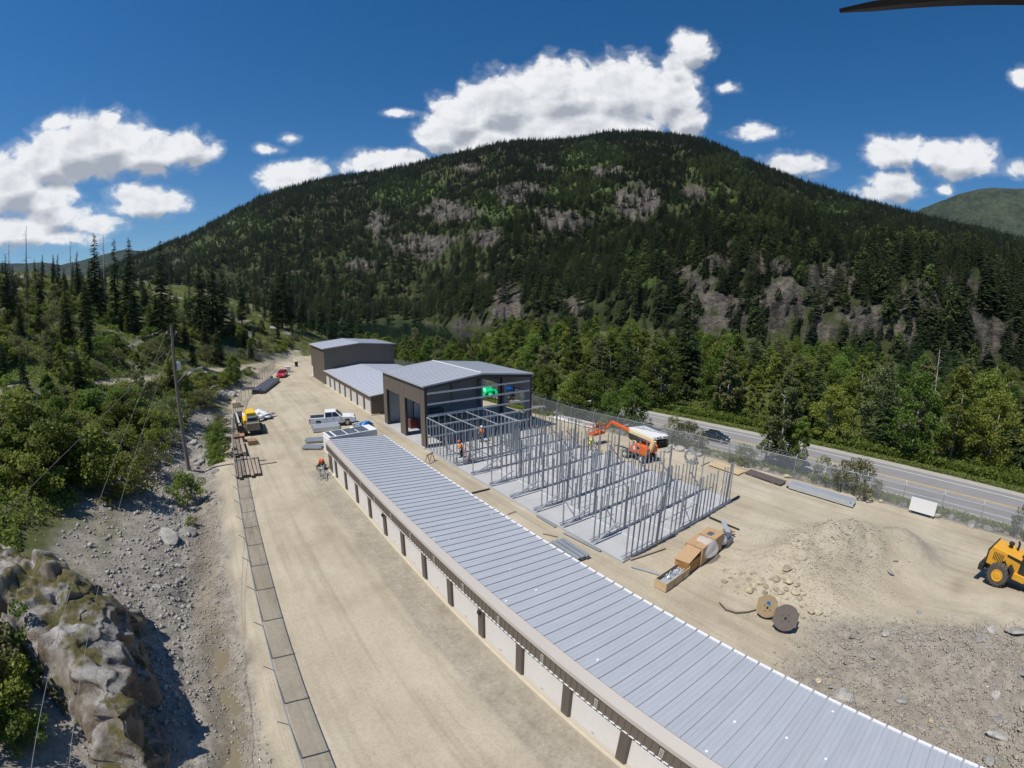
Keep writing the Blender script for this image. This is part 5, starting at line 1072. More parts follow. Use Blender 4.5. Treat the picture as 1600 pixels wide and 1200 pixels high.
def cable_drum(label, loc, r, w, mat, axis_rz, tilt_, core, mark=False):
    t = thing('cable_drum', label, 'cable drum', loc, axis_rz); q = place('drum_pivot_core', MB().lathe([(r * core, -w / 2), (r * core, w / 2)], 20, 'x').mesh('core', mat), t, (0, 0, r * 1.0), (0, tilt_, 0)); q.name = 'core'
    for s in (-1, 1):
        m = MB().lathe([(r, s * w / 2 - 0.03), (r, s * w / 2 + 0.03)], 28, 'x'); f = m.build('flange', mat, q)
        for k in range(6):
            yb = -r + (k + 0.5) * r / 3; hh = math.sqrt(max(0.01, r * r - yb * yb)) * 0.98
            MB().box(s * (w / 2 + 0.03) - 0.006, s * (w / 2 + 0.03) + 0.006, yb - r / 6 + 0.012, yb + r / 6 - 0.012, -hh * 0.97, hh * 0.97).build('board', mat, f)
        MB().lathe([(r * 0.12, s * (w / 2 + 0.045) - 0.004), (r * 0.12, s * (w / 2 + 0.045) + 0.004)], 12, 'x').build('hub_hole', M_BLACK, f)
        for a in range(4): MB().lathe([(0.03, s * (w / 2 + 0.05) - 0.01), (0.03, s * (w / 2 + 0.05) + 0.01)], 8, 'x', (0, r * 0.35 * math.cos(a * 1.57 + 0.5), r * 0.35 * math.sin(a * 1.57 + 0.5))).build('bolt', M_DARKST, f)
    if mark: MB().box(-w / 2 - 0.055, -w / 2 - 0.04, -0.1, 0.08, r * 0.35, r * 0.62).build('paint_mark', M_BLUE, q)
    return t
M_DRUMG = plain('grey_drum', (0.13, 0.11, 0.095), 0.85, 0, 0.2, 4.0); M_DRUMW = plain('drum_timber', (0.33, 0.25, 0.14), 0.8, 0, 0.2, 4.0)
c1 = at(1197, 968); c2 = at(1224, 988)
cable_drum('pale timber cable drum with a blue paint mark', (c1.x + 0.35, c1.y + 0.25, gz(c1.x, c1.y) + 0.02), 0.56, 0.62, M_DRUMW, rad(22), rad(20), 0.62, True)
cable_drum('weathered grey cable drum leaning against the pale drum', (c2.x + 0.35, c2.y + 0.2, gz(c2.x, c2.y) + 0.02), 0.66, 0.6, M_DRUMG, rad(14), rad(26), 0.5)
pts = [at(x, y, 0.12) for x, y in ((1124, 941), (1134, 952), (1150, 957), (1168, 956), (1184, 952))]
tag(MB().tube(pts, 0.035, 8).build('loose_cable', plain('brown_hose', (0.12, 0.095, 0.065), 0.8)), 'dark cable trailing over the dirt from the cable drums', 'cable')
t = thing('wire_coil', 'round coil of grey wire mesh by the right fence', 'wire coil', at(1078, 723), rad(20))
for k in range(7): MB().tube([(0.25 * math.sin(k * 1.3) + (0.55 + 0.03 * k) * math.cos(a) * 0.25, (0.55 + 0.02 * k) * math.cos(a), 0.62 + (0.55 + 0.02 * k) * math.sin(a)) for a in np.linspace(0, 6.283, 22)], 0.03, 6, False).build('loop', M_GALV, t)
t = thing('saw_horse', 'small timber saw horse in the alley beside the framed room', 'saw horse', at(672, 722), rad(30))
MB().bar((-0.55, 0, 0.85), (0.55, 0, 0.85), 0.1, 0.12).build('beam', M_WOODG, t)
for x in (-0.45, 0.45):
    for y in (-0.3, 0.3): MB().bar((x, y, 0), (x * 0.9, y * 0.1, 0.85), 0.07, 0.05).build('leg', M_WOODG, t)
t = thing('generator', 'small machine with red tank and black wheels by the storage row corner', 'generator', (9.0, 42.9, 0), rad(60))
MB().box(-0.35, 0.35, -0.25, 0.25, 0.3, 0.65).build('engine', M_DARKST, t, bevel=0.03); MB().box(-0.25, 0.25, -0.22, 0.22, 0.65, 0.95).build('tank', M_ORANGE, t, bevel=0.06)
for s in (-1, 1): wheel(t, (0.0 if s < 0 else -0.3, s * 0.35, 0.26), 0.26, 0.12)
MB().tube([(0.35, -0.2, 0.5), (0.9, -0.2, 0.9), (0.9, 0.2, 0.9), (0.35, 0.2, 0.5)], 0.025, 6).build('handle', M_GALV, t)
t = thing('scrap_heap', 'tangle of offcut studs leaning on the storage row far corner', 'scrap metal', (8.6, 40.6, 0), rad(10))
for k in range(12):
    a = R_.uniform(0, 6.28); MB().bar((R_.uniform(-0.7, 0.6), R_.uniform(-1.0, 0.9), 0.04), (R_.uniform(-0.7, 0.9), R_.uniform(-1.0, 0.9), R_.uniform(0.1, 1.2)), 0.07, 0.04).build('offcut', M_GALV if k % 3 else M_WOODG, t)
t = thing('water_tank', 'white stacked tubs standing behind the red car', 'tub', (16.6, 107.6, 0)); MB().lathe([(0.6, 0.0), (0.62, 0.5), (0.55, 0.55)], 16).build('tub', M_WHITE, t); MB().lathe([(0.62, 0.56), (0.64, 1.1), (0.5, 1.15)], 16).build('tub', M_WHITE, t); MB().lathe([(0.7, 1.16), (0.72, 1.25)], 16).build('lid', M_WHITE, t)
t = thing('waste_bin', 'black bin standing by the far left fence end', 'bin', (20.0, 115.5, 0)); MB().prism([(-0.3, 0.0), (0.3, 0.0), (0.38, 1.0), (-0.38, 1.0)], -0.35, 0.35).build('body', M_BLACK, t); MB().box(-0.42, 0.42, -0.4, 0.4, 1.0, 1.08).build('lid', M_BLACK, t)
t = thing('oil_drum', 'small dark drum beside the red car', 'drum', (11.6, 97.8, 0)); MB().lathe([(0.29, 0), (0.29, 0.3), (0.31, 0.31), (0.29, 0.32), (0.29, 0.85)], 16).build('body', M_BLACK, t); MB().lathe([(0.27, 0.85), (0.27, 0.87)], 16).build('lid', M_DARKST, t)

# ------------------------------------------------------------------ fences, sign, utility pole
def mesh_material():
    m, nt, b = material('chain_link'); L = nt.links.new
    b.inputs['Base Color'].default_value = (0.40, 0.42, 0.45, 1); b.inputs['Metallic'].default_value = 0.5; b.inputs['Roughness'].default_value = 0.45
    tcn = N(nt, 'ShaderNodeTexCoord'); fac = []
    for ang in (45, -45):
        mp = N(nt, 'ShaderNodeMapping'); mp.inputs['Rotation'].default_value = (0, rad(ang), 0); L(tcn.outputs['Object'], mp.inputs[0])
        wv = N(nt, 'ShaderNodeTexWave', wave_type='BANDS', bands_direction='X'); wv.inputs['Scale'].default_value = 5.2; L(mp.outputs[0], wv.inputs['Vector'])
        gt = N(nt, 'ShaderNodeMath', operation='GREATER_THAN'); gt.inputs[1].default_value = 0.91; L(wv.outputs['Fac'], gt.inputs[0]); fac.append(gt.outputs[0])
    mx = N(nt, 'ShaderNodeMath', operation='MAXIMUM'); L(fac[0], mx.inputs[0]); L(fac[1], mx.inputs[1]); L(mx.outputs[0], b.inputs['Alpha'])
    return m
M_LINK = mesh_material()
def fence(label, pts, spacing, h=2.0, arm=-1, rail=True):
    P = [Vector((x, y, 0)) for x, y in pts]; t = thing('chain_link_fence', label, 'fence', (0, 0, 0)); run = [P[0]]
    for a, b in zip(P[:-1], P[1:]):
        n = max(1, round((b - a).length / spacing)); run += [a + (b - a) * (i + 1) / n for i in range(n)]
    run = [Vector((p.x, p.y, max(gz(p.x, p.y), -0.3))) for p in run]
    pm_ = MB().tube([(0, 0, -0.2), (0, 0, h + 0.05)], 0.038, 8).mesh('post', M_GALV); am = MB().tube([(0, 0, h), (arm * 0.36, 0, h + 0.34)], 0.022, 6).mesh('barb_arm', M_GALV)
    for i, p in enumerate(run):
        d = (run[min(i + 1, len(run) - 1)] - run[max(i - 1, 0)]); rz = math.atan2(d.y, d.x) - math.pi / 2
        o = place('post', pm_, t, p, (0, 0, rz)); place('barb_arm', am, o)
    for a, b in zip(run[:-1], run[1:]):
        d = b - a; L = Vector((d.x, d.y, 0)).length
        o = MB().add([(0, 0, 0.05), (L, 0, 0.05 + d.z), (L, 0, h + d.z), (0, 0, h)], [(0, 1, 2, 3)]).build('mesh_panel', M_LINK, t, loc=a, rot=(0, 0, math.atan2(d.y, d.x)))
        if rail: MB().tube([(0, 0, h), (L, 0, h + d.z)], 0.027, 6).build('top_rail', M_GALV, o)
        nrm = Vector((-d.y, d.x, 0)).normalized() * (-arm)
        for k, f in enumerate((0.33, 0.66, 1.0)):
            off = Vector((arm * 0.36 * f, 0, h + 0.34 * f)); rz = math.atan2(d.y, d.x) - math.pi / 2; off = Matrix.Rotation(rz, 3, 'Z') @ off
            MB().tube([a + off, b + off], 0.0035, 4, False).build('barbed_wire', M_GALV, t)
    return t
fence('chain link fence with barbed wire along the left side of the yard', [(-0.42, 3.5), (-0.07, 12.75), (0.32, 25), (0.85, 42), (1.33, 54), (2.2, 66), (4.2, 80), (7.5, 92), (10.8, 103), (14.5, 114)], 3.07, 2.0, -1)
fence('long chain link fence between the yard and the highway', [(float(road_x(y)) - 11.1, y) for y in (-14, 0, 14, 28, 42)] + [(42.2, 55), (43.0, 78), (40.4, 92), (37.5, 108), (33, 122)], 3.3, 2.1, 1)
fence('short chain link fence closing the far end of the yard', [(20.5, 124), (16, 125), (8, 121), (2, 114)], 3.2, 2.0, 1)
X = 43.6; q = [onx(x, y, X) for x, y in ((1425.5, 775), (1465, 788), (1459.5, 807), (1419.5, 795))]
yc = sum(p.y for p in q) / 4; zc = sum(p.z for p in q) / 4; wsg = (q[0] - q[1]).length; hsg = (q[0] - q[3]).length
t = thing('site_sign', 'blank white board mounted behind the right fence', 'sign', (X, yc, 0))
MB().box(-0.03, 0.03, -wsg / 2, wsg / 2, zc - hsg / 2, zc + hsg / 2).build('board', M_WHITE, t); MB().box(0.03, 0.07, -wsg / 2 + 0.05, wsg / 2 - 0.05, zc - hsg / 2 + 0.1, zc - hsg / 2 + 0.18).build('batten', M_WOOD, t)
for s in (-1, 1): MB().box(0.03, 0.12, s * wsg * 0.42 - 0.05, s * wsg * 0.42 + 0.05, -0.3, zc + hsg / 2 - 0.05).build('post', M_WOOD, t)
tp = onx(1205, 727, road_x(13.5) - 11)

pole = thing('utility_pole', 'tall weathered timber utility pole with transformer and street lamp by the ditch', 'utility pole', (-3.75, 49.13, gz(-3.75, 49.13) - 0.05))
MB().tube([(0, 0, -0.3), (0, 0, 7), (0.0, 0.0, 14.4)], [0.20, 0.17, 0.12], 12).build('shaft', M_POLE, pole)
MB().lathe([(0.2, 0), (0.24, 0.06), (0.24, 0.75), (0.2, 0.82), (0.06, 0.86), (0.05, 1.0)], 16, 'z', (0.42, 0, 10.1)).build('transformer', M_GALV2, pole); MB().box(0.12, 0.3, -0.05, 0.05, 10.2, 10.8).build('bracket', M_DARKST, pole)
arm_o = MB().tube([(0.1, 0, 8.9), (0.7, -0.1, 9.45), (1.5, -0.2, 9.95), (2.1, -0.25, 10.1)], 0.045, 8).build('lamp_arm', M_GALV2, pole); MB().cbox((2.4, -0.28, 10.12), (0.65, 0.26, 0.13), (0, -0.12, -0.1)).build('lamp_head', M_GALV2, arm_o)
MB().box(0.1, 0.24, -0.1, 0.1, 8.4, 8.85).build('control_box', M_DARKST, pole)
MB().bar((-0.5, 0, 13.6), (0.5, 0, 13.6), 0.09, 0.1).build('cross_arm', M_POLE, pole)
for x in (-0.45, 0, 0.45): MB().lathe([(0.04, 13.66), (0.06, 13.72), (0.05, 13.82)], 8, 'z', (x, 0, 0)).build('insulator', M_WHITE, pole)
def wire(label, a, b, sag, r=0.009):
    a, b = Vector(a), Vector(b); pts = [a + (b - a) * u - Vector((0, 0, sag * 4 * u * (1 - u))) for u in np.linspace(0, 1, 26)]
    tag(MB().tube(pts, r, 5, False).build('overhead_wire', plain('wire_metal', (0.30, 0.29, 0.28), 0.5, 0.4)), label, 'wire')
top_ = Vector((-3.75, 49.13, 13.75))
for (px, py, z, lab, x0, sg) in ((30, 1205, 7.4, 'left overhead wire sweeping down from the pole past the rock outcrop', -0.45, 0.9), (78, 1205, 6.6, 'right overhead wire sweeping down from the pole past the rock outcrop', 0.45, 1.1)):
    e = at(px, py, z); dv = (e - top_); wire(lab, top_ + Vector((x0, 0, 0)), e + dv * 0.25, sg)
e = at(0, 772, 9.0); wire('overhead wire crossing the shrubs at the left edge', top_ + Vector((0, 0, -1.2)), e + (e - top_) * 0.3, 0.8)

# ------------------------------------------------------------------ rocks
def rock_mesh(name, seed, mat, sub=2, flat=0.75):
    from mathutils import noise as mn
    bm = bmesh.new(); bmesh.ops.create_icosphere(bm, subdivisions=sub, radius=1.0); R_ = random.Random(seed); off = Vector((R_.uniform(-50, 50), R_.uniform(-50, 50), R_.uniform(-50, 50)))
    planes = [(Vector((R_.gauss(0, 1), R_.gauss(0, 1), R_.gauss(0, 1))).normalized(), R_.uniform(0.55, 0.85)) for _ in range(9)]
    for v in bm.verts:
        v.co *= 1 + 0.28 * mn.fractal(v.co * 1.1 + off, 0.7, 2.0, 4)
        for n, d in planes:
            q = v.co.dot(n)
            if q > d: v.co -= n * (q - d) * 0.85
        v.co.z *= flat
    me = bpy.data.meshes.new(name); bm.to_mesh(me); bm.free(); me.materials.append(mat); return me
RK_G = [rock_mesh('rock', i, M_ROCKG) for i in range(6)]; RK_S = [rock_mesh('rock', 20 + i, M_ROCKS) for i in range(6)]
def rock(label, x, y, s, meshes, group=None, z=None, name='rock', R_=rng, sq=(1, 1, 1)):
    o = place(name, R_.choice(meshes), None, (x, y, (gz(x, y) if z is None else z) + s * 0.08), (R_.gauss(0, 0.25), R_.gauss(0, 0.25), R_.uniform(0, 6.28)), (s * sq[0] * R_.uniform(0.8, 1.25), s * sq[1] * R_.uniform(0.8, 1.2), s * sq[2] * R_.uniform(0.7, 1.05)))
    return tag(o, label, 'rock', group)
R_ = random.Random(77)
y = -11.0
while y < 46:
    x = float(road_x(y)) - 10.7 + R_.uniform(-0.3, 0.7)
    rock('grey boulder in the row along the foot of the highway fence', x, y, R_.uniform(0.3, 0.62), RK_G if R_.random() < 0.7 else RK_S, 'boulders along the highway fence', R_=R_); y += R_.uniform(0.65, 1.3)
for px, py, s in ((1050, 700, 0.75), (1063, 703, 0.7), (1076, 708, 0.6), (1040, 705, 0.5), (1090, 712, 0.6)): c = at(px, py); rock('big pale boulder beside the wire coil', c.x, c.y, s, RK_G, 'boulders beside the wire coil', R_=R_)
# rubble sliding off the gravel heap
for k in range(62):
    u = R_.random(); px = 1128 + u * 130 + R_.gauss(0, 12); py = 895 + u * 50 + R_.gauss(0, 11); c = at(px, py, 0.15); rock('tan rock in the spill at the foot of the gravel heap', c.x, c.y, R_.choice([0.1, 0.12, 0.14, 0.18, 0.26]) * R_.uniform(0.8, 1.3), RK_S, 'rocks at the foot of the gravel heap', R_=R_)
for k in range(30):
    px = R_.uniform(1215, 1345); py = 836 + R_.gauss(0, 9) + (px - 1215) * 0.05; c = at(px, py, 0.9); rock('tan rock scattered over the top of the gravel heap', c.x, c.y, R_.uniform(0.07, 0.2), RK_S, 'rocks on the gravel heap', R_=R_)
for (px, py, s) in ((1522, 1018, 0.42), (1542, 1000, 0.36), (1580, 1003, 0.55), (1558, 1150, 0.5), (1364, 1029, 0.25), (1336, 1001, 0.3), (1380, 1000, 0.25), (1320, 1085, 0.6), (1405, 1095, 0.3), (1556, 1125, 0.4), (1475, 1140, 0.3), (1440, 1135, 0.25), (1590, 1060, 0.3), (1435, 962, 0.22), (1387, 905, 0.34), (1393, 893, 0.2), (1480, 975, 0.24), (1340, 1010, 0.18), (1545, 1190, 0.35), (1300, 1054, 0.22), (1510, 1060, 0.2), (1552, 1092, 0.32)):
    c = at(px, py, 0.1); rock('angular grey slab of rock in the broken ground by the roof edge', c.x, c.y, s, RK_G, 'slabs in the broken ground', R_=R_, sq=(1.2, 0.8, 0.55))
for k in range(38):
    px = R_.uniform(1265, 1600); py = R_.uniform(975, 1195); c = at(px, py, 0.1)
    if c.x > 15.9: rock('small stone in the broken ground by the roof edge', c.x, c.y, R_.uniform(0.09, 0.17), RK_G if R_.random() < 0.5 else RK_S, 'stones in the broken ground', R_=R_)
# boulders by the ditch and on the hill
for (px, py, z, s, lab) in ((262, 838, 0.5, 0.95, 'big grey boulder on the gravel slope left of the ditch'), (290, 824, 0.3, 0.7, 'second grey boulder on the gravel slope left of the ditch'), (190, 572, 5, 1.9, 'pale boulder standing among shrubs on the hillside'), (312, 553, 2.5, 1.8, 'flat pale boulder above the hillside path'), (345, 620, 0.8, 1.6, 'dark angular boulder by the fence behind the forklift'), (330, 600, 1.5, 1.4, 'dark boulder below the hillside path'), (372, 600, 0.8, 1.0, 'grey boulder below the hillside path near the fence'), (362, 612, 0.8, 1.2, 'broken grey boulder beside the forklift fence'), (15, 735, 3, 1.0, 'dark rock half hidden by shrubs at the left edge'), (28, 530, 9, 1.4, 'grey rock among shrubs at the upper left edge'), (112, 590, 7, 1.3, 'mossy rock among the hillside shrubs'), (380, 497, 8, 1.5, 'dark rock high on the hill end'), (300, 690, 0.6, 0.7, 'grey rock beside the utility pole'), (318, 702, 0.3, 0.5, 'small grey rock near the pole foot'), (430, 545, 1.0, 1.5, 'pale rock face at the far end of the yard')):
    c = at(px, py, z); rock(lab, c.x, c.y, s, RK_G, None, R_=R_, name='boulder', sq=(1.1, 1.0, 0.85))
for k in range(36):
    px = R_.uniform(150, 330); py = R_.uniform(770, 930); c = at(px, py, 0.8); rock('grey stone scattered on the gravel slope', c.x, c.y, R_.uniform(0.08, 0.28), RK_G, 'stones on the gravel slope', R_=R_)
for k in range(46):
    px = R_.uniform(305, 380); py = R_.uniform(598, 730); c = at(px, py, 0.3)
    if c.x < 1.2 + max(0, c.y - 54) * 0.08: rock('broken grey rock along the ditch bank', c.x - 0.4, c.y, R_.uniform(0.15, 0.5), RK_G, 'rocks along the ditch bank', R_=R_)
# gravel too fine to count
def gravel(name, label, n, fn, smin, smax, mat, seed):
    g = np.random.default_rng(seed); xy = fn(g, n); x, y = xy[:, 0], xy[:, 1]; z = ground_z(x, y); s = g.uniform(smin, smax, len(x)) * g.uniform(0.6, 1.5, len(x))
    base = np.array([(1, 0, 0), (-0.5, 0.87, 0), (-0.5, -0.87, 0), (0, 0, 0.8), (0.1, 0.1, -0.5)]); V = g.normal(0, 0.22, (len(x), 5, 3)) + base; V *= s[:, None, None]
    a = g.uniform(0, 6.28, len(x)); ca, sa = np.cos(a)[:, None], np.sin(a)[:, None]; vx = V[..., 0] * ca - V[..., 1] * sa; vy = V[..., 0] * sa + V[..., 1] * ca
    V = np.stack([vx + x[:, None], vy + y[:, None], V[..., 2] + z[:, None] + s[:, None] * 0.15], -1).reshape(-1, 3)
    T = np.array([(0, 1, 3), (1, 2, 3), (2, 0, 3), (1, 0, 4), (2, 1, 4), (0, 2, 4)]); T = (T[None] + 5 * np.arange(len(x))[:, None, None]).reshape(-1, 3)
    o = place(name, np_mesh(name, V, T, mat)); tag(o, label, 'gravel', kind='stuff')
M_PEB = plain('pale_pebbles', (0.47, 0.415, 0.32), 0.95, 0, 0.3, 3.0)
M_PEBG = plain('grey_pebbles', (0.36, 0.335, 0.30), 0.95, 0, 0.35, 3.0)
gravel('heap_gravel', 'pale loose gravel on the heap of fill', 8000, lambda g, n: np.stack([g.normal(29.0, 3.2, n), g.normal(6.0, 2.4, n)], 1), 0.02, 0.06, M_PEB, 1)
gravel('rubble', 'loose brown rubble on the broken ground by the roof', 22000, lambda g, n: (lambda x, y: np.stack([x, y], 1)[churn(x, y) > g.random(n)])(g.uniform(16.5, 34, n), g.uniform(-11, 7, n)), 0.02, 0.085, plain('brown_rubble', (0.34, 0.305, 0.255), 0.95, 0, 0.4, 3.0), 9)
gravel('ditch_gravel', 'loose grey gravel on the ditch bank', 12000, lambda g, n: np.stack([-1.2 - np.abs(g.normal(0, 4.0, n)), g.uniform(8, 75, n)], 1), 0.02, 0.075, M_PEBG, 2)
gravel('bank_rubble', 'broken rock rubble on the bank left of the ditch', 2600, lambda g, n: np.stack([-3.6 - np.abs(g.normal(0, 4.5, n)), g.uniform(16, 72, n)], 1), 0.05, 0.17, M_ROCKG, 12)

# rock outcrop at the lower left
def outcrop():
    from mathutils import noise as mn
    m, nt, b = material('outcrop_rock'); L = nt.links.new; tcn = N(nt, 'ShaderNodeTexCoord'); geo = N(nt, 'ShaderNodeNewGeometry'); sx = N(nt, 'ShaderNodeSeparateXYZ'); L(geo.outputs['Normal'], sx.inputs[0])
    def noise(sc, det=10, mapsc=None):
        n = N(nt, 'ShaderNodeTexNoise'); n.inputs['Scale'].default_value = sc; n.inputs['Detail'].default_value = det; n.inputs['Roughness'].default_value = 0.65
        if mapsc:
            mp = N(nt, 'ShaderNodeMapping'); mp.inputs['Scale'].default_value = mapsc; L(tcn.outputs['Object'], mp.inputs[0]); L(mp.outputs[0], n.inputs['Vector'])
        else: L(tcn.outputs['Object'], n.inputs['Vector'])
        return n.outputs[0]
    def ramp(f, cs, ps):
        r = N(nt, 'ShaderNodeValToRGB'); e = r.color_ramp.elements
        while len(e) < len(cs): e.new(0.5)
        for i in range(len(cs)): e[i].position = ps[i]; e[i].color = cs[i] + (1,)
        L(f, r.inputs[0]); return r.outputs[0]
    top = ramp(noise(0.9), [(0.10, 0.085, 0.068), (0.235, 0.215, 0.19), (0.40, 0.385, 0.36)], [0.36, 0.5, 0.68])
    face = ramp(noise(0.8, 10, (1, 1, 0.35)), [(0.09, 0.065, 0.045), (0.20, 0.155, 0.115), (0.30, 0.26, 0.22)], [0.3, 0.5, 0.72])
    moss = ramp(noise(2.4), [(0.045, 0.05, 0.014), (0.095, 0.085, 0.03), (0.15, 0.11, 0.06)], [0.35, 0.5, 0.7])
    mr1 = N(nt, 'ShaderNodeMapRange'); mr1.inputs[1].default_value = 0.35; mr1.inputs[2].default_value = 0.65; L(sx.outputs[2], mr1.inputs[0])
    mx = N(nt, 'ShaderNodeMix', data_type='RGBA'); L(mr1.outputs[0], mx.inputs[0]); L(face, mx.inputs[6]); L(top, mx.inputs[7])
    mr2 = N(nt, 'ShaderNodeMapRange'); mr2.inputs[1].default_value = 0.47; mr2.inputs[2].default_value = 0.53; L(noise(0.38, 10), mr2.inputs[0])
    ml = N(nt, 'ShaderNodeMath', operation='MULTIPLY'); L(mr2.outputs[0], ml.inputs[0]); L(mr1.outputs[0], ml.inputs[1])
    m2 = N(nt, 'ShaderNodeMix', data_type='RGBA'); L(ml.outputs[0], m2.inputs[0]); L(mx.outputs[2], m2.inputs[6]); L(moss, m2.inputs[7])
    vo = N(nt, 'ShaderNodeTexVoronoi', feature='DISTANCE_TO_EDGE'); vo.inputs['Scale'].default_value = 0.55; nw = N(nt, 'ShaderNodeVectorMath', operation='MULTIPLY_ADD'); nv_ = N(nt, 'ShaderNodeTexNoise'); nv_.inputs['Scale'].default_value = 0.8; nv_.inputs['Detail'].default_value = 6; L(tcn.outputs['Object'], nv_.inputs['Vector']); L(nv_.outputs[1], nw.inputs[0]); nw.inputs[1].default_value = (1.6, 1.6, 1.6); L(tcn.outputs['Object'], nw.inputs[2]); L(nw.outputs[0], vo.inputs['Vector'])
    ck = N(nt, 'ShaderNodeMapRange'); ck.inputs[1].default_value = 0.0; ck.inputs[2].default_value = 0.008; L(vo.outputs[0], ck.inputs[0]); mc = N(nt, 'ShaderNodeMix', data_type='RGBA'); L(ck.outputs[0], mc.inputs[0]); mc.inputs[6].default_value = (0.05, 0.043, 0.035, 1); L(m2.outputs[2], mc.inputs[7])
    L(mc.outputs[2], b.inputs['Base Color']); b.inputs['Roughness'].default_value = 0.92; b.inputs['Specular IOR Level'].default_value = 0.25
    bp = N(nt, 'ShaderNodeBump'); bp.inputs['Strength'].default_value = 0.6; bp.inputs['Distance'].default_value = 0.15; L(noise(2.2, 12), bp.inputs['Height']); L(bp.outputs[0], b.inputs['Normal'])
    sec = np.array([(-19, 3.2), (-16, 5.0), (-12.5, 5.3), (-9.5, 4.9), (-7.2, 4.35), (-5.75, 3.9), (-5.3, 3.6), (-5.05, 2.6), (-5.1, 1.4), (-4.95, 0.4), (-4.85, -0.9)])
    ud = np.concatenate([[0], np.cumsum(np.hypot(*np.diff(sec, axis=0).T))]); nu, nv = 190, 190; uu = np.linspace(0, ud[-1], nu) ; vv = np.linspace(8.0, 25.5, nv); V = []
    for y in vv:
        env = float((0.55 * sstep(8.0, 15.5, y) + 0.45 * sstep(12.5, 15.8, y)) * (1 - sstep(19.5, 25.5, y) * 0.98)); back = 1.2 * float(sstep(20, 25, y)); y00 = y
        for u in uu:
            x = np.interp(u, ud, sec[:, 0]); z = np.interp(u, ud, sec[:, 1]); k = u / ud[-1]
            x = x + (0.8 * math.sin(y * 0.55) * 0.5 - 0.09 * (y - 17) ** 2 * 0.12) * float(sstep(0.35, 0.6, k)) - back
            z = -0.9 + (z + 0.9) * (0.12 + 0.88 * env)
            y = y00 + max(0.0, -5.2 - x) * 0.72; p = Vector((x, y, z)); f = mn.fractal(p * 0.3, 0.9, 2.0, 4)
            w = p + Vector((f, f * 0.7, 0)) * 0.6; dd, _pp = mn.voronoi(Vector((w.x * 0.45, w.y * 0.38, w.z * 0.6))); dd2, _p2 = mn.voronoi(Vector((w.x * 1.2, w.y * 1.1, w.z * 1.5)))
            blk = (mn.cell(_pp[0] * 3.1) - 0.5) * 0.75 * min(1.0, (dd[1] - dd[0]) * 6); blk2 = (mn.cell(_p2[0] * 5.3) - 0.5) * 0.22 * min(1.0, (dd2[1] - dd2[0]) * 6); crk = -0.28 * max(0.0, 1 - (dd[1] - dd[0]) * 9)
            fk = float(sstep(0.55, 0.7, k)); up_ = 1 - fk
            V.append((x + fk * (0.9 * blk + blk2 + crk) + 0.15 * f, y + 0.15 * f, z + up_ * (blk + blk2 + crk) + 0.35 * f))
    q = np.arange(nu * nv).reshape(nv, nu); q = np.stack([q[:-1, :-1], q[:-1, 1:], q[1:, 1:], q[1:, :-1]], -1).reshape(-1, 4)
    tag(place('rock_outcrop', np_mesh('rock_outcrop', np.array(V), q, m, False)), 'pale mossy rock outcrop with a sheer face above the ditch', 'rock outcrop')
outcrop()

# ------------------------------------------------------------------ vegetation
def leaf_quads(g, C, size, up=0.35, aspect=0.62):
    """one rhombic leaf at every point of C"""
    n = len(C); nrm = g.normal(0, 1, (n, 3)); nrm[:, 2] = np.abs(nrm[:, 2]) * (1 + up) + up; nrm /= np.linalg.norm(nrm, axis=1)[:, None]
    t = g.normal(0, 1, (n, 3)); u = np.cross(nrm, t); u /= np.linalg.norm(u, axis=1)[:, None]; w = np.cross(nrm, u); s = (size * g.uniform(0.65, 1.3, n))[:, None]
    V = np.stack([C - u * s, C - w * s * aspect, C + u * s, C + w * s * aspect], 1).reshape(-1, 3)
    return V, np.arange(4 * n).reshape(-1, 4)
def broadleaf(seed, h=10.0, width=3.2, clumps=40, per=95, leaf=0.21, mat=M_LEAF, bark=M_BARKG, base=0.22, name='crown'):
    g = np.random.default_rng(seed); tr = MB(); R_ = random.Random(seed)
    top = Vector((R_.gauss(0, 0.25), R_.gauss(0, 0.25), h * 0.8)); tr.tube([(0, 0, -0.3), (R_.gauss(0, 0.08), R_.gauss(0, 0.08), h * 0.3), top], [h * 0.017, h * 0.012, h * 0.003], 7)
    C = []
    for i in range(clumps):
        f = base + (1 - base) * ((i + R_.random()) / clumps); z = h * f; prof = math.sin(math.pi * min(1, (f - base * 0.6) / (1 - base * 0.6)) ** 0.75) ** 0.7
        a = i * 2.4 + R_.uniform(-0.6, 0.6); rad_ = width * prof * R_.uniform(0.45, 1.05); c = np.array([rad_ * math.cos(a), rad_ * math.sin(a), z + R_.gauss(0, 0.2)])
        if i % 3 == 0 and f < 0.85: tr.tube([(0, 0, max(h * 0.12, z - rad_ * 0.6)), (c[0] * 0.5, c[1] * 0.5, z - rad_ * 0.2), tuple(c)], [h * 0.007, h * 0.005, h * 0.002], 5)
        cr = width * R_.uniform(0.2, 0.36); k = int(per * R_.uniform(0.6, 1.4)); d = g.normal(0, 1, (k, 3)); d /= np.linalg.norm(d, axis=1)[:, None]
        C.append(c + d * (cr * g.uniform(0.35, 1.0, k) ** 0.6)[:, None] * np.array([1, 1, 0.78]))
    V, Q = leaf_quads(g, np.concatenate(C), leaf); return tr.mesh('trunk', bark, True), np_mesh(name, V, Q, mat)
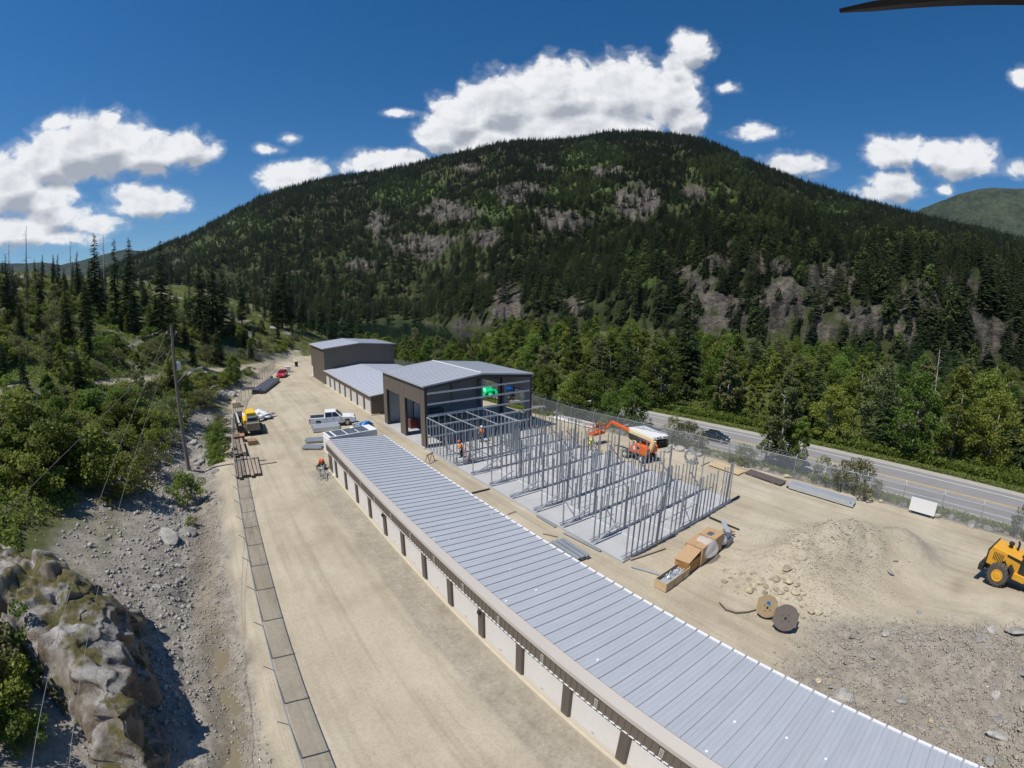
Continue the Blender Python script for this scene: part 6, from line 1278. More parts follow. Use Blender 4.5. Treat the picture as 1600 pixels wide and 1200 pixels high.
def conifer(seed, h=12.0, width=2.1, whorls=34, mat=M_NEEDLE, lower=0.1, sparse=0.0, droop=0.35):
    g = np.random.default_rng(seed); R_ = random.Random(seed); tr = MB().tube([(0, 0, -0.3), (0, 0, h * 0.5), (0, 0, h)], [h * 0.016, h * 0.009, h * 0.002], 7); V = []; Q = []
    for i in range(whorls):
        f = lower + (1 - lower) * (i / whorls) ** 0.92; z = h * f; L0 = width * (1 - f) ** 0.8 * (0.85 + 0.3 * R_.random()) + 0.12
        nb = 7 if f < 0.7 else 5
        for b_ in range(nb):
            if R_.random() < sparse: continue
            a = R_.uniform(0, 6.28); L = L0 * R_.uniform(0.65, 1.12); dx, dy = math.cos(a), math.sin(a); z1 = z + R_.uniform(-0.15, 0.15)
            for s in range(5):
                t = 0.25 + 0.75 * (s + R_.random() * 0.5) / 5; px, py, pz = dx * L * t, dy * L * t, z1 - droop * L * t * t + 0.1 * L * t; w = 0.46 * L0 * (1.15 - t) + 0.13; w *= R_.uniform(0.8, 1.3)
                for sd in (-1, 1):
                    ex, ey = dx * 0.75 - sd * dy * 0.66, dy * 0.75 + sd * dx * 0.66; n = len(V)
                    V += [(px - dx * 0.1, py - dy * 0.1, pz + 0.03), (px + ex * w * 0.5 - ey * w * 0.16, py + ey * w * 0.5 + ex * w * 0.16, pz - 0.10 * w), (px + ex * w, py + ey * w, pz - 0.32 * w), (px + ex * w * 0.5 + ey * w * 0.16, py + ey * w * 0.5 - ex * w * 0.16, pz - 0.14 * w)]; Q.append((n, n + 1, n + 2, n + 3))
    return tr.mesh('trunk', M_BARK, True), np_mesh('crown', np.array(V), np.array(Q), mat)
def snag(seed, h=12.0):
    R_ = random.Random(seed); tr = MB().tube([(0, 0, -0.3), (0.1, 0, h * 0.5), (0.05, 0.1, h)], [h * 0.014, h * 0.009, h * 0.002], 7); br = MB()
    for i in range(26):
        z = h * R_.uniform(0.3, 0.97); a = R_.uniform(0, 6.28); L = (1.1 - z / h) * R_.uniform(0.6, 2.0) + 0.2; br.tube([(0.05, 0, z), (L * math.cos(a), L * math.sin(a), z + R_.uniform(-0.3, 0.25))], [0.035, 0.012], 4)
    return tr.mesh('trunk', M_BARKG, True), br.mesh('branch', M_BARKG)
DEC = [broadleaf(100 + i, 10, w_, 50, 170, 0.138, mt, M_BARKG, 0.12) for i, (w_, mt) in enumerate(((3.0, M_LEAF), (2.5, M_LEAF), (3.4, M_LEAF2), (2.1, M_LEAF), (2.8, M_LEAFG), (3.2, M_LEAF)))]
BIRCH = [broadleaf(130 + i, 10, 1.8, 40, 150, 0.13, mt, M_BARKG, 0.18) for i, mt in enumerate((M_LEAF2, M_LEAFG, M_LEAF))]
CON = [conifer(200, 12, 2.5, 46), conifer(201, 12, 2.1, 48), conifer(202, 12, 2.9, 42), conifer(203, 12, 1.8, 46, sparse=0.08), conifer(204, 12, 2.3, 34, sparse=0.3, lower=0.22)]
SNAG = [snag(300), snag(301)]
def bush(seed, h, width, clumps, per, leaf, mat): return broadleaf(seed, h, width, clumps, per, leaf, mat, M_BARK, 0.06, 'foliage')
BUSH = [bush(400, 2.0, 1.35, 22, 120, 0.07, M_LEAF2), bush(401, 2.0, 1.6, 24, 120, 0.072, M_LEAF), bush(402, 2.0, 1.2, 20, 110, 0.065, M_LEAFG), bush(403, 2.0, 1.5, 22, 120, 0.072, M_LEAF2), bush(404, 2.0, 1.7, 26, 110, 0.075, M_LEAFG)]
def plant(kind, x, y, h, label, group=None, z=None, R_=rng, wide=1.0, name=None, crown='crown', stem='trunk'):
    tr, cr = kind; nat = max(v.co.z for v in (tr.vertices[0],)) if False else KIND_H[cr.name]; s = h / nat
    cat = 'shrub' if crown == 'foliage' else 'tree'
    t = thing(name or ('shrub' if cat == 'shrub' else 'tree'), label, cat, (x, y, (gz(x, y) if z is None else z) - 0.05), R_.uniform(0, 6.28), group, (s * wide, s * wide, s))
    place(stem, tr, t); q = place(crown, cr, t)
    if crown == 'branch': q.name = 'bare_twigs'; q['kind'] = 'stuff'
    return t
KIND_H = {}
for lst, hh in ((DEC, 10.0), (BIRCH, 10.0), (CON, 12.0), (SNAG, 12.0), (BUSH, 2.0)):
    for k_ in lst: KIND_H[k_[1].name] = hh
V_ = random.Random(2024)
def where(x, y, kind):
    px = float(project(np.array([x]), np.array([y]), np.array([gz(x, y) + 3.0]))[0][0])
    if kind == 'wood':
        s = x - float(road_x(y)); a = 'at the road edge' if s < 17 else 'in the middle' if s < 45 else 'at the back'
        b = next(t for lim, t in ((700, 'beside the lake'), (850, 'behind the garage'), (980, 'beyond the stud rows'), (1110, 'behind the boom lift'), (1230, 'behind the dark car'), (1350, 'right of the tall pale tree'), (1480, 'behind the white sign'), (9999, 'towards the right edge')) if px < lim); return a + ' of the wood ' + b
    r = math.hypot(x, y); a = 'low on the hillside' if r < 60 else 'halfway up the hillside' if r < 100 else 'high on the hillside'
    b = next(t for lim, t in ((60, 'at the left edge'), (150, 'above the rock outcrop'), (230, 'left of the utility pole'), (320, 'behind the utility pole'), (420, 'above the path'), (9999, 'above the far end of the yard')) if px < lim); return a + ' ' + b

def spaced(n, sampler, dist, tries=40):
    pts = []
    for _ in range(n * tries):
        if len(pts) >= n: break
        x, y = sampler()
        if all((x - a) ** 2 + (y - b) ** 2 > dist(x, y) ** 2 for a, b in pts): pts.append((x, y))
    return pts
# wood across the highway: deciduous with conifers among them
def samp():
    y = V_.uniform(-38, 200); u = V_.random(); s = 11.0 + 104 * u ** 1.75; return float(road_x(y)) + s, y
pts_far = [p for p in spaced(330, samp, lambda x, y: 3.3 + 0.03 * (x - road_x(y)), 40) if -5 < math.degrees(math.atan2(*p)) < 112]
for (x, y) in pts_far:
    s = x - float(road_x(y)); r = math.hypot(x, y); k = V_.random(); az0 = math.degrees(math.atan2(x, y)); low = 0.5 if az0 < 34 else 1.0
    if az0 < 31 and r > 150: continue
    if k < 0.14 + 0.10 * (s > 40): plant(V_.choice(CON[:4]), x, y, low * V_.uniform(11, 17), 'dark conifer ' + where(x, y, 'wood'), 'conifers in the wood across the highway', R_=V_, name='conifer_tree')
    elif k < 0.40: plant(V_.choice(BIRCH), x, y, low * V_.uniform(8.5, 12.5), 'slender pale tree ' + where(x, y, 'wood'), 'slender trees in the wood across the highway', R_=V_, wide=1.15, name='birch_tree')
    else: plant(V_.choice(DEC), x, y, low * V_.uniform(7.5, 11.5), 'bushy leafy tree ' + where(x, y, 'wood'), 'leafy trees in the wood across the highway', R_=V_, wide=1.12, name='leafy_tree')
for (px, d, top, lab) in ((1080, 88, 442, 'tallest dark spruce rising above the wood across the highway'), (1008, 112, 492, 'dark spruce left of the tallest spruce across the highway'), (1125, 96, 535, 'dark spruce right of the tallest spruce across the highway'), (1190, 150, 470, 'dark spruce before the cliff across the highway'), (880, 170, 475, 'slim conifer at the lake end of the wood')):
    a, e = azel(px, top); x, y = d * math.sin(rad(a)), d * math.cos(rad(a)); z = gz(x, y); plant(CON[0] if px == 1080 else V_.choice(CON[:3]), x, y, CAM_H + d * math.tan(rad(e)) - z, lab, None, R_=V_, name='spruce_tree', wide=0.9)
for k, (px, d, top) in enumerate(((1470, 75, 545), (1250, 90, 560), (1560, 90, 570))):
    a, e = azel(px, top); x, y = d * math.sin(rad(a)), d * math.cos(rad(a)); plant(SNAG[k % 2], x, y, CAM_H + d * math.tan(rad(e)) - gz(x, y), ('bare grey leaning dead tree at the right edge of the wood', 'bare pale dead tree in the middle of the wood', 'bare dead tree furthest right in the wood')[k], None, R_=V_, name='dead_tree', crown='branch')
# trees between fence and highway
for (px, py, h, kd, lab) in ((1216, 728, 10.2, BIRCH[1], 'tall pale leafy tree between fence and highway hiding the road'), (1196, 720, 7.6, BIRCH[2], 'round leafy tree just left of the tall pale tree by the fence'), (1243, 738, 6.0, BIRCH[0], 'thin young tree just right of the tall pale tree by the fence'), (1228, 722, 7.2, DEC[1], 'leafy tree behind the tall pale tree by the fence')):
    c = at(px, py, -0.5); plant(kd, c.x, c.y, h, lab, None, R_=V_, name='leafy_tree')
for (px, py, h, lab) in ((1088, 700, 1.9, 'grey green bush behind the fence near the boom lift'), (1075, 694, 2.8, 'rounded bush behind the fence beside the beam stack'), (1055, 684, 3.0, 'bush left of the rounded bush behind the fence'), (1336, 772, 2.9, 'solitary young bush behind the fence left of the sign'), (1281, 758, 2.4, 'thin upright bush behind the fence'), (1162, 728, 1.8, 'low weedy bush behind the planks on the fence line'), (1320, 768, 1.5, 'small bush beside the solitary young bush'), (1590, 842, 2.4, 'green bush at the right edge behind the loader')):
    c = at(px, py, -0.3); plant(V_.choice([BUSH[2], BUSH[4], BUSH[2]]), c.x, c.y, h, lab, None, R_=V_, crown='foliage', stem='stem')
for (x, y) in spaced(58, lambda: (lambda y: (max(float(road_x(y)) - 10.0, float(np.interp(y, [42, 55, 78, 92, 108, 128], [43.0, 43.6, 44.4, 42.0, 39.5, 36.5])) + 0.5) + V_.uniform(0, 4.2), y))(V_.choice([V_.uniform(35.5, 60), V_.uniform(41, 128)])), lambda x, y: 2.2): plant(V_.choice(DEC + BIRCH), x, y, V_.uniform(4.5, 7.5), 'young leafy tree in the row behind the highway fence', 'young trees behind the highway fence', R_=V_, wide=1.25, name='young_tree')
for (x, y) in spaced(60, lambda: (V_.uniform(37, 80), V_.uniform(110, 175)), lambda x, y: 3.6):
    if hill_dist(np.array([x]), np.array([y]))[0] < -2: plant(V_.choice(DEC + BIRCH), x, y, V_.uniform(3.6, 5.8), 'leafy tree in the thicket between the yard and the lake', 'trees between the yard and the lake', R_=V_, wide=1.2, name='leafy_tree')
for k, (px, d, top, lab) in enumerate(((648, 150, 512, 'pale rounded tree standing before the lake'), (588, 160, 522, 'bright leafy tree left of the pale tree before the lake'))):
    a, e = azel(px, top); x, y = d * math.sin(rad(a)), d * math.cos(rad(a)); plant((DEC[4], DEC[2])[k], x, y, CAM_H + d * math.tan(rad(e)) - gz(x, y), lab, None, R_=V_, name='leafy_tree', wide=0.9)

# hillside on the left
TOPS = [(147, 363, 118, 0), (178, 372, 122, 3), (201, 371, 120, 0), (250, 374, 112, 1), (120, 392, 140, 3), (8, 395, 90, 4), (60, 412, 110, 4), (90, 396, 135, 3), (130, 424, 95, 2), (100, 446, 88, 0), (205, 430, 104, 1), (310, 405, 128, 0), (330, 400, 132, 0), (345, 415, 138, 2), (295, 436, 120, 4), (375, 424, 150, 1), (438, 395, 160, 0), (452, 426, 165, 1), (470, 455, 168, 2), (425, 440, 158, 1), (500, 462, 180, 2), (520, 458, 190, 1), (545, 468, 190, 2), (485, 474, 175, 0), (560, 482, 186, 0), (265, 432, 100, 4), (535, 482, 178, 2), (515, 484, 170, 1)]
ADJ = ('dark', 'slim', 'bushy', 'ragged')
for k, (px, top, d, kd) in enumerate(TOPS):
    a, e = azel(px, top); x, y = d * math.sin(rad(a)), d * math.cos(rad(a)); h = max(5.0, CAM_H + d * math.tan(rad(e)) - gz(x, y))
    plant(CON[kd], x, y, h, 'dark conifer standing on the skyline of the left hill' if px < 300 else 'dark conifer on the end of the left hill above the yard', 'conifers on the left hill', R_=V_, name='conifer_tree', wide=min(1.3, max(0.9, 10 / h)))
for k, (px, top, d) in enumerate(((40, 352, 120), (110, 372, 130), (161, 366, 125), (14, 378, 110))):
    a, e = azel(px, top); x, y = d * math.sin(rad(a)), d * math.cos(rad(a)); plant(SNAG[k % 2], x, y, CAM_H + d * math.tan(rad(e)) - gz(x, y), ('tall bare dead tree on the hill skyline at far left', 'thin bare dead tree on the hill skyline', 'bare dead tree between two conifers on the skyline', 'short bare dead tree at the left edge of the skyline')[k], None, R_=V_, name='dead_tree', crown='branch')
def hill_samp():
    r = 26 + 140 * V_.random() ** 1.25; a = rad(V_.uniform(-36, 11)); return r * math.sin(a), r * math.cos(a)
def ok_hill(x, y):
    d = float(hill_dist(np.array([x]), np.array([y]))[0])
    if d < 1.5: return False
    if y < 46 and x > -13.5: return False
    if y < 34 and x > -17: return False
    px, py = project(np.array([x]), np.array([y]), np.array([gz(x, y)])); 
    return near_line(px, py, [(150, 600), (262, 588), (330, 580), (385, 574), (440, 565), (470, 561)])[0] > 9
for (x, y) in spaced(70, lambda: (lambda r, a: (r * math.sin(a), r * math.cos(a)))(V_.uniform(95, 200), rad(V_.uniform(-27, 8))), lambda x, y: 4.5):
    if ok_hill(x, y): plant(V_.choice(CON), x, y, V_.uniform(4.5, 9.0), 'middling conifer ' + where(x, y, 'hill'), 'middling conifers on the left hill', R_=V_, name='conifer_tree', wide=1.15)
hp = [p for p in spaced(520, hill_samp, lambda x, y: 1.2 + 0.008 * math.hypot(x, y), 12) if ok_hill(*p)]
for (x, y) in hp:
    k = V_.random(); r = math.hypot(x, y)
    if k < 0.10: plant(V_.choice(CON), x, y, V_.uniform(3.0, 7.0), 'small conifer ' + where(x, y, 'hill'), 'small conifers on the left hillside', R_=V_, name='conifer_tree')
    elif k < 0.24 and r > 40: plant(V_.choice(BIRCH + DEC), x, y, V_.uniform(3.5, 6.0), 'young leafy tree ' + where(x, y, 'hill'), 'young trees on the left hillside', R_=V_, name='young_tree', wide=1.1)
    else: plant(V_.choice(BUSH), x, y, V_.uniform(1.3, 3.0), 'green shrub ' + where(x, y, 'hill'), 'shrubs on the left hillside', R_=V_, crown='foliage', stem='stem', wide=V_.uniform(1.0, 1.5))
for (px, py, z, h, lab) in ((197, 778, 1.6, 3.4, 'leafy shrub on the gravel slope edge left of the ditch'), (288, 770, 0.4, 2.4, 'round shrub near the foot of the utility pole'), (232, 742, 1.2, 2.6, 'shrub on the bank left of the utility pole'), (150, 745, 3.2, 4.2, 'large leafy shrub at the top of the gravel slope'), (95, 745, 4, 4.4, 'large shrub at the left above the rock outcrop'), (40, 700, 6, 4.6, 'big shrub near the left edge above the outcrop'), (60, 770, 4.0, 3.6, 'shrub at the left edge behind the outcrop'), (120, 700, 4.5, 4.0, 'broad shrub in the thicket left of the gravel slope'), (15, 1050, 2.6, 2.4, 'dark shrub below the rock outcrop at the left edge'), (30, 1130, 2.0, 2.2, 'shrub in the lower left corner'), (60, 1180, 1.6, 1.2, 'low shrub at the bottom left below the outcrop'), (5, 1190, 2.0, 2.0, 'dark shrub in the very corner at the bottom left'), (5, 1100, 2.3, 2.4, 'dark shrub at the very left edge below the outcrop'), (52, 1062, 2.6, 1.0, 'bright leafy sprig below the rock outcrop'), (345, 690, 0.0, 2.2, 'bright green bush in the ditch beside the fence'), (352, 712, 0.0, 1.8, 'second bright green bush in the ditch beside the fence'), (343, 672, 0.2, 2.0, 'green bush in the ditch behind the forklift fence'), (298, 812, 0.3, 0.7, 'small weed beside the boulders'), (200, 700, 3.0, 3.2, 'shrub left of the pole on the hillside'), (240, 690, 2.5, 2.8, 'shrub on the slope beside the pole'), (180, 660, 4.5, 3.4, 'tall shrub on the hillside above the gravel')):
    c = at(px, py, z); plant(V_.choice(BUSH[:2] + BUSH[3:]), c.x, c.y, h, lab, None, R_=V_, crown='foliage', stem='stem')
# low plants too many to count
def tufts(name, label, n, fn, size, hgt, mat, seed, per=4):
    g = np.random.default_rng(seed); xy = fn(g, n); x, y = xy[:, 0], xy[:, 1]; z = ground_z(x, y); C = np.stack([x, y, z], 1); C = np.repeat(C, per, 0); m = len(C); C = C + np.stack([g.normal(0, size * 1.2, m), g.normal(0, size * 1.2, m), g.uniform(0, hgt, m)], 1)
    V, Q = leaf_quads(g, C, size, 0.1, 0.4); tag(place(name, np_mesh(name, V, Q, mat)), label, 'plants', kind='stuff')
def hill_fn(g, n):
    r = 24 + 190 * g.random(n * 3) ** 1.2; a = np.radians(g.uniform(-40, 12, n * 3)); x, y = r * np.sin(a), r * np.cos(a); d = hill_dist(x, y); px, py = project(x, y, ground_z(x, y))
    k = (d > 4 + 2.5 * fbm(x / 4, y / 4, 3, 7) + 4 * (y < 45)) & (fbm(x / 6, y / 6, 4, 71) < 0.30) & (near_line(px, py, [(150, 600), (262, 588), (330, 580), (385, 574), (440, 565), (470, 561)]) > 5); return np.stack([x[k], y[k]], 1)[:n]
tufts('undergrowth', 'low green undergrowth covering the left hillside', 30000, hill_fn, 0.15, 0.6, M_LEAF2, 1, 6)
tufts('dry_undergrowth', 'dull brushy undergrowth on the left hillside', 16000, hill_fn, 0.14, 0.45, M_LEAFG, 2, 5)
def verge_fn(g, n):
    y = g.uniform(-30, 130, n); a = g.random(n) < 0.45; s = np.where(a, g.uniform(-10.4, -5.7, n), 6.3 + np.abs(g.normal(0, 2.4, n))); return np.stack([road_x(y) + s, y], 1)
tufts('verge_grass', 'green and dry grass on both highway verges', 26000, verge_fn, 0.13, 0.35, M_GRASS, 3, 4)
tufts('ditch_weeds', 'bright weeds in the ditch beside the left fence', 900, lambda g, n: np.stack([g.normal(-0.9, 0.45, n), g.uniform(50, 64, n)], 1) + np.stack([np.zeros(n), np.zeros(n)], 1), 0.14, 0.5, M_LEAF2, 4, 5)
def edge_fn(g, n):
    y = g.uniform(-32, 150, n); s = 9.2 + np.abs(g.normal(0, 1, n)) * np.where(g.random(n) < 0.5, 2.2, 14); return np.stack([road_x(y) + s, y], 1)
tufts('thicket_edge', 'leafy brush at the edge of the wood beyond the highway', 16000, edge_fn, 0.22, 1.4, M_LEAF, 5, 6)

# forest on the mountain: one mass of far conifers
def far_tree(seed, kind):
    R_ = random.Random(seed); m = MB()
    if kind == 'con':
        for i in range(6):
            f = i / 6; z0 = 1.5 + 10.5 * f; r = 2.3 * (1 - f) ** 0.85 + 0.25; n = 9; base = len(m.v)
            for k in range(n):
                a = 6.283 * k / n + i; q = r * (1.0 if k % 2 else 0.55) * R_.uniform(0.8, 1.2); m.v.append((q * math.cos(a), q * math.sin(a), z0 - 0.5 * q + R_.uniform(-0.2, 0.2)))
            m.v.append((0, 0, z0 + 3.0 * (1 - 0.4 * f)))
            for k in range(n): m.f.append((base + k, base + (k + 1) % n, base + n))
        m.tube([(0, 0, -2), (0, 0, 3)], 0.25, 4)
    else:
        from mathutils import noise as mn
        bm = bmesh.new(); bmesh.ops.create_icosphere(bm, subdivisions=2, radius=2.6)
        for v in bm.verts: v.co *= 1 + 0.5 * mn.noise(v.co * 0.7 + Vector((seed, 0, 0))); v.co.z = v.co.z * 1.2 + 3.5
        m.add([tuple(v.co) for v in bm.verts], [tuple(v.index for v in f.verts) for f in bm.faces]); bm.free()
    return m
def far_mat():
    m, nt, b = material('far_needles'); L = nt.links.new; at1 = N(nt, 'ShaderNodeAttribute', attribute_name='tint', attribute_type='INSTANCER'); sc = N(nt, 'ShaderNodeSeparateXYZ'); L(at1.outputs['Vector'], sc.inputs[0])
    a = N(nt, 'ShaderNodeMix', data_type='RGBA'); L(sc.outputs[0], a.inputs[0]); a.inputs[6].default_value = (0.036, 0.056, 0.026, 1); a.inputs[7].default_value = (0.085, 0.108, 0.045, 1)
    c = N(nt, 'ShaderNodeMix', data_type='RGBA'); L(sc.outputs[1], c.inputs[0]); L(a.outputs[2], c.inputs[6]); c.inputs[7].default_value = (0.13, 0.175, 0.05, 1)
    L(c.outputs[2], b.inputs['Base Color']); b.inputs['Roughness'].default_value = 0.9; b.inputs['Specular IOR Level'].default_value = 0.1
    tr = N(nt, 'ShaderNodeBsdfTranslucent'); L(c.outputs[2], tr.inputs['Color']); ms = N(nt, 'ShaderNodeMixShader'); ms.inputs[0].default_value = 0.25; L(b.outputs[0], ms.inputs[1]); L(tr.outputs[0], ms.inputs[2]); L(ms.outputs[0], nt.nodes['Material Output'].inputs['Surface']); return m
M_FAR = far_mat()
kinds = []
for i in range(5):
    me = conifer(520 + i, 12, (2.6, 2.2, 2.9, 1.9)[i], 20, M_FAR)[1] if i < 4 else broadleaf(530, 9, 2.9, 26, 60, 0.34, M_FAR, M_BARK, 0.1)[1]; kinds.append(bpy.data.objects.new('far_tree_shape', me))
g = np.random.default_rng(8); n = 100000; azt = g.uniform(-12, 100, n); tt_ = g.random(n)
d0t = np.interp(azt, [-24, 8, 18, 25, 28, 33, 40, 50, 60, 80, 125], [520, 500, 480, 460, 385, 325, 300, 275, 250, 215, 200]); d1t = np.interp(azt, [-24, 5, 20, 50, 75, 100, 125], [1600, 1500, 1400, 1260, 1120, 1050, 1000])
rt_ = np.sqrt(d0t ** 2 + tt_ * (d1t ** 2 * 1.02 - d0t ** 2)); zt_, tq = mountain_z(azt, rt_); xt, yt = rt_ * np.sin(np.radians(azt)), rt_ * np.cos(np.radians(azt))
rk, fr = mountain_masks(xt, yt, zt_); dens = (1 - 0.84 * rk) * (0.35 + 0.65 * sstep(-0.45, 0.1, fbm(xt / 60, yt / 60, 4, 95))) * (1 - 0.35 * fr)
keep = (g.random(n) < dens) & (tq > 0.004) & (tq < 1.02); xt, yt, zt_, fr, rt_ = xt[keep], yt[keep], zt_[keep], fr[keep], rt_[keep]; n = len(xt)
# a denser belt along the shore and at the foot of the cliff
me = bpy.data.meshes.new('mountain_forest'); me.vertices.add(n); me.vertices.foreach_set('co', np.stack([xt, yt, zt_], 1).astype(np.float32).ravel())
isd = g.random(n) < 0.06 + 0.55 * fr
def fattr(name, vals, tp='FLOAT'):
    a = me.attributes.new(name, tp, 'POINT'); a.data.foreach_set({'FLOAT': 'value', 'INT': 'value', 'FLOAT_VECTOR': 'vector'}[tp], np.ascontiguousarray(vals).ravel())
fattr('scl', (np.clip(g.lognormal(-0.08, 0.32, n), 0.4, 1.75) * np.where(isd, 0.9, 1.0) * (0.9 + 0.3 * sstep(700, 300, rt_))).astype(np.float32)); fattr('spin', g.uniform(0, 6.28, n).astype(np.float32)); fattr('var', np.where(isd, 4, g.integers(0, 4, n)).astype(np.int32), 'INT')
fattr('tint', np.stack([g.random(n), np.where(isd, g.uniform(0.4, 1.0, n), 0.25 * fr), np.zeros(n)], 1).astype(np.float32), 'FLOAT_VECTOR')
forest = tag(place('mountain_forest', me), 'dense dark conifer forest covering the mountain side', 'forest', kind='stuff')
ng = bpy.data.node_groups.new('scatter', 'GeometryNodeTree'); ng.interface.new_socket('Geometry', in_out='INPUT', socket_type='NodeSocketGeometry'); ng.interface.new_socket('Geometry', in_out='OUTPUT', socket_type='NodeSocketGeometry')
gi = ng.nodes.new('NodeGroupInput'); go = ng.nodes.new('NodeGroupOutput'); ins = ng.nodes.new('GeometryNodeInstanceOnPoints'); jn = ng.nodes.new('GeometryNodeJoinGeometry')
for k in reversed(kinds):
    oi = ng.nodes.new('GeometryNodeObjectInfo'); oi.inputs['Object'].default_value = k; gt = ng.nodes.new('GeometryNodeGeometryToInstance'); ng.links.new(oi.outputs['Geometry'], gt.inputs[0]); ng.links.new(gt.outputs[0], jn.inputs[0])
def nattr(name, dt):
    a = ng.nodes.new('GeometryNodeInputNamedAttribute'); a.data_type = dt; a.inputs['Name'].default_value = name; return a.outputs['Attribute']
ng.links.new(gi.outputs[0], ins.inputs['Points']); ng.links.new(jn.outputs[0], ins.inputs['Instance']); ins.inputs['Pick Instance'].default_value = True
ng.links.new(nattr('var', 'INT'), ins.inputs['Instance Index']); cx = ng.nodes.new('ShaderNodeCombineXYZ'); ng.links.new(nattr('spin', 'FLOAT'), cx.inputs[2]); ng.links.new(cx.outputs[0], ins.inputs['Rotation']); ng.links.new(nattr('scl', 'FLOAT'), ins.inputs['Scale'])
ng.links.new(ins.outputs[0], go.inputs[0]); md = forest.modifiers.new('scatter', 'NODES'); md.node_group = ng

# ------------------------------------------------------------------ people
def person(label, loc, rz, vest, hat, pose='stand', skin=M_SKIN):
    t = thing('person', label, 'person', loc, rz)
    b = {'stand': 0.0, 'bend': 0.95, 'lean': 0.35}[pose]      # forward bend at the hip
    hip = Vector((0, 0, 0.92)); up = Vector((math.sin(b), 0, math.cos(b))); ch = hip + up * 0.42; nk = hip + up * 0.58; hd = nk + (up + Vector((0.15, 0, 0.1))).normalized() * 0.2
    J = [hip, hip + up * 0.2, ch, nk, hd]; E = [(0, 1), (1, 2), (2, 3), (3, 4)]; R = [(0.15, 0.12), (0.15, 0.115), (0.17, 0.125), (0.06, 0.06), (0.105, 0.1)]
    for s in (-1, 1):
        kf = 0.12 if s > 0 else -0.06; n = len(J); J += [Vector((0.0, s * 0.1, 0.84)), Vector((kf + 0.04, s * 0.12, 0.48)), Vector((kf, s * 0.13, 0.09)), Vector((kf + 0.17, s * 0.15, 0.04))]; E += [(0, n), (n, n + 1), (n + 1, n + 2), (n + 2, n + 3)]; R += [(0.1, 0.095), (0.065, 0.065), (0.048, 0.048), (0.045, 0.035)]
        n = len(J); sh = ch + Vector((0, s * 0.2, 0)) + up * 0.06; el = sh + Vector((0.10, s * 0.07, -0.26)); wr = el + Vector((0.20, -s * 0.03, -0.12)); J += [sh, el, wr, wr + Vector((0.09, 0, -0.04))]; E += [(2, n), (n, n + 1), (n + 1, n + 2), (n + 2, n + 3)]; R += [(0.065, 0.065), (0.048, 0.048), (0.036, 0.036), (0.03, 0.04)]
    me = bpy.data.meshes.new('body'); me.from_pydata([tuple(j) for j in J], E, []); me.materials.append(skin); o = place('body', me, t)
    sk = o.modifiers.new('skin', 'SKIN'); sv = me.skin_vertices[0].data
    for i, r in enumerate(R): sv[i].radius = r; sv[i].use_root = (i == 0)
    o.modifiers.new('smooth', 'SUBSURF').levels = 2; o.modifiers['smooth'].render_levels = 2
    def limb(name, pts, rs, mat, sq=1.0): return MB().tube(pts, rs, 12).build(name, mat, t, True)
    v = MB(); ang = math.atan2(up.x, up.z); ring = []
    for f, rx, ry in ((0.02, 0.155, 0.19), (0.22, 0.15, 0.185), (0.40, 0.155, 0.215), (0.52, 0.12, 0.2), (0.57, 0.075, 0.09)):
        c = hip + up * f; fwd = Vector((math.cos(ang), 0, -math.sin(ang))); ring.append([c + fwd * rx * math.cos(a) + Vector((0, 1, 0)) * ry * math.sin(a) for a in np.linspace(0, 6.283, 15)[:-1]])
    n = 14; v.add([p for r in ring for p in r], [(i * n + k, i * n + (k + 1) % n, (i + 1) * n + (k + 1) % n, (i + 1) * n + k) for i in range(4) for k in range(n)]); ve = v.build('vest', vest, t, True)
    st = M_HIVISY if vest is not M_HIVISY else M_RIM
    MB().bar(hip + up * 0.25 + Vector((-0.0, -0.19, 0)), hip + up * 0.25 + Vector((0, 0.19, 0)), 0.32, 0.04).build('reflective_stripe', st, ve)
    for s in (-1, 1):
        i = 5 if s < 0 else 13; limb('trouser_leg', [J[i] + Vector((0, 0, 0.06)), J[i + 1], J[i + 2]], [0.115, 0.085, 0.07], M_DENIM); limb('boot', [J[i + 2] + Vector((-0.04, 0, 0)), J[i + 3] + Vector((0.05, 0, 0.01))], [0.06, 0.05], M_BLACK)
        k = i + 4; limb('sleeve', [J[k], J[k + 1], J[k + 2] - (J[k + 2] - J[k + 1]) * 0.25], [0.075, 0.062, 0.05], vest)
    h = MB(); ax = up; hc = hd + Vector((0, 0, 0.05)); h.lathe([(0.165, 0.0), (0.165, 0.012), (0.125, 0.02), (0.12, 0.07), (0.085, 0.115), (0.03, 0.13)], 16); h.build('hard_hat', hat, t, True, loc=hc, rot=(0, b * 0.6, 0))
    MB().cbox((0, 0, 0), (0.03, 0.03, 0.04)).build('nose', skin, t, loc=hd + Vector((0.105, 0, -0.01)))
    return t
c = at(753, 690, 0.08); person('worker in orange vest and white hard hat inside the stud room frame', (c.x, c.y, 0.08), rad(200), M_HIVIS, M_WHITE, 'stand')
c = at(722, 714, 0.08); person('worker in orange hard hat leaning at the corner of the stud room frame', (c.x, c.y, 0.08), rad(160), M_HIVIS, M_ORANGE, 'lean')
c = at(921, 703, 0.08); person('worker in yellow vest bending over at the far side of the slab', (c.x, c.y, 0.08), rad(250), M_HIVISY, M_HIVISY, 'bend')
t = thing('step_ladder', 'red and white step ladder at the corner of the stud room frame', 'step ladder', at(731, 722, 0.08), rad(35)); LR = plain('ladder_red', (0.38, 0.10, 0.08), 0.5)
for s in (-1, 1):
    MB().bar((-0.45, s * 0.28, 0), (0, s * 0.2, 1.9), 0.08, 0.04).build('rail', LR, t); MB().bar((0.5, s * 0.28, 0), (0, s * 0.2, 1.9), 0.05, 0.04).build('rear_leg', M_GALV2, t)
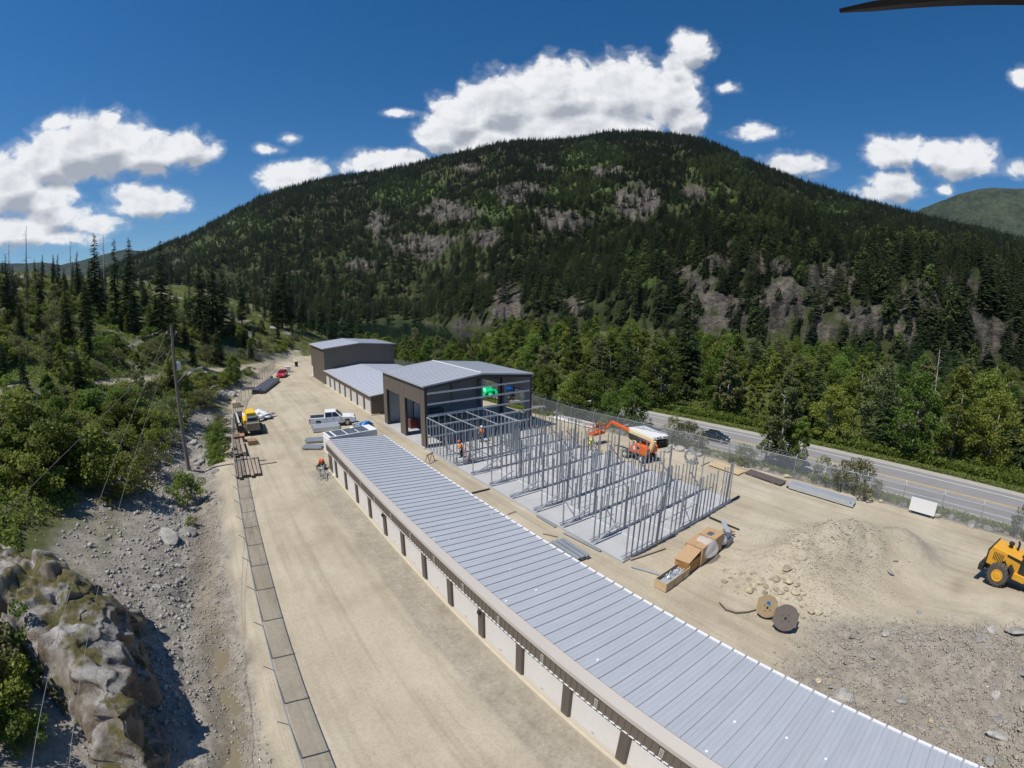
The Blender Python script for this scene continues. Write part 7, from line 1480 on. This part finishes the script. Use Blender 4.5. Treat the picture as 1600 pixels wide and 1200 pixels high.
for k in range(6): f = k / 6.3; MB().bar((-0.45 * (1 - f), -0.27 + 0.07 * f, 0.25 + 1.6 * f), (-0.45 * (1 - f), 0.27 - 0.07 * f, 0.25 + 1.6 * f), 0.09, 0.03).build('step', M_GALV2, t)

# the drone's own propeller, at rest, tip reaching into the upper right of the view
def propeller():
    C0 = Vector((0, 0, CAM_H)); D = 0.30; a = C0 + Vector(ray(1312, 17)) * D; b = C0 + Vector(ray(1640, -6)) * D; d = b - a; L = d.length; d.normalize(); hub = a + d * 0.15
    t = thing('drone_propeller', 'dark propeller blade tip at the top right edge of the sky', 'propeller', hub); up = Vector((0, 0, 1)); up = (up - d * up.dot(d)).normalized(); sd = d.cross(up); pm_ = plain('blade_plastic', (0.02, 0.018, 0.025), 0.4)
    for s in (-1, 1):
        m = MB(); n = 9; vs = []
        for i in range(n):
            f = i / (n - 1); w = 0.011 * (1 - 0.5 * f) * (1 if f < 0.97 else 0.5); tw = rad(42 - 16 * f); c = d * s * (0.006 + 0.144 * f); e = sd * math.cos(tw) - up * math.sin(tw) * s; th = sd.cross(d).normalized() * 0.0008
            vs += [c - e * w * 0.5, c + th, c + e * w * 0.5, c - th]
        m.add(vs, [(4 * i + k, 4 * i + (k + 1) % 4, 4 * i + 4 + (k + 1) % 4, 4 * i + 4 + k) for i in range(n - 1) for k in range(4)] + [(3, 2, 1, 0), (4 * n - 4, 4 * n - 3, 4 * n - 2, 4 * n - 1)]); m.build('blade', pm_, t)
    MB().lathe([(0.007, -0.006), (0.007, 0.006), (0.003, 0.01)], 12).build('hub', pm_, t); MB().lathe([(0.011, -0.03), (0.013, -0.026), (0.013, -0.008), (0.009, -0.006)], 14).build('motor', M_DARKST, t)
propeller()

# ------------------------------------------------------------------ air between here and the mountains
hz = MB().box(-5200, 5200, -5500, 5500, -40, 1150).build('haze', None)
hz.data.materials.clear()
hm2 = bpy.data.materials.new('thin_air'); hm2.use_nodes = True; nt = hm2.node_tree; nt.nodes.clear(); vo = N(nt, 'ShaderNodeVolumePrincipled'); vo.inputs['Color'].default_value = (0.62, 0.78, 1.0, 1); vo.inputs['Density'].default_value = 0.000022; vo.inputs['Anisotropy'].default_value = 0.1
ou = N(nt, 'ShaderNodeOutputMaterial'); nt.links.new(vo.outputs[0], ou.inputs['Volume']); hz.data.materials.append(hm2)
tag(hz, 'thin bluish air over the whole valley', 'haze', kind='stuff')
